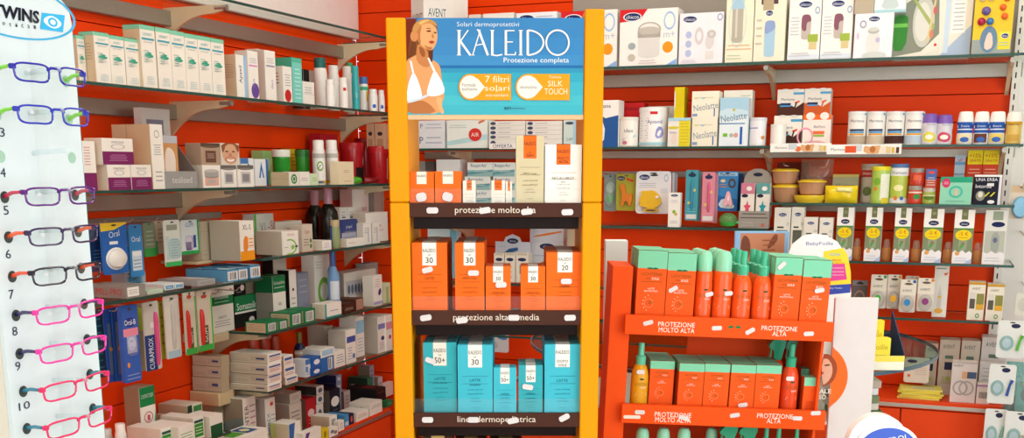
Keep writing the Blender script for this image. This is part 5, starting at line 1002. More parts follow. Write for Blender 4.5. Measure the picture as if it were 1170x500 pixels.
for i, (x0, x1, tp) in enumerate(((326, 340, 429), (324.5, 337, 417), (324, 334.5, 405.5))):
    b_ = B(LF, x0, x1, tp, z_, .012, .07, W, f'small white medicine box with blue end print, {["lowest", "middle", "topmost"][i]} of three', side('#c9a48e') + SEND, nm='medicine_box'); z_ = b_.top
for i, (x0, x1) in enumerate(((284, 296), (297, 308), (309, 320.5))):
    C(LF, x0, x1, 383, L5, .14, 'p#1d2450', 'p#c0503c', f'dark blue bottle with ribbed red cap, {ORD[i]} of three behind the stack of four', [r(.2, .1, .8, .5, '#c9b8a0', 'c')], 'bigcap')
C(LF, 335.5, 349.5, 379, L5, .09, 'p#191c44', 'p#6e6222', 'dark navy mouthwash bottle with a gold patterned cap', [r(.05, .2, .95, .56, '#c4a288', 'c'), r(.05, .46, .95, .52, '#d9d4d0', 'c'), r(.2, .24, .8, .4, '#7a4a5a', 'c')], 'broad')
m1 = B(LF, 349, 354.5, 410, L5, .022, .06, '#e4e8ee', 'small white and blue box beside the mouthwash bottle', [r(.0, .7, 1, 1, '#4f78b8'), r(0, .3, .5, .6, '#6c94c8'), l(.1, .1, .9, .3, 2, '#5a6a90')], nm='medicine_box')
m2 = B(LF, 357, 366.5, 419, L5, .01, .06, '#2a5aa8', 'small blue box, lower one beside the mouthwash bottle', [e(.5, .5, .36, .26, '#e6ecf4')], nm='medicine_box')
B(LF, 357, 366.5, 407, m2.top, .012, .06, '#2f62b0', 'small blue box, upper one beside the mouthwash bottle', [e(.5, .5, .36, .26, '#e6ecf4')], nm='medicine_box')
m3 = B(LF, 366.5, 381, 407, L5, .015, .09, '#2f6cb4', 'blue box with a barcode under a white one', [r(.55, .1, .9, .9, '#dfe4ea'), r(.6, .15, .66, .85, '#3a3f48'), r(.72, .15, .78, .85, '#3a3f48'), r(0, 0, 1, 1, '#3f78b8', 'l')], nm='medicine_box')
B(LF, 366, 382, 397.5, m3.top, .014, .1, W, 'white box with pale blue end lying on the blue box', side('#dcd8d0') + [r(.1, .2, .9, .85, '#a8d0ea')], nm='medicine_box')
B(LF, 381.5, 394, 400, L5, .02, .08, W, 'white medicine box with blue print before the tall white cartons', side('#d2ccc0') + [l(.2, .2, .9, .8, 4, '#8a8ab0')], nm='medicine_box')
B(LF, 395, 406.5, 376, L5, .02, .08, W, 'tall white carton with navy label on the lowest shelf', side('#bdb6aa') + [r(.1, .62, .95, .8, '#4a5aa8'), l(.15, .1, .6, .5, 5, '#8a9ac8'), e(.75, .2, .14, .08, '#6a8ac0')])
B(LF, 406.8, 416, 362, L5, .06, .08, W, 'tall white carton with sky blue label', [r(.0, .6, 1, .92, '#9ccce8'), l(.15, .1, .85, .5, 5, '#a8c4d8')])
B(LF, 431.5, 440.5, 361, L5, .025, .12, W, 'tall white carton with violet label', side('#b5ada2') + [r(.05, .66, .95, .8, '#8a86c8'), e(.6, .4, .2, .06, '#4a4a80'), l(.15, .08, .8, .3, 4, '#a8a0cc')])
B(LF, 441, 448, 359, L5, .02, .1, W, 'tall white carton with pink label at the end of the lowest shelf', [r(.0, .6, 1, .8, '#e09aa8'), e(.6, .38, .2, .06, '#c04a60')])
for i, (x0, x1) in enumerate(((371, 380), (382, 391))): B(LF, x0, x1, 372 + 2 * i, L5, .13, .08, '#c8c0b2', f'greyish carton at the back of the lowest shelf, {["left", "right"][i]} one', side('#a9a196') + [l(.2, .2, .8, .8, 5, '#a49c90')])
# ================================================================ base cabinet goods, left
BZ = LB0
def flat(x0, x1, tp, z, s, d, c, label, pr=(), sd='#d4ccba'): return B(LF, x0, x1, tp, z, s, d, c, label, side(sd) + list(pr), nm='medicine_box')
shelf(LF, 1.8, 3.05, .68, .28, (1.9,), 'glass shelf low on the left wall under the red planks', False)
LZ = .68
B(LF, 160.5, 178, 441, LZ, .15, .06, W, 'white and green carton with a red spiral emblem', [r(0, .66, 1, 1, '#1f8a50'), r(0, 0, 1, 1, '#a08468', 'l'), r(0, 0, 1, 1, '#c8b096', 't'), t(.5, .84, .07, 'CONTRATTUBEX', '#d8eee0', .8), ring(.5, .46, .3, .1, .8, '#d07a80'), r(.42, .4, .6, .5, '#d05a68'), p([(.8, .05), (1, .05), (1, .6), (.9, .4)], '#2a9a78')])
C(LF, 132, 145, 483, LZ, .05, 'p#e6e4de', 'p#efeee8', 'white bottle with rounded cap at the lower left', (), 'wide')
C(LF, 118, 129, 489, LZ, .12, 'p#b9b4a8', 'p#d8d6d0', 'greyish bottle beside the eyeglass rack at the lower left', (), 'wide')
GE = [r(.08, .1, .92, .7, '#3f9a3a'), l(.15, .2, .85, .6, 3, '#dff0d8'), r(.08, .74, .92, .86, '#1f5a4a')]
for i, (x0, x1, tp, s_) in enumerate(((204, 222, 485, .0), (221, 233, 475.5, .03), (184, 197, 488, .03))):
    flat(x0, x1, tp, LZ, s_, .13, W, f'white medicine box with green end, {["front", "right", "left"][i]} one on the low left shelf', [l(.1, .3, .9, .7, 3, '#7ab46a')] if i == 0 else GE, '#e0dac8')
z_ = LZ
for i, tp in enumerate((483, 473, 461)):
    b_ = flat(208 + 3 * i, 227 + 2 * i, tp, z_, .13, .12, '#dcd8c8', f'dim white medicine box, {["lowest", "middle", "topmost"][i]} of the pile behind the green ended boxes', [r(.4, .2, .95, .8, '#3f8a4a'), r(.0, .0, .3, 1, '#26402e')], '#bda98c'); z_ = b_.top
flat(241, 256, 473, BZ, .02, .1, W, 'white box with large green printed end left of the base cabinet', [r(.05, .08, .95, .62, '#3f9a3a'), r(.05, .66, .95, .86, '#1f5a3a'), l(.1, .16, .9, .5, 3, '#dff0d0')], '#e6e2d4')
flat(272, 306.5, 494, BZ, .0, .1, W, 'flat white box with green and blue squares printed on its lid', [r(.03, .2, .4, .9, '#5aa83a', 't'), r(.45, .15, .8, .85, '#2f5a9a', 't'), e(.62, .5, .1, .2, '#e8e8a8', 't')])
B(LF, 278.5, 293, 453, BZ, .1, .08, W, 'tall narrow carton with vertical black lettering', [r(0, 0, 1, 1, '#9d9680', 'l'), p([(0, .3), (1, .2), (1, .7), (0, .6)], '#7f9a98', 'l'), t(.25, .5, .28, 'IMPLANTER', '#3a3a40', .9, rot=90), l(.5, .2, .95, .9, 7, '#c49ab4'), r(.4, 0, 1, .15, '#4a9a6a')])
for i, (x0, x1) in enumerate(((262, 277), (246, 261))): B(LF, x0, x1, 455 + 3 * i, BZ, .185, .06, '#a8a288', f'olive grey carton behind the vertical lettered one, {["right", "left"][i]} of two', [r(.1, .2, .8, .6, '#5f8478')])
B(LF, 303.5, 315, 454, BZ, .09, .07, W, 'narrow carton with vertical blue lettering', side('#b9b2a8') + [t(.3, .5, .28, 'NEREX', '#3a8ac0', .6, rot=90), e(.65, .88, .16, .04, '#d84a4a'), l(.5, .2, .95, .7, 6, '#9ab0b8')])
n1 = flat(331, 345.5, 459.5, BZ, .12, .1, W2, 'white medicine box with red line print, lower of two', [l(.1, .4, .8, .8, 3, '#8a9a9a'), l(.1, .1, .6, .25, 1, '#c84a4a')], '#b7aea0')
flat(331, 344, 448, n1.top, .125, .1, W2, 'white medicine box lying on the red line printed one', [l(.2, .3, .8, .7, 2, '#a0a0a0')], '#a89e90')
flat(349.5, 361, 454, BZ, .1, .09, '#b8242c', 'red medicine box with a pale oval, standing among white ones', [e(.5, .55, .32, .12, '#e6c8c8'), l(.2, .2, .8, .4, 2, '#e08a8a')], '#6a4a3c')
for i, tp in enumerate((461, 450.5, 440.5)):
    if i == 0: z_ = BZ
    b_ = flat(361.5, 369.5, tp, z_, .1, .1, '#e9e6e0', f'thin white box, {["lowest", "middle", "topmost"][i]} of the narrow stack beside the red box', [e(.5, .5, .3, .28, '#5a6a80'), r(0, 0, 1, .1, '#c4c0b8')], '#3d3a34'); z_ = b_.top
flat(377, 388.5, 444, BZ, .1, .09, '#1c2030', 'black medicine box with a white oval', [e(.5, .62, .4, .16, '#f0f0ec'), l(.2, .2, .8, .4, 2, '#5a6080')], '#6e675c')
for i, tp in enumerate((446, 437, 428)):
    if i == 0: z_ = BZ
    b_ = flat(384, 390, tp, z_, .15, .1, '#8a98b8', f'navy flanked box, {["lowest", "middle", "topmost"][i]} of the blue stack', [e(.5, .5, .25, .25, '#d8dce8')], '#252c58'); z_ = b_.top
flat(407, 421, 469, BZ, .004, .09, W, 'long white box with grey lettering near the cabinet edge', [l(.1, .3, .9, .7, 2, '#9a8a80'), t(.6, .5, .5, 'BEMA', '#55504c', .5, 'l')], '#ddd6c8')
flat(422.5, 436.5, 458.5, BZ, .004, .1, W, 'long white box with black lettering near the cabinet edge', [l(.1, .5, .9, .8, 2, '#a0a0a0'), t(.5, .5, .4, 'VOLTA', '#3a3634', .5, 'l')], '#dcd4c4')
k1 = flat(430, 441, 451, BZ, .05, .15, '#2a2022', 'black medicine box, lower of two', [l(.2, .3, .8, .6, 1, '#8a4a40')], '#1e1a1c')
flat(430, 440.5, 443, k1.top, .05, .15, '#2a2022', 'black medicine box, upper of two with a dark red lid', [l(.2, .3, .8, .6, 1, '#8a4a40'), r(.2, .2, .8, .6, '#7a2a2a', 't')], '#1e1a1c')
flat(441, 449, 457, BZ, .02, .028, '#2f7a4a', 'small green medicine box at the end of the base cabinet', [l(.2, .3, .8, .7, 2, '#8ac49c')], '#2a6a40')
flat(438, 449, 437, BZ, .13, .025, W, 'white medicine box at the far end of the base cabinet', [], '#d8cfc0')
flat(422.5, 427.5, 417, BZ, .18, .06, '#b4c0d8', 'tall pale blue ended box at the back of the base cabinet', [l(.2, .1, .8, .9, 6, '#7a8ab0')], '#8f8678')
flat(420, 426, 431, BZ, .14, .1, '#3a8a6a', 'dark green box with pale lettering on its flank', [t(.5, .55, .4, 'LIBRAMAX', '#cfd8c8', .8, 'l')], '#26392c')
flat(432, 437, 430, BZ, .16, .1, '#d8d4dc', 'white ended box behind the black medicine boxes', [l(.2, .2, .8, .8, 3, '#8a90b0')], '#9a7a6c')
flat(393, 400, 446, BZ, .18, .09, '#e2d2d2', 'pinkish box end at the back of the base cabinet', [l(.2, .2, .8, .8, 3, '#c08a90')], '#8a7264')
flat(330.5, 344, 482, BZ, .0, .08, W, 'white box with blue end corner at the cabinet front', [p([(0, 0), (.25, 0), (.5, 1), (0, 1)], '#3a6ab0'), l(.5, .2, .95, .5, 2, '#a0a0a8'), r(0, 0, .3, 1, '#b8c87a', 'l')], '#cfc8a8')
flat(376.5, 385, 474.5, BZ, .012, .085, W, 'long white box with striped flank and barcode end', bar + [r(k * .1, .1, k * .1 + .012, .9, '#a8a088', 'l') for k in range(1, 10)], '#c8bfa4')
flat(345.5, 367, 490.5, BZ, -.03, .028, W, 'white box with purple curve at the lower edge of the picture', [p([(0, 0), (.1, 0), (.4, .9), (.2, .9)], '#5a3a8a')], '#e8e2d4')
flat(367.5, 375, 489, BZ, -.03, .028, '#e0c82a', 'yellow medicine box at the lower edge of the picture', [e(.5, .5, .2, .3, '#a08a10')], '#d8c02a')
flat(376, 386, 488, BZ, -.03, .028, W, 'white box with grey oval prints at the lower edge of the picture', [e(.35, .6, .2, .2, '#7a7a7a'), e(.7, .4, .2, .2, '#8a8a8a')], '#d8d2c6')
flat(386.5, 393, 480, BZ, -.012, .022, W, 'narrow white box beside the barcode ended one', [l(.2, .2, .8, .8, 3, '#a8a8a8')], '#d0c8b8')
flat(393.5, 398.5, 473, BZ, .004, .09, '#4a9ad0', 'light blue box end near the cabinet edge', [r(.1, .1, .9, .4, '#c8e0f0')], '#4a8ab8')
flat(399, 404, 472, BZ, .004, .09, '#20264a', 'navy box end with a red mark near the cabinet edge', [e(.5, .5, .25, .3, '#d05a4a')], '#23284a')
# ================================================================ back wall, top shelf
def chicco(u, v, w=.26, h=.1): return [e(u, v, w / 2 * 1.15, h / 2 * 1.2, '#e8eaf0'), e(u, v, w / 2, h / 2, '#1f2f66'), t(u, v, h * .5, 'chicco', '#f0f2f6', w * .8)]
CB = '#f3f1ec'
av = B(BF, 470, 524, -12, B1, .05, .1, '#f4f1ea', 'white breast pump box with coloured lettering behind the header sign', [t(.3, .72, .1, 'AVENT', '#3d6a72', .4), r(.66, .55, .97, .66, '#c8a8d8'), r(.66, .4, .97, .55, '#3a4a8c'), t(.5, .66, .1, 'AVENT', '#8a7a52', .8, 'l')], yaw=56)
for i, (x0, x1, tp, c_) in enumerate(((536, 549, 16.5, '#e8ddcc'), (552, 587, 15, '#f0eee8'))): B(BF, x0, x1, tp, B1, .03, .1, c_, f'white box peeking over the header sign, {["left", "right"][i]} of two', [l(.1, .85, .7, .92, 1, '#8a96b8')])
B(BF, 590, 636, 14, B1, .03, .1, '#eef2f6', 'white baby product box with a dark oval logo over the header sign', chicco(.25, .9, .36, .12) + [l(.5, .9, .9, .95, 1, '#a0b8d8')])
def zero(): return [ring(.86, .78, .1, .16, .78, '#9fc0e8'), t(.86, .54, .1, 'm+', '#b4c4d8', .2), e(.84, .32, .09, .1, '#ee9a22'), p([(.8, 0), (1, .12), (1, 0)], '#8fb4e4'), p([(0, .78), (.36, .82), (.48, 1), (0, 1)], '#d4262c')]
ch0 = zero() + chicco(.22, .87, .28, .13) + [r(.33, .2, .7, .52, '#dcdad6'), e(.515, .2, .185, .05, '#dcdad6'), r(.32, .5, .71, .62, '#a9a49a'), e(.515, .62, .195, .07, '#c2beb4'), ring(.52, .64, .2, .13, .86, '#b8b4aa'), e(.22, .36, .065, .06, '#9fb0b4'), e(.22, .16, .065, .06, '#c4c0b4'), l(.34, .03, .65, .12, 2, '#c8b8b4')]
B(BF, 641, 705, 12, B1, .03, .1, CB, 'white box with red corner partly hidden by the yellow stand', ch0)
B(BF, 708, 774, 10, B1, .02, .1, CB, 'white steriliser box with red corner and a pail picture', ch0)
B(BF, 776, 826, 14.5, B1, .02, .1, '#f0edf2', 'white breast pump box with blue circles', chicco(.24, .88, .3, .12) + [ring(.92, .9, .06, .07, .7, '#8f9cc8'), e(.22, .58, .07, .07, '#b4c0e4'), e(.22, .4, .07, .07, '#b4c0e4'), e(.22, .22, .07, .07, '#b4c0e4'), ring(.46, .55, .1, .17, .55, '#d4d0d0'), p([(.6, .5), (.72, .66), (.82, .55), (.78, .3), (.62, .3)], '#d9d5d3', sm=2), ring(.74, .58, .1, .08, .5, '#c4c0bc'), r(.62, .1, .8, .25, '#e2dedc'), l(.05, .03, .4, .1, 2, '#b8b4c4')])
B(BF, 829.5, 861, -14, B1, .02, .09, '#efebd2', 'cream box picturing a silver flask with blue lid', [r(.22, .3, .62, .74, '#b6b2a2'), e(.42, .3, .2, .03, '#b6b2a2'), r(.2, .72, .64, .84, '#a8cce0'), e(.42, .84, .22, .05, '#a8cce0'), ring(.42, .55, .32, .34, .93, '#c4d8e0'), r(.34, .34, .42, .72, '#d4d0c2'), l(.05, .16, .95, .26, 2, '#e0b890'), l(.05, .04, .6, .12, 2, '#b8c4a8')])
B(BF, 862, 897.5, -14, B1, .02, .09, '#efead4', 'cream box with a cut-out window and a blue thermal flask picture', [r(.2, .78, .74, 1, '#5a4650'), r(.26, .7, .6, .84, '#b9a98a')] + chicco(.47, .66, .22, .07) + [p([(.34, .12), (.36, .07), (.66, .07), (.68, .12), (.68, .5), (.64, .56), (.38, .56), (.34, .5)], '#a8cce2', sm=1), p([(.34, .36), (.68, .44), (.68, .5), (.64, .56), (.38, .56), (.34, .5)], '#8fa8d4', sm=1), l(.06, .2, .26, .62, 4, '#c8c4b0')])
th_ = lambda: chicco(.5, .9, .4, .1) + [ring(.88, .8, .08, .06, .6, '#9fb4cc'), p([(.4, .42), (.42, .34), (.66, .34), (.7, .42), (.7, .68), (.64, .74), (.44, .74), (.4, .68)], '#c4b8b0', sm=1), p([(.4, .5), (.56, .46), (.56, .62), (.7, .62), (.7, .68), (.64, .74), (.44, .74), (.4, .68)], '#8a5a6a', sm=1), r(.66, .18, .9, .32, '#d8c894'), r(.62, .3, .93, .42, '#a0b84a'), l(.06, .4, .34, .72, 6, '#c4c8d0'), r(0, .02, 1, .1, '#dbe4ee'), l(.06, .06, .7, .14, 2, '#b0b0b8')]
B(BF, 901, 937.5, -2, B1, .02, .09, CB, 'white box picturing a purple flask and green cup, left of two', th_())
B(BF, 938.5, 974, -3, B1, .02, .09, CB, 'white box picturing a purple flask and green cup, right of two', th_())
bw = B(BF, 976, 1020, 15, B1, .004, .05, '#f1ecf1', 'white bottle warmer box under two stacked boxes', chicco(.5, .87, .28, .11) + [ring(.22, .76, .09, .09, .6, '#a8a8b8'), p([(.34, .1), (.66, .1), (.7, .4), (.62, .58), (.4, .58), (.3, .4)], '#dfe0dc', sm=1), e(.5, .6, .15, .06, '#b4b8b0'), e(.5, .64, .13, .05, '#d0d4cc'), p([(.2, .0), (.9, .0), (.8, .14), (.3, .14)], '#cfd4d0', sm=1), e(.1, .5, .03, .08, '#dcc0d4'), e(.62, .4, .06, .06, '#c4bcd8')])
B(BF, 1000, 1036, -25, bw.top, .004, .05, '#e4f0f2', 'white and aqua box on top of the bottle warmer box', [p([(.2, .1), (.8, .1), (.7, .4), (.5, .5), (.3, .4)], '#c4d4d4', sm=1), r(0, 0, 1, .08, '#a8d4dc')])
B(BF, 977, 999.5, -25, bw.top, .004, .05, '#b9ad98', 'beige grey box stacked beside the aqua one')
wb = B(BF, 1021, 1111, -24, B1, .056, .12, '#e9e4d6', 'large window box with a bowl, spoon and green cup inside', [p([(.0, .02), (.0, .6), (.22, .75), (.56, .92), (.6, .3), (.38, .08)], '#8c9080'), p([(.0, .0), (.62, .0), (.62, .14), (.4, .02)], '#dfe0d2'), p([(.6, .0), (1, 0), (1, .4)], '#a8bcd4'), r(.66, .05, .72, 1, '#c8dcec'), r(.74, .3, .92, 1, '#f2f0ee'), l(.76, .32, .9, .96, 12, '#b8b8b4'), ring(.59, .93, .05, .07, .6, '#7f96b4'), e(.56, .16, .018, .02, '#d03a34'), p([(.0, .1), (.18, .1), (.2, .5), (.17, .56), (.03, .56), (.0, .45)], '#3f8a3c', sm=1), r(.0, .4, .19, .45, '#7ac85a'), e(.39, .46, .14, .33, '#c9cbc0'), e(.38, .46, .1, .25, '#dcdcd2'), p([(.2, .8), (.24, .8), (.54, .4), (.52, .34)], '#a9b470'), p([(.44, .2), (.47, .2), (.56, .9), (.54, .92)], '#d8c894'), e(.5, .3, .025, .06, '#d88a6a'), e(.53, .6, .025, .05, '#c86a70')])
tyb = B(BF, 1113, 1158, -24, B1, .015, .1, '#e9c63a', 'yellow toy box with coloured balls and a googly eyed toy', [r(0, 0, 1, .2, '#9aa4a0'), e(.42, .2, .22, .18, '#6a8aa4'), p([(.3, .1), (.4, .05), (.55, .1), (.5, .28), (.38, .3)], '#e8d0c0', sm=1), r(.66, .06, .98, .3, '#f0d83c')] + chicco(.83, .24, .18, .06) + [l(.68, .1, .95, .17, 2, '#8ac0d4')])
for (u, v_, rr_, c_) in ((.2, .44, .11, 'p#b01e44'), (.42, .44, .1, 'p#3a78b8'), (.3, .58, .12, 'p#6a5a9c'), (.18, .76, .1, 'p#e8e4de'), (.4, .76, .1, 'p#eeeae4'), (.78, .5, .09, 'p#ee6a2c'), (.72, .62, .09, 'p#ee6a2c'), (.8, .74, .09, 'p#ee6a2c')):
    R_ = rr_ * tyb.w; V_, F_ = lathe([(R_ * math.sin(math.pi * k / 8), -R_ * math.cos(math.pi * k / 8)) for k in range(1, 8)], 14); o = mk('toy_ball', [((u - .5) * tyb.w + x, y - .003, v_ * tyb.h + z) for x, y, z in V_], F_, c_, None, tyb.o, None, True)
# ================================================================ back wall, milk powder shelf
hum = lambda: [p([(0, 0), (1, 0), (1, .68), (.6, .62), (.2, .8), (0, .78)], '#2c5a9c', sm=0), p([(0, .05), (.55, .05), (.6, .5), (.3, .6), (0, .58)], '#e8eef4', sm=1), r(0, .02, .4, .3, '#4a90c8'), t(.5, .88, .08, 'Humana', '#22305c', .9)]
B(BF, 670, 706.5, 114.5, B2, .02, .08, CB, 'white and blue baby milk box beside the yellow stand', hum())
B(BF, 707.5, 736, 117.5, B2, .12, .06, '#c02024', 'red baby milk box behind a white tin', [t(.55, .88, .09, 'Humana', '#5a1a24', .6)])
pr_can = lambda c1, c2, s_: [r(0, .0, 1, .05, '#c9c4ba', 'c'), t(.5, .55, .13, s_, '#3a3a44', .6, 'c'), p([(.2, .2), (.8, .35), (.8, .42), (.3, .3)], c1, 'c', 1), e(.35, .15, .1, .06, c2, 'c')]
C(BF, 708, 729.5, 134, B2, .02, 'p#efece4', 'p#e4e0d6', 'small white tin with pink and blue print', pr_can('#7ab8cc', '#c87a8a', 'idex'), 'can', 'tin', 'tin', cn='lid')
C(BF, 730.5, 763, 123, B2, .025, 'p#f0f0ee', 'p#efefec', 'large white formula tin with purple print', [r(.42, .82, .62, .9, '#cc2a30', 'c'), t(.55, .62, .12, 'Aptamil', '#4a4a90', .55, 'c'), p([(.55, .2), (.8, .25), (.78, .5), (.6, .52)], '#9a9ad0', 'c', 1), r(0, .05, 1, .12, '#a8d4e0', 'c'), l(.1, .2, .38, .75, 9, '#a8acb8', 'c')], 'can', 'tin', 'tin', cn='lid')
v, f = pillow(.13, .16, .05); fo = place(BF, 737, 770, 116, B2, .14); o = mk('foil_bag', v, f, 'p#e3e3df', None, BF.M(fo.a, B2, .14), True); tag(o, 'white foil bag standing behind the large formula tin', 'bag'); add_print(o, [t(.6, .86, .07, 'Humana', '#3a3f5a', .4)], .13, .05, .16)
ls = B(BF, 763, 788.5, 134.5, B2, .02, .06, '#e8e6de', 'cream and yellow baby food box beside the formula tin', [r(.5, .0, 1, .95, '#e2d234'), l(.55, .1, .95, .85, 7, '#c8b824'), e(.25, .66, .25, .05, '#d8c83a'), p([(.15, .1), (.42, .12), (.4, .5), (.2, .5)], '#e8d8c8', sm=1), t(.25, .5, .08, 'Sinlac', '#8a7aa0', .4), r(0, .9, 1, 1, '#a8d4e4')])
B(BF, 770.5, 782, 99.5, ls.top, .03, .06, '#d9c41a', 'yellow box standing on the cream and yellow box', [r(0, 0, 1, 1, '#b89a12', 'r'), p([(0, .2), (.12, .4), (.12, .8), (0, .9)], '#e8e4d8')])
neo = lambda big=0: [t(.52, .42, .24, 'Neolatte', '#7a8a9c', .9, rot=8), t(.84, .2, .3, '1', '#2a62b4', .2), l(.1, .72, .8, .8, 1, '#c8c890'), e(.16, .74, .08, .03, '#d8d490'), e(.42, .74, .08, .03, '#a8c0d8'), r(.03, .06, .22, .16, '#8aa0c4')]
na = B(BF, 790.5, 819.5, 134.5, B2, .02, .07, '#eeead6', 'cream formula box with blue number one, lower of two', neo())
B(BF, 790.5, 821.5, 104, na.top, .022, .07, '#f0ecd8', 'cream formula box with blue number one, upper of two', neo())
B(BF, 822, 854.5, 111.5, B2, .012, .06, '#e3eef4', 'tall blue and white formula box with a large number one', [r(0, .62, 1, 1, '#a9cfe4'), p([(0, .5), (1, .62), (1, .75), (0, .8)], '#c8e0ec', sm=1), t(.5, .6, .14, 'Neolatte', '#5f7f98', .9, rot=8), t(.78, .22, .36, '1', '#2a62b8', .26), r(0, .46, .9, .48, '#3f78b4'), r(.14, .2, .3, .27, '#7ab83a'), e(.44, .23, .07, .04, '#a8b8a0'), e(.6, .23, .08, .05, '#dca0a0'), e(.5, .75, .05, .03, '#c8c45a')])
B(BF, 826, 858.5, 103, B2, .09, .06, '#ece8dc', 'cream formula box behind the tall blue and white one', [l(.6, .85, .95, .95, 1, '#c8d0c0')])
C(BF, 856.5, 875.5, 134.5, B2, .02, 'p#e6e6ea', 'p#d8d8dc', 'small white tin with fine blue print', [l(.15, .3, .6, .8, 6, '#a0a8cc', 'c'), e(.75, .3, .1, .07, '#d8904a', 'c'), r(0, .62, .5, .65, '#5a6ab0', 'c')], 'can', 'tin', 'tin', cn='lid')
ch_ = lambda c1='#4a2a22', o_='#d8502a': [p([(0, 0), (1, 0), (1, .5), (.7, .3), (.45, .42), (0, .46)], c1), t(.4, .62, .1, 'Meritene', '#4a4a58', .55), p([(.62, .5), (.86, .58), (.84, .5), (.7, .46)], o_, sm=1), p([(.7, .5), (.76, .5), (.66, .18), (.6, .16)], c1), r(.12, .4, .52, .48, '#2a3a5c'), r(.12, .34, .52, .39, '#4a9ad0'), r(.6, .8, 1, .88, '#4a9ac8'), e(.3, .98, .14, .04, '#d8d6d0'), e(.7, .98, .14, .04, '#d8d6d0')]
c1 = B(BF, 884, 916, 132, B2, .07, .07, '#e9e4da', 'white and dark chocolate drink box, lower left of four', ch_())
c2 = B(BF, 917, 949, 131, B2, .07, .07, '#f0e4dc', 'white and pink drink box with orange top, lower right of four', [r(0, .84, 1, 1, '#ee6a22'), e(.26, .96, .16, .12, '#f2e8e0'), e(.76, .96, .16, .12, '#f2e8e0'), p([(0, .1), (.5, .2), (.9, .1), (1, .0), (0, 0)], '#eab4b4', sm=1), r(.38, .38, .78, .48, '#e8703a'), r(.38, .3, .78, .36, '#8ab83a'), t(.6, .62, .08, 'BioPura', '#8a8a90', .5), ring(.1, .3, .3, .3, .8, '#e8a0b0')])
B(BF, 888, 918.5, 102, c1.top, .072, .07, '#dcd8d0', 'white and dark chocolate drink box, upper left of four', ch_())
B(BF, 919, 949, 101, c2.top, .072, .07, '#dcd8d0', 'white and caramel drink box, upper right of four', ch_('#c85a2a', '#e05a34'))
C(BF, 880.5, 898, 142, B2, .006, 'p#f0ede6', 'p#eceae4', 'small white lidded cup before the chocolate drink boxes', [l(.3, .3, .7, .5, 2, '#b8b0a8', 'c')], 'can', 'cup', 'cup', cn='lid')
for i, (x0, x1, yb, lab) in enumerate(((880, 950, 173.5, 'left'), (944.5, 1030, 176, 'right'))):
    bz = BF.hit((x0 + x1) / 2, yb, -.004 - .002 * i)[1]
    st_ = B(BF, x0, x1, 163.5 if i == 0 else 164.8, bz, -.004 - .002 * i, .0015, '#f2f0ea', f'paper shelf strip with product pictures, {lab} of two', [t(.16 if i else .18, .5, .3, 'Meritene', '#6a6a78', .2), r(.25, .15, .4, .85, '#e05a34') if i else e(.46, .35, .05, .3, '#e0703a'), r(.4 if i else .3, .3, .48 if i else .44, .95, '#c8d0d4'), p([(.5, .05), (.74, .05), (.78, .6), (.7, .95), (.6, .7), (.5, .9)], '#d9a878', sm=1), p([(.7, .1), (.82, .1), (.82, .85), (.72, .8)], '#e6dcc8'), e(.62, .5, .04, .35, '#b8703c'), r(.8, .1, .86, .75, '#d8c490'), r(.87, .1, .91, .7, '#d8b04a'), r(.93, .1, .97, .7, '#5a3a2a')], 'strip', 'shelf_strip')
dc = lambda c: [r(0, .05, 1, .28, c, 'c'), t(.5, .72, .08, 'Meritene', '#4a4a58', .6, 'c'), r(.2, .42, .8, .48, '#2a3a5c', 'c'), r(.2, .36, .8, .41, '#4a9ad0', 'c'), r(.2, .3, .8, .35, '#e0a03a', 'c'), e(.85, .92, .05, .03, '#3a8ac8', 'c')]
for i, (x0, x1, c_, n_) in enumerate(((969, 989.5, '#b9a894', 'beige based'), (990.5, 1011, '#c8b8a0', 'cream based'), (1012, 1033, '#4a2c28', 'chocolate brown based'), (1034, 1055, '#b4c6d4', 'pale blue based'))):
    C(BF, x0, x1, 127.5, B2, .02, 'p#e9e7e2', 'p#dfe0de', f'{n_} white drink tin in the row of four', dc(c_), 'can', 'tin', 'tin', cn='lid')
for i, (x0, x1, c_, n_) in enumerate(((1053.5, 1071, '#d8d24a', 'yellow'), (1070.5, 1088, '#c84a6a', 'pink'))):
    C(BF, x0, x1, 130 + i, B2, .012, 'p#d4d2da', 'p#7a5aae', f'small drink bottle with violet cap and {n_} label', [e(.5, .25, .34, .18, c_, 'c'), e(.5, .25, .2, .08, '#eee8dc', 'c'), t(.6, .66, .05, 'Nutridrink', '#6a6a7a', .5, 'c')], 'shake')
for i, (x0, x1, c_, n_) in enumerate(((1094, 1111.5, '#e8d8b0', 'cream'), (1113, 1129.5, '#6a3a2a', 'brown'), (1130.5, 1148, '#e0c86a', 'yellow'))):
    C(BF, x0, x1, 127.5, B2, .015, 'p#e9ecf0', 'p#f1efe9', f'white drink bottle with blue label and {n_} picture', [r(0, .35, 1, .68, '#2a5aa8', 'c'), p([(.1, .5), (.9, .62), (.9, .68), (.1, .58)], '#e8ecf2', 'c'), t(.5, .56, .06, 'Ensure', '#eaf0f6', .6, 'c'), r(.15, .06, .8, .33, c_, 'c'), e(.5, .15, .2, .08, '#3a6ab8', 'c')], 'shake')
C(BF, 1149.5, 1167, 128, B2, .012, 'p#d8b860', 'p#efeae0', 'golden drink bottle with white cap at the end of its shelf', [r(0, .62, 1, .7, '#c89a2a', 'c'), t(.5, .62, .07, 'VitaChoc', '#6a4a1a', .6, 'c'), r(.2, .1, .8, .3, '#c8a04a', 'c')], 'shake')
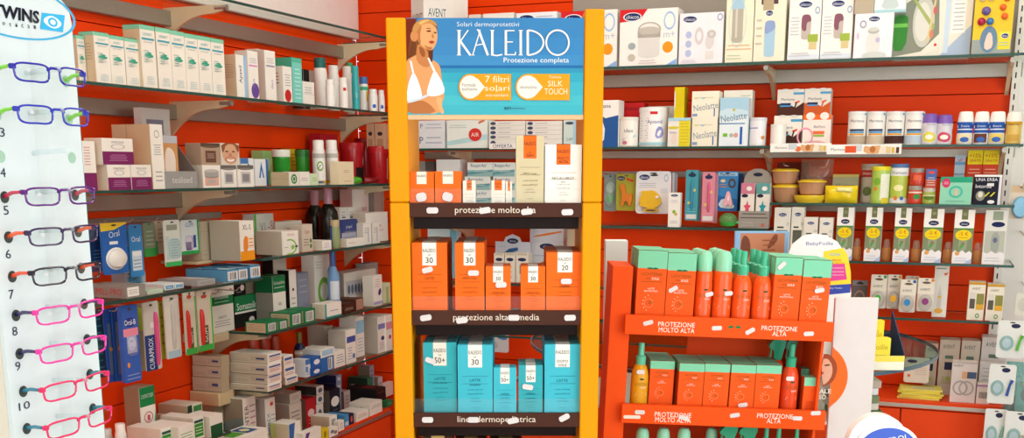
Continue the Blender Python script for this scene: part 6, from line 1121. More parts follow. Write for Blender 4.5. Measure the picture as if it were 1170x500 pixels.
# boxes on the milk shelf seen through the yellow stand
z_ = B2
for i, tp in enumerate((150.5, 137.5)): b_ = B(BF, 477, 508, tp, z_, .02, .08, '#e2e4e8', f'white and blue boxed gauze, {["lower", "upper"][i]} of two behind the stand', [t(.15, .5, .4, 'P', '#3a4a8c', .2), l(.3, .2, .9, .8, 2, '#b0b8c8')]); z_ = b_.top
B(BF, 510.5, 557, 137, B2, .02, .08, '#e9efe9', 'white nebuliser box with a round red seal behind the stand', [p([(0, .1), (1, .3), (1, .5), (0, .25)], '#b8dce0'), e(.7, .48, .16, .23, '#d83a34'), t(.7, .48, .14, 'AIR', '#f4e4e0', .2), l(.05, .7, .5, .85, 2, '#b8c4c0'), p([(.78, .85), (.95, .95), (.9, 1), (.8, .95)], '#d87a5a')])
for j, (x0, x1) in enumerate(((558.5, 600), (601, 642))):
    z_ = B2
    for i, tp in enumerate((159, 153.8, 148.6, 143.4, 138.2)):
        b_ = B(BF, x0, x1, tp, z_, .02, .08, '#e9e7e0', f'thin cream box, {ORD[i]} from below in the {["left", "right"][j]} pile behind the stand', [e(.12, .5, .08, .36, '#4a4f6a'), l(.26, .3, .6, .7, 1, '#9a9aa4'), r(0, 0, 1, .06, '#b8b4a8')]); z_ = b_.top
B(BF, 644, 662, 136, B2, .02, .08, '#cfe0da', 'pale aqua carton with a dark logo behind the stand', [e(.4, .86, .3, .05, '#4a4f6a'), t(.4, .3, .1, 'LAP', '#3a6a8c', .5), r(.6, 0, 1, 1, '#a8d0e0')])
B(BF, 559, 590, 163.6, BF.hit(575, 170, -.006)[1], -.006, .0015, '#f0eee8', 'white shelf ticket reading offerta behind the stand', [t(.5, .5, .66, 'OFFERTA', '#2c3470', .92)], 'sign', 'shelf_ticket')
for i, (x0, x1) in enumerate(((419, 427.5), (428.5, 440))): B(BF, x0, x1, 141, B2, .03, .08, '#c4977a', f'baby product carton in the corner, tinted brown for shade, {["left", "right"][i]} of two', [e(.5, .6, .26, .08, '#3a2c30'), r(.2, .1, .8, .4, '#a87c60')])  # cartons coloured brown to carry the shade of the corner
# nasal spray boxes on the teether shelf seen through the stand
rsp = [r(0, 0, 1, .45, '#8fb8b8'), p([(0, .1), (1, .35), (1, .5), (0, .3)], '#5f9aa4', sm=0), t(.45, .75, .3, 'RespirAir', '#2a5c8c', .8), l(.3, .3, .8, .4, 1, '#e4ecec')]
for j, (x0, x1, off) in enumerate(((531, 560, 2), (563.5, 588, 0))):
    z_ = B3L
    for i, tp in enumerate((233.5, 217, 201.5, 185.5)):
        b_ = B(BF, x0 + (3 * (i % 2) if j == 0 else 0), x1 + (3 * (i % 2) if j == 0 else 0), tp, z_, .03, .06, '#dfe6e0', f'white and teal nasal spray box, {ORD[i]} from below in the {["left", "right"][j]} pile behind the stand', rsp); z_ = b_.top
B(BF, 590, 607, 186, B3L, .05, .06, '#dfe6e0', 'white and teal nasal spray carton half hidden by the tall beige carton', rsp)
B(BF, 499, 526, 182, B3L, .04, .07, '#d9dcdc', 'white box with a yellow stripe behind the orange cartons', [r(.15, .62, .6, .68, '#e0c83a'), l(.1, .7, .6, .82, 2, '#a0b0c4'), p([(.85, .5), (1, .6), (1, .9)], '#c89a7a')])
B(BF, 476, 497, 184, B3L, .08, .07, '#5a5450', 'dark grey box behind the orange cartons', [r(.0, .4, .5, 1, '#8a8684')])
# thermometer packs
tm = lambda c: [e(.5, .9, .22, .08, '#2a3258'), t(.5, .9, .06, 'chicco', '#e8e8ee', .34), p([(.08, .3), (.5, .42), (.95, .62), (.95, .7), (.5, .56), (.2, .42)], c), l(.1, .6, .5, .72, 1, '#b0b8cc')]
B(BF, 566, 606, 276, B4L, .14, .004, '#d4d8e4', 'white counter card with a blue digital thermometer picture', [p([(.22, .94), (.3, 1.12), (.5, 1.2), (.7, 1.12), (.78, .94)], '#d4d8e4'), e(.5, 1.02, .16, .07, '#2a3258'), t(.5, 1.02, .05, 'chicco', '#e8e8ee', .24), p([(.12, .62), (.4, .7), (.66, .78), (.64, .86), (.4, .82)], '#3a6a9c', sm=0), l(.1, .84, .3, .9, 1, '#a8c4d8')], 'card', 'display_card')
for i, (x0, x1) in enumerate(((564.5, 576), (577, 588.5), (589.5, 603.5))): B(BF, x0, x1, 289, B4L, .05, .05, '#e6e2d4', f'cream thermometer carton, {ORD[i]} of three behind the stand', [e(.5, .78, .34, .06, '#2a3258'), r(.3, .3, .7, .6, '#6a8a90') if i == 2 else l(.3, .1, .7, .6, 3, '#b8b4a8'), r(.1, .93, .9, .99, '#c9c2ae')])
tb1 = B(BF, 606, 644, 277, B4L, .16, .06, '#cfcfd6', 'pale box with an orange thermometer picture, lower of two', tm('#d8783a'))
B(BF, 605.5, 644, 257.5, tb1.top, .16, .06, '#c8c8d2', 'pale box with an orange thermometer picture, upper of two', tm('#d8783a'))
B(BF, 648, 662, 262, B4L, .1, .06, '#b8a890', 'beige box end behind the right orange carton', [r(0, 0, 1, .3, '#5a6a6a')])
B(BF, 489, 522, 256, B4L, .12, .05, '#cfe4e8', 'pale blue box behind the left orange cartons', [p([(.6, 0), (1, .0), (1, 1), (.8, 1)], '#7ab8d0')])
# dotted toy and card behind lower tray
card(BF, 557, 581, 375, 402, .1, '#cfd2d8', 'white card with a blue picture behind the lower tray', [p([(.4, .6), (.9, .5), (.95, .7), (.6, .85)], '#4a80b8', sm=1), p([(.1, .1), (.5, .15), (.45, .45), (.15, .4)], '#b8b8c0', sm=1)])
it5 = place(BF, 563, 592, 392, B5L, .1); o = empty('soft_toy', BF.M(it5.a, B5L, .1)); tag(o, 'yellow soft toy with coloured balls behind the small turquoise carton', 'toy')
v, f = pillow(it5.w * .9, it5.h, .06); mk('body', v, f, 'p#d8c02a', None, o, None, True)
for (u, w_, c_) in ((.42, .3, 'p#9ac04a'), (.46, .72, 'p#8fbc48'), (-.1, .2, 'p#8a78b0'), (.3, .12, 'p#d87a98'), (-.4, .4, 'p#c86aa0'), (-.42, .75, 'p#a0b8d0')):
    V_, F_ = lathe([(.013 * math.sin(math.pi * k / 6), -.013 * math.cos(math.pi * k / 6)) for k in range(1, 6)], 12); mk('ball', [(u * it5.w + x, .018 + y, w_ * it5.h + .008 + z) for x, y, z in V_], F_, c_, None, o, None, True)
# ================================================================ teether shelf
rail(BF, (640, 196), (868, 196), BF.hit(770, 199, .25)[1], .28, 'thin metal hook rail holding the teether packs', [-1.5, -1.4, -1.29, -1.22, -1.13, -1.05], .12)
card(BF, 690, 704.5, 199, 241, .14, '#8a9a94', 'clear and green baby accessory pack at the edge of the yellow stand', [e(.5, .35, .3, .12, '#4aa84a'), e(.5, .65, .35, .15, '#b8c8c0')], (.5, .45, .4, .35, .03, 'c#dcece4'))
gi = card(BF, 704, 727, 198.5, 240.5, .12, '#a8a43a', 'olive card with an orange giraffe teether', [e(.24, .88, .2, .06, '#22304a'), t(.24, .88, .05, 'chicco', '#e0e4ea', .3), p([(.5, .9), (.9, .82), (.8, .78), (.5, .84)], '#c83a2a')], None)
def figure(it, pts, y, th, key, name): 
    q = [((u - .5) * it.w, v * it.h) for u, v in smooth_poly(pts, 1)]; V_, F_ = prism(q, -y - th, -y); return mk(name, V_, F_, key, None, it.o)
figure(gi, [(.2, .62), (.3, .74), (.46, .72), (.5, .5), (.66, .42), (.8, .5), (.84, .36), (.78, .14), (.66, .14), (.62, .26), (.46, .26), (.42, .12), (.28, .12), (.32, .4), (.3, .58)], .001, .012, 'p#d8781c', 'giraffe')
fs = card(BF, 726.5, 766.5, 195.5, 244, .1, '#e4e5e8', 'white card with a yellow fish teether', chicco(.24, .86, .3, .13) + [p([(.36, .9), (.56, .94), (.66, .9), (.5, .88)], '#3a3f34', sm=1), ring(.86, .84, .06, .09, .7, '#a8b8cc'), l(.08, .6, .6, .74, 3, '#b4b8c0'), r(.72, .5, .9, .6, '#d4d6dc'), ring(.12, .16, .09, .09, .85, '#e0b8a0')])
figure(fs, [(.1, .3), (.2, .46), (.16, .54), (.34, .54), (.5, .56), (.62, .5), (.74, .36), (.76, .26), (.62, .14), (.42, .12), (.28, .16), (.1, .2), (.18, .26)], .001, .014, 'p#e8b818', 'fish'); figure(fs, [(.26, .04), (.66, .04), (.68, .13), (.24, .13)], .001, .012, 'p#d8a818', 'fish_base'); figure(fs, [(.32, .065), (.6, .065), (.6, .1), (.32, .1)], .0131, .001, 'p#3a3430', 'slot'); figure(fs, [(.58, .4), (.64, .44), (.7, .4), (.64, .35)], .0151, .003, 'p#f2f0ea', 'eye')
for k in range(2): card(BF, 767.5 + 3 * k, 770.5 + 3 * k, 197 + k, 243 + k, .12 + .02 * k, '#d0d2d8', f'white teether card filed behind the yellow fish, {ORD[k]} one', (), None, hole=False)
B(BF, 763.5, 777, 220, B3L, .02, .03, W, 'small narrow white carton standing before the teether cards', chicco(.5, .92, .6, .07) + [e(.5, .45, .14, .05, '#8ab83a'), e(.66, .38, .12, .04, '#d8b83a'), l(.15, .1, .85, .2, 2, '#b8b8c0'), l(.2, .7, .8, .8, 2, '#c4c4cc')])
for i, (x0, x1, tp, bt, c_, c2_) in enumerate(((783, 797.5, 194, 251.5, '#4a9aa8', '#7ac0cc'), (802, 816.5, 196.5, 253.5, '#d88a9c', '#e8a8b4'))):
    q = card(BF, x0, x1, tp, bt, .06, c_, f'{["teal", "pink"][i]} baby toothbrush pack', [r(.1, .03, .9, .12, '#d8d4d0'), e(.5, .9, .3, .04, '#2a3a5a'), l(.15, .15, .85, .25, 2, c2_), e(.3, .35, .12, .03, '#d8c86a'), e(.7, .6, .12, .03, '#d8c86a')], (.55, .5, .09, .3, .008, 'p#3a8cb0' if i == 0 else 'p#d85a84'), th=.015, bs='sq')
    card(BF, x1 - 2, x1 + 3.5, tp + 2, bt + 1, .085, '#7f9aa0' if i == 0 else '#c890a0', f'{["teal", "pink"][i]} edged toothbrush pack filed behind the front one', (), None, hole=False)
bc = card(BF, 818.5, 843, 195.5, 241, .1, '#3f88c4', 'blue card with a pink and white seal shaped toy', [r(.06, .88, .96, .97, '#a8d0e8'), t(.5, .925, .07, 'PlastiDen', '#1f3a70', .8), p([(0, .4), (1, .3), (1, .0), (0, .0)], '#2a6ab0'), p([(.05, .1), (.3, .35), (.6, .2), (.9, .15), (.8, .05)], '#d8e4ec', sm=1), ring(.72, .7, .18, .12, .55, '#5a4a48'), l(.1, .58, .5, .7, 2, '#e08a4a'), e(.3, .76, .12, .04, '#e8d0a0')])
figure(bc, [(.36, .14), (.42, .3), (.52, .5), (.64, .5), (.74, .3), (.82, .14), (.68, .12), (.6, .2), (.48, .12)], .001, .012, 'p#e8b0bc', 'toy'); figure(bc, [(.54, .26), (.6, .44), (.66, .26)], .0131, .003, 'p#f0e6e0', 'toy_belly')
card(BF, 842.5, 848.5, 198, 241, .12, '#1f3a6c', 'dark blue edged card filed behind the seal toy card', (), None, hole=False)
it6 = place(BF, 820, 842, 243, B3L, .03); V_, F_ = lathe([(it6.w / 2 * math.sin(math.pi * k / 8) * .98 if 0 < k < 8 else .001, it6.h / 2 - it6.h / 2 * math.cos(math.pi * k / 8)) for k in range(9)], 18, .03); o = mk('pacifier_case', V_, F_, 'c#9ae89a', None, BF.M(it6.a, B3L, .02), True); tag(o, 'round clear green pacifier case on the teether shelf', 'case')
V_, F_ = lathe([(.001, .001), (it6.w * .38, it6.h * .16), (it6.w * .44, it6.h * .4), (.001, it6.h * .42)], 16, .03); mk('green_half', V_, F_, 'p#3fc04a', None, o, None, True); V_, F_ = tube([(it6.w * .45, .03, it6.h * .35), (it6.w * .8, .03, it6.h * .38)], .006, 8); mk('strap_tab', V_, F_, 'p#5fd06a', None, o)
gd = empty('counter_display', BF.M(BF.hit(862, 230, .04)[0], B3L, .04)); tag(gd, 'grey cardboard counter display for two clip packs', 'display box')
x_ = lambda x, y: (BF.hit(x, y, .04)[0] - BF.hit(862, 230, .04)[0], BF.hit(x, y, .04)[1] - B3L)
aa, bb = x_(844, 245)[0], x_(879, 245)[0]; zt = x_(862, 241)[1]; zt2 = x_(862, 205)[1]
g = G(); g.box(aa, bb, 0, .003, 0, zt, '#9c968e', .0005); g.build('front', gd); add_print(gd.children[0], [l(.05, .5, .95, .95, 2, '#5a5650'), l(.1, .1, .5, .4, 2, '#b8b2a8'), e(.8, .2, .06, .1, '#c86a5a')], bb - aa, .003, zt); gd.children[0].children[0].location = ((aa + bb) / 2, 0, 0)
v, f = prism(smooth_poly([(aa, 0), (bb, 0), (bb, zt2), (bb * .5, zt2 * 1.22), (aa * .5, zt2 * 1.22), (aa, zt2)], 1), .06, .063); mk('back_card', v, f, '#a49e94', None, gd); v, f = ell(.018, .007, 0, zt2 * 1.1, .0585, .0599); mk('logo', v, f, '#2a2c40', None, gd)
for i, (x0, x1, c_, sc_) in enumerate(((846, 861.5, '#c87a90', '#d8506a'), (863.5, 879, '#5f9a98', '#2a9aa8'))):
    q = B(BF, x0, x1, 209, B3L, .048, .04, '#e4ded4', f'baby clip carton with {["pink", "teal"][i]} top in the grey counter display', [r(0, .76, 1, 1, c_), e(.6, .88, .2, .05, '#e8e4de'), e(.3, .72, .24, .04, '#2a2c40'), p([(.5, .62), (.58, .52), (.78, .5), (.62, .44), (.68, .3), (.5, .38), (.32, .3), (.38, .44), (.22, .5), (.42, .52)], sc_)])
# ================================================================ bowls, tins and jars
def bowl(x0, x1, yl, z, s, label, lid='p#e4c22a', c='c#c89a7a', hpx=16):
    it = place(BF, x0, x1, yl, z, s); R = it.w / 2; H = it.h
    v, f = lathe([(.001, 0), (R * .66, 0), (R * .8, H * .1), (R * .94, H * .82), (R * .9, H * .82)], 22, R); o = mk('bowl', v, f, 'p#b98a68', None, BF.M(it.a, z, s), True); tag(o, label, 'bowl')
    v, f = lathe([(.001, H * .82), (R, H * .82), (R, H * .9), (R * .7, H), (.001, H)], 22, R); mk('lid', v, f, lid, None, o, None, True); it.o = o; return it
w1 = bowl(880, 912, 210.5, B3R, .05, 'amber bowl with yellow lid, lower of two'); bowl(879, 911, 192.5, w1.top, .05, 'amber bowl with yellow lid, upper of two')
w2 = place(BF, 904.5, 942, 223, B3R, .01); v, f = lathe([(.001, 0), (w2.w * .4, 0), (w2.w / 2, w2.h * .6), (w2.w / 2, w2.h), (w2.w * .44, w2.h), (.001, w2.h * .6)], 24, w2.w / 2); o = mk('plate', v, f, 'p#e6c62e', None, BF.M(w2.a, B3R, .01), True); tag(o, 'flat yellow plate at the shelf edge', 'plate')
bowl(909, 943, 205, B3R + w2.h, .02, 'amber container with yellow lid on the yellow plate')
v, f = pillow(.12, .16, .06); fo = place(BF, 917, 947, 182, B3R, .15); o = mk('clear_pouch', v, f, 'c#d8b8a4', None, BF.M(fo.a, B3R, .15), True); tag(o, 'clear plastic pouch behind the yellow lidded containers', 'pouch')
v, f = pillow(.12, .15, .05); fo = place(BF, 892, 917, 184, B3R, .2); o = mk('clear_pouch', v, f, 'c#9a5a4a', None, BF.M(fo.a, B3R, .2), True); tag(o, 'reddish clear pouch at the back above the amber bowls', 'pouch')
yb_ = place(BF, 942, 979, 212, B3R, .015); v, f = pillow(yb_.w, yb_.h, .06); o = mk('yellow_bag', v, f, 'p#e6cc1c', None, BF.M(yb_.a, B3R, .015), True); tag(o, 'shiny yellow bag lying on the shelf', 'bag'); v, f = pillow(yb_.w * .5, yb_.h * .3, .03); mk('seal_flap', [(x + yb_.w * .1, y - .006, z + yb_.h * .62) for x, y, z in v], f, 'p#f0ea9a', None, o, None, True)
B(BF, 951, 980.5, 199, B3R, .09, .06, '#9a9a7c', 'grey green baby food box behind the yellow bag', [t(.5, .6, .16, 'Humana', '#2c3454', .7), r(0, .9, 1, 1, '#b8a860')])
C(BF, 984, 1008, 187, B3R, .1, 'p#c9c2ae', 'p#b8b0a0', 'beige and red baby food tin behind the green one', [r(0, .66, 1, .84, '#c03a34', 'c'), t(.3, .76, .08, 'alimento', '#f0e4dc', .4, 'c'), e(.35, .3, .16, .12, '#6a7a4a', 'c')], 'can', 'tin', 'tin', cn='lid')
C(BF, 996, 1016.5, 190, B3R, .012, 'p#a9c85a', 'p#d8d42a', 'green tea tin with flower print', [r(.5, .1, .9, .8, '#e4e6d4', 'c'), l(.55, .15, .85, .75, 6, '#6a7a5a', 'c'), r(.55, .0, .9, .16, '#d8c83a', 'c'), e(.3, .4, .08, .05, '#e0883a', 'c'), e(.35, .6, .14, .1, '#7ab03a', 'c')], 'can', 'tin', 'tin', cn='lid')
C(BF, 1017, 1037, 187, B3R, .02, 'p#b0c04a', 'p#4a6a9a', 'tall tin with white top and yellow green lower half', [r(0, .7, 1, .9, '#e4e6e6', 'c'), t(.5, .78, .08, 'Humana', '#2c3a6a', .7, 'c'), r(0, .02, 1, .14, '#d8d8d8', 'c'), e(.5, .4, .2, .08, '#e6e4a8', 'c'), e(.4, .14, .08, .05, '#d8783a', 'c'), e(.65, .14, .08, .05, '#4a6ab0', 'c')], 'can', 'tin', 'tin', cn='lid')
j1 = C(BF, 1037.5, 1053.5, 212, B3R, .012, 'p#c8402a', 'p#9a9488', 'small red baby food jar, lower of two', [e(.6, .4, .2, .14, '#3f8a4a', 'c'), r(.1, .6, .9, .68, '#e4d8c8', 'c')], 'jar', 'jar', 'jar', cn='lid')
C(BF, 1040, 1056.5, 192, j1.top, .014, 'p#c03a26', 'p#8f897e', 'small red baby food jar, upper of two', [r(.3, .3, .7, .6, '#d8684a', 'c')], 'jar', 'jar', 'jar', cn='lid')
j2 = C(BF, 1054, 1068.5, 214.5, B3R, .012, 'p#9aa84a', 'p#c4beb0', 'small green baby food jar under a blue and red box', [e(.5, .4, .3, .14, '#5a7a2a', 'c'), r(.1, .5, .9, .56, '#e0dcb8', 'c')], 'jar', 'jar', 'jar', cn='lid')
B(BF, 1058, 1070, 193, j2.top, .016, .02, '#4a6aa8', 'narrow blue and red box standing on the green jar', [r(0, .0, 1, .45, '#b8544a'), e(.5, .82, .3, .08, '#d84a4a'), l(.1, .1, .9, .6, 4, '#d8d0c8')])
B(BF, 1074, 1110.5, 202, B3R, .012, .06, '#8fd0b4', 'mint green maternity box with a round magenta seal', [r(0, .8, 1, 1, '#2aa07c'), e(.18, .78, .13, .17, '#c83a6a'), l(.1, .72, .26, .84, 2, '#f0d0dc'), ring(.5, .46, .22, .22, .7, '#4ab8a0'), p([(.46, .3), (.56, .34), (.54, .56), (.48, .6)], '#e0b89a', sm=1), l(.2, .08, .8, .16, 1, '#5aa890')])
B(BF, 1089.5, 1101.5, 177, B3R, .1, .05, '#a9bccb', 'tall grey blue carton behind the mint green box', [t(.5, .9, .07, 'alf', '#c84a4a', .6), r(0, .6, 1, .62, '#6a8098'), r(0, .4, 1, .42, '#6a8098'), r(0, .8, 1, .86, '#6a9ac4')])
for i, (x0, x1) in enumerate(((1104, 1121), (1121.8, 1139.5))): B(BF, x0, x1, 171.5, B3R, .09, .05, '#c8442a', f'red carton with yellow offer sticker, {["left", "right"][i]} of two', [r(0, .74, 1, 1, '#e0cc1e'), t(.5, .9, .07, '+15%', '#b8342a', .8), t(.5, .81, .05, 'GRATIS', '#b8342a', .8), l(.1, .55, .9, .68, 2, '#e0a890')])
B(BF, 1112.5, 1144, 199.5, B3R, .015, .06, '#1c1f30', 'black mother milk box with white and yellow print', [r(0, .93, 1, 1, '#e8e8e4'), t(.45, .84, .1, 'UNA ERBA', '#e8e8ee', .8), t(.35, .62, .12, 'Intorba', '#eeeef0', .6), e(.26, .3, .17, .17, '#8a8a7a'), e(.26, .34, .09, .1, '#d8d4c8'), r(.48, .62, .72, .72, '#e0e0e0'), p([(.4, .28), (.46, .28), (.6, .42), (.54, .42)], '#d8d43a'), p([(.6, .28), (.66, .28), (.8, .42), (.74, .42)], '#d8d43a'), e(.66, .1, .13, .06, '#e4e4e4'), r(.9, 0, 1, .93, '#d8d8e0')])
# ================================================================ boxed baby bottles
for i, (x0, x1, tp) in enumerate(((884, 902.5, 237), (903.5, 918, 236.5), (917.5, 933.5, 248), (935.5, 951, 248.5))):
    B(BF, x0, x1, tp, B4, .03 if i < 2 else .02, .05, '#e2ded4', f'white boxed bottle with dark window, {ORD[i]} from left beside the offer bottles', chicco(.5, .86, .5, .07) + [r(.15, .05, .85, .56, '#5d5f52'), r(.2, .6, .6, .63, '#3a4a3a'), ring(.85, .68, .08, .03, .7, '#8aa08a')])
bot = lambda k: [r(0, .66, 1, 1, '#efede8'), r(.34, .82, .66, 1, '#6f7450'), t(.5, .92, .06, str(k), '#b8b890', .2), e(.5, .74, .26, .045, '#1f2a58'), t(.5, .74, .03, 'chicco', '#e8eaf0', .4), r(0, .63, 1, .66, '#4f8a3a'), r(0, .2, 1, .63, '#7f8b6c'), p([(.3, .22), (.7, .22), (.72, .5), (.6, .6), (.4, .6), (.28, .5)], '#93a084', sm=1), e(.5, .37, .1, .03, '#b05a4a'), p([(.3, .3), (.5, .4), (.6, .35), (.4, .26)], '#5f9a5a', sm=1), p([(0, 0), (1, 0), (1, .2), (.86, .24), (.68, .2), (.5, .25), (.3, .2), (.14, .25), (0, .2)], '#e9e7ea'), e(.25, .19, .12, .04, '#dca05a'), l(.1, .03, .8, .12, 2, '#b4bcd4'), p([(.6, 0), (1, .1), (1, 0)], '#a8c0e0')]
off = [e(.5, .53, .42, .1, '#ecd21e'), t(.5, .56, .07, '-5 €', '#c83a22', .5), l(.25, .47, .75, .5, 1, '#c8742a')]
for i, (x0, x1, tp) in enumerate(((955.5, 974.5, 237), (988.5, 1007, 237), (1021.5, 1040, 237.5), (1054.5, 1077, 238.5), (1089.5, 1112, 239.5))):
    B(BF, x0, x1, tp, B4, .02, .06, '#e9e7e2', f'boxed baby bottle with yellow offer oval, {ORD[i]} from left of five', bot('424' + '24'[i % 2]) + off)
B(BF, 1124, 1149.5, 240, B4, .02, .06, '#dcdcd6', 'boxed baby bottle without offer sticker at the shelf end', [r(.34, .82, .8, .98, '#93a08c'), e(.6, .74, .3, .05, '#1f2a58'), r(.05, .2, .95, .62, '#b4b8ac'), p([(.35, .22), (.7, .22), (.72, .5), (.6, .6), (.45, .6), (.33, .5)], '#9fa69c', sm=1), e(.52, .45, .1, .05, '#6a7090'), p([(0, 0), (1, 0), (1, .2), (.8, .24), (.6, .2), (.4, .25), (.2, .2), (0, .23)], '#e4e2e4'), l(.1, .04, .8, .14, 2, '#b8b8c4')])
for i, (x0, x1, tp) in enumerate(((974.5, 984, 272), (1007.5, 1018, 273), (1041, 1052.5, 274), (1077, 1089, 276), (1111, 1123, 277))):
    C(BF, x0, x1, tp, B4, .05, 'p#b9763e', 'c#e8d8c4', f'amber baby bottle teat in a clear cup, {ORD[i]} from left between the boxed bottles', (), 'cup', 'teat', 'bottle_teat', cn='clear_cup')
# ================================================================ lowest back glass shelf
card(BF, 973, 991, 320, 352, .13, '#6e6460', 'dark backed blister pack beside the yellow packs', [r(0, .82, 1, 1, '#8a8688'), p([(.2, .86), (.4, .95), (.6, .95), (.8, .86)], '#3a3434', sm=1), ring(.5, .35, .35, .3, .8, '#a88878')])
for i, (x0, x1, tp, bt, c_, c2_, nm_) in enumerate(((994.5, 1013, 313.5, 352, '#4fae4a', '#3f9a5a', 'green'), (1013.5, 1029.5, 313.5, 352.5, '#e0a82a', '#d8982a', 'yellow'), (1028, 1046.5, 319, 356.5, '#3a8ac8', '#2f6ab0', 'blue'), (1048, 1067.5, 317.5, 355.5, '#8a3a78', '#e0883a', 'purple'))):
    s_ = .08 if i < 2 else .04
    q = card(BF, x0, x1, tp, bt, s_, '#d9d3c8', f'small baby bottle pack with {nm_} disc', [r(.02, .52, .98, 1, '#e6dfd0'), p([(.2, .86), (.4, .9), (.6, .9), (.8, .86), (.6, .83), (.4, .83)], '#6a5a4a'), t(.45, .66, .07, 'AVENT', '#4a5a5c', .6), e(.86, .94, .1, .05, c2_)], (.5, .27, .42, .25, .03, 'c#e6e4e2'))
    v, f = ell(q.w * .2, q.h * .1, q.w * .0, q.h * .33, -.036, -.032); mk('disc', v, f, 'p' + c_, None, q.o)
card(BF, 1034, 1050, 315, 335, .1, '#d8cfbe', 'cream card header behind the blue disc pack', [e(.8, .9, .1, .05, '#d88a3a')])
B(BF, 1066.5, 1083, 301, B5, .07, .05, '#dedbd4', 'tall pale carton picturing a baby bottle', [p([(.3, .14), (.6, .14), (.6, .42), (.5, .5), (.48, .6), (.42, .6), (.4, .5), (.3, .42)], '#c8c4bc', sm=1), e(.45, .12, .3, .05, '#e0a84a'), l(.1, .88, .8, .94, 1, '#6a6a74'), p([(.6, .82), (.95, .84), (.8, .78)], '#d8602a'), r(.32, .36, .58, .4, '#e0b04a')])
for i, (x0, x1, tp) in enumerate(((1106, 1125, 322), (1127, 1146.5, 324.5))):
    B(BF, x0, x1, tp, B5, .03, .07, '#e6e0d0', f'white and gold teat box with dark window, {["left", "right"][i]} of two', [r(0, .93, 1, 1, '#c8983a'), t(.45, .83, .06, 'AVENT', '#5a6a6a', .5), r(.1, .3, .42, .72, '#5f5a50'), r(.1, .56, .42, .72, '#d8d4cc'), r(.5, .34, .95, .7, '#8a8a4a'), r(.5, .28, .95, .42, '#dca83a'), ring(.62, .12, .12, .06, .6, '#4f8a3a')])
# ================================================================ base cabinet goods, right
card(BF, 1033, 1062, 408.5, 437, .1, '#d8c8ba', 'beige card pack with small green and red dots', [e(.3, .86, .2, .07, '#2a2f50'), e(.2, .55, .06, .06, '#8ab04a'), e(.2, .28, .06, .06, '#d0603a'), ring(.85, .84, .08, .09, .6, '#a8b0b8'), l(.4, .3, .9, .65, 4, '#bfae9e')], None, .012, hole=False)
for i, (x0, x1, tp, c_) in enumerate(((1056, 1070, 392, '#c4b4a2'), (1072, 1095, 388, '#c8bcae'), (1096.5, 1118, 389, '#cdc2b4'), (1119.5, 1149, 385, '#d6d0cc'))):
    B(BF, x0, x1, tp, BB, .16, .08, c_, f'pale baby accessory box, {ORD[i]} from left at the back of the orange base', [t(.45, .88, .07, 'AVENT', '#4f5c5e', .6), r(.3, .66, .7, .72, '#5f7a6a'), r(.3, .46, .7, .6, '#2f3450'), r(.2, .2, .8, .34, '#b8aa94'), e(.5, .3, .1, .04, '#9ab04a')])
B(BF, 1086.5, 1115.5, 413, BB, .03, .05, '#d9d0cc', 'white box picturing two interlocked grey rings', [t(.25, .9, .06, 'AVENT', '#5a6264', .4), r(.42, .6, .98, .76, '#4f5f80'), r(.42, .6, .62, .76, '#d8a878'), ring(.38, .36, .3, .18, .78, '#a8a09c'), ring(.62, .36, .3, .18, .78, '#b0a8a4'), r(.0, .96, 1, 1, '#bfb6b0')])
B(BF, 1115.5, 1131, 438.5, BB, .03, .05, '#dccfc8', 'small pale box with a barcode beside the ring box', [r(0, .86, 1, .97, '#b088b0')] + [r(.2 + .08 * k, .28, .2 + .08 * k + .04, .6, '#55504e') for k in range(8)])
B(BF, 1118, 1146, 414, BB, .085, .05, '#cfc8c8', 'pale box behind the barcode box', [l(.1, .4, .9, .9, 5, '#b0a8a8')])
zq = BB
for i in range(5):
    a0, a1 = BF.hit(1027, 450, .02)[0], BF.hit(1076, 450, .02)[0]; g = G(); g.box(-(a1 - a0) / 2, (a1 - a0) / 2, 0, .1, 0, .0075, '#e4d24a' if i % 2 else '#d8ca62', .001); o = g.build('leaflet', None, BF.M((a0 + a1) / 2 + .004 * (i % 3 - 1), zq, .03, (-3, 2, 5, -2, 3)[i], .1)); tag(o, f'yellow leaflet, {["lowest", "second", "third", "fourth", "topmost"][i]} of the pile on the orange base', 'leaflet', 'yellow leaflet pile'); zq += .0076
    if i == 4: add_print(o, [r(.3, .2, .8, .5, '#c0b8a8', 't'), l(.1, .6, .9, .9, 2, '#b8a83a', 't')], a1 - a0, .1, .0075)
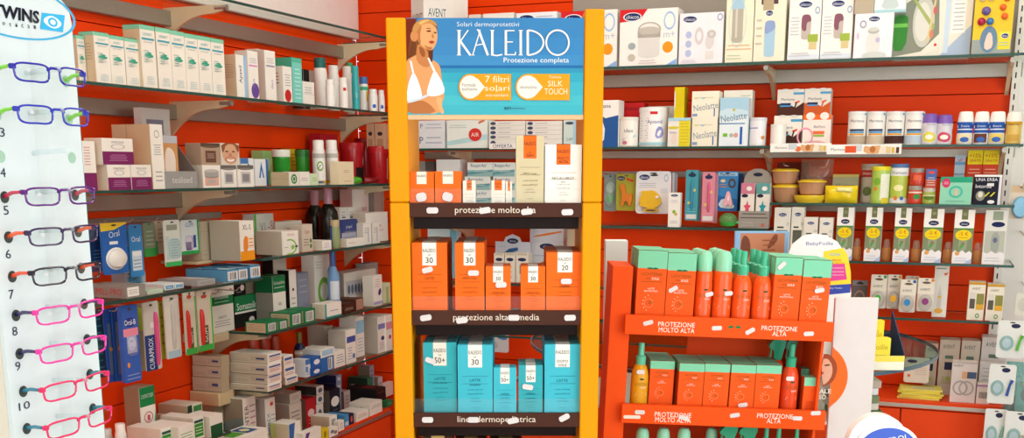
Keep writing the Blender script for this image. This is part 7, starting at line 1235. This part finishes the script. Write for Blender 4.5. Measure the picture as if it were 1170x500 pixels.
# ================================================================ hooks and packs on the white panel
WF = Fr((0, YW - .0225, 0), (1, 0, 0), (0, -1, 0))
hk = empty('hook_board', WF.M(.45, 0)); tag(hk, 'row of cream peg hooks on the white panel', 'hooks')
for (x, y, L_) in ((1160, 212, .25), (1162, 264, .2), (1164, 322, .25), (1162, 372, .38), (1158, 418, .42), (1156, 470, .44)):
    a, h = WF.hit(x + 4, y, 0); v, f = tube([(a - .45, 0, h), (a - .45, -L_, h - .004), (a - .45, -L_ - .015, h + .014)], .003, 6); mk('hook', v, f, 'p#ddd4bc', None, hk, None, True)
HF = Fr((0, YB, 0), (1, 0, 0), (0, -1, 0))
def pac(x0, x1, tp, bt, s, lab, cc, key='c#cfe6f0'):
    q = card(HF, x0, x1, tp, bt, s, '#dfe3e0', lab, [e(.62, .86, .16, .06, '#2a3050'), ring(.35, .4, .26, .2, .6, '#a9c4b8')], (.35, .4, .22, .2, .015, key))
    V_, F_ = tube([((.42 - .5 + .3) * q.w, -.008, q.h * .22), ((.5 - .5 + .3) * q.w, -.008, q.h * .5), ((.56 - .5 + .32) * q.w, -.008, q.h * .62)], [.005, .004, .006], 8); mk('handle', V_, F_, cc, None, q.o, None, True); return q
card(HF, 1154, 1178, 212, 250, .03, '#d4c8b4', 'clear pacifier pouch with blue eggs on the white panel', [r(0, .8, 1, 1, '#c8b090')], (.5, .35, .42, .34, .03, 'p#7fb8d8'))
card(HF, 1160, 1184, 335, 361, .05, '#d8d8cc', 'pale pack cut by the picture edge, on the white panel', [e(.4, .5, .3, .3, '#c8cac0')])
pac(1139, 1172, 366, 409, -.09, 'pacifier spoon pack with a bright green handle', 'p#58b83a'); pac(1129, 1160, 416, 461, -.11, 'rounded spoon pack with a dark blue handle', 'p#2a5aa8')
v, f = pillow(.13, .19, .05); fo = place(HF, 1156, 1186, 425, HF.hit(1170, 476, -.1)[1], -.1); o = mk('clear_bag', v, f, 'c#8fd0cc', None, HF.M(fo.a, HF.hit(1170, 476, -.1)[1], -.1), True); tag(o, 'clear teal bag at the right edge of the picture', 'bag')
pac(1124, 1150, 467, 515, -.12, 'pale pack with a teal ring at the lower right corner', 'p#7ab8a8'); pac(1147, 1180, 470, 518, -.14, 'pale pack with an orange handle at the lower right corner', 'p#ee7a2c')
card(HF, 1160, 1190, 432, 470, -.07, '#dfd0cc', 'pinkish pack behind the clear teal bag', [e(.4, .5, .2, .2, '#d89aa0')])
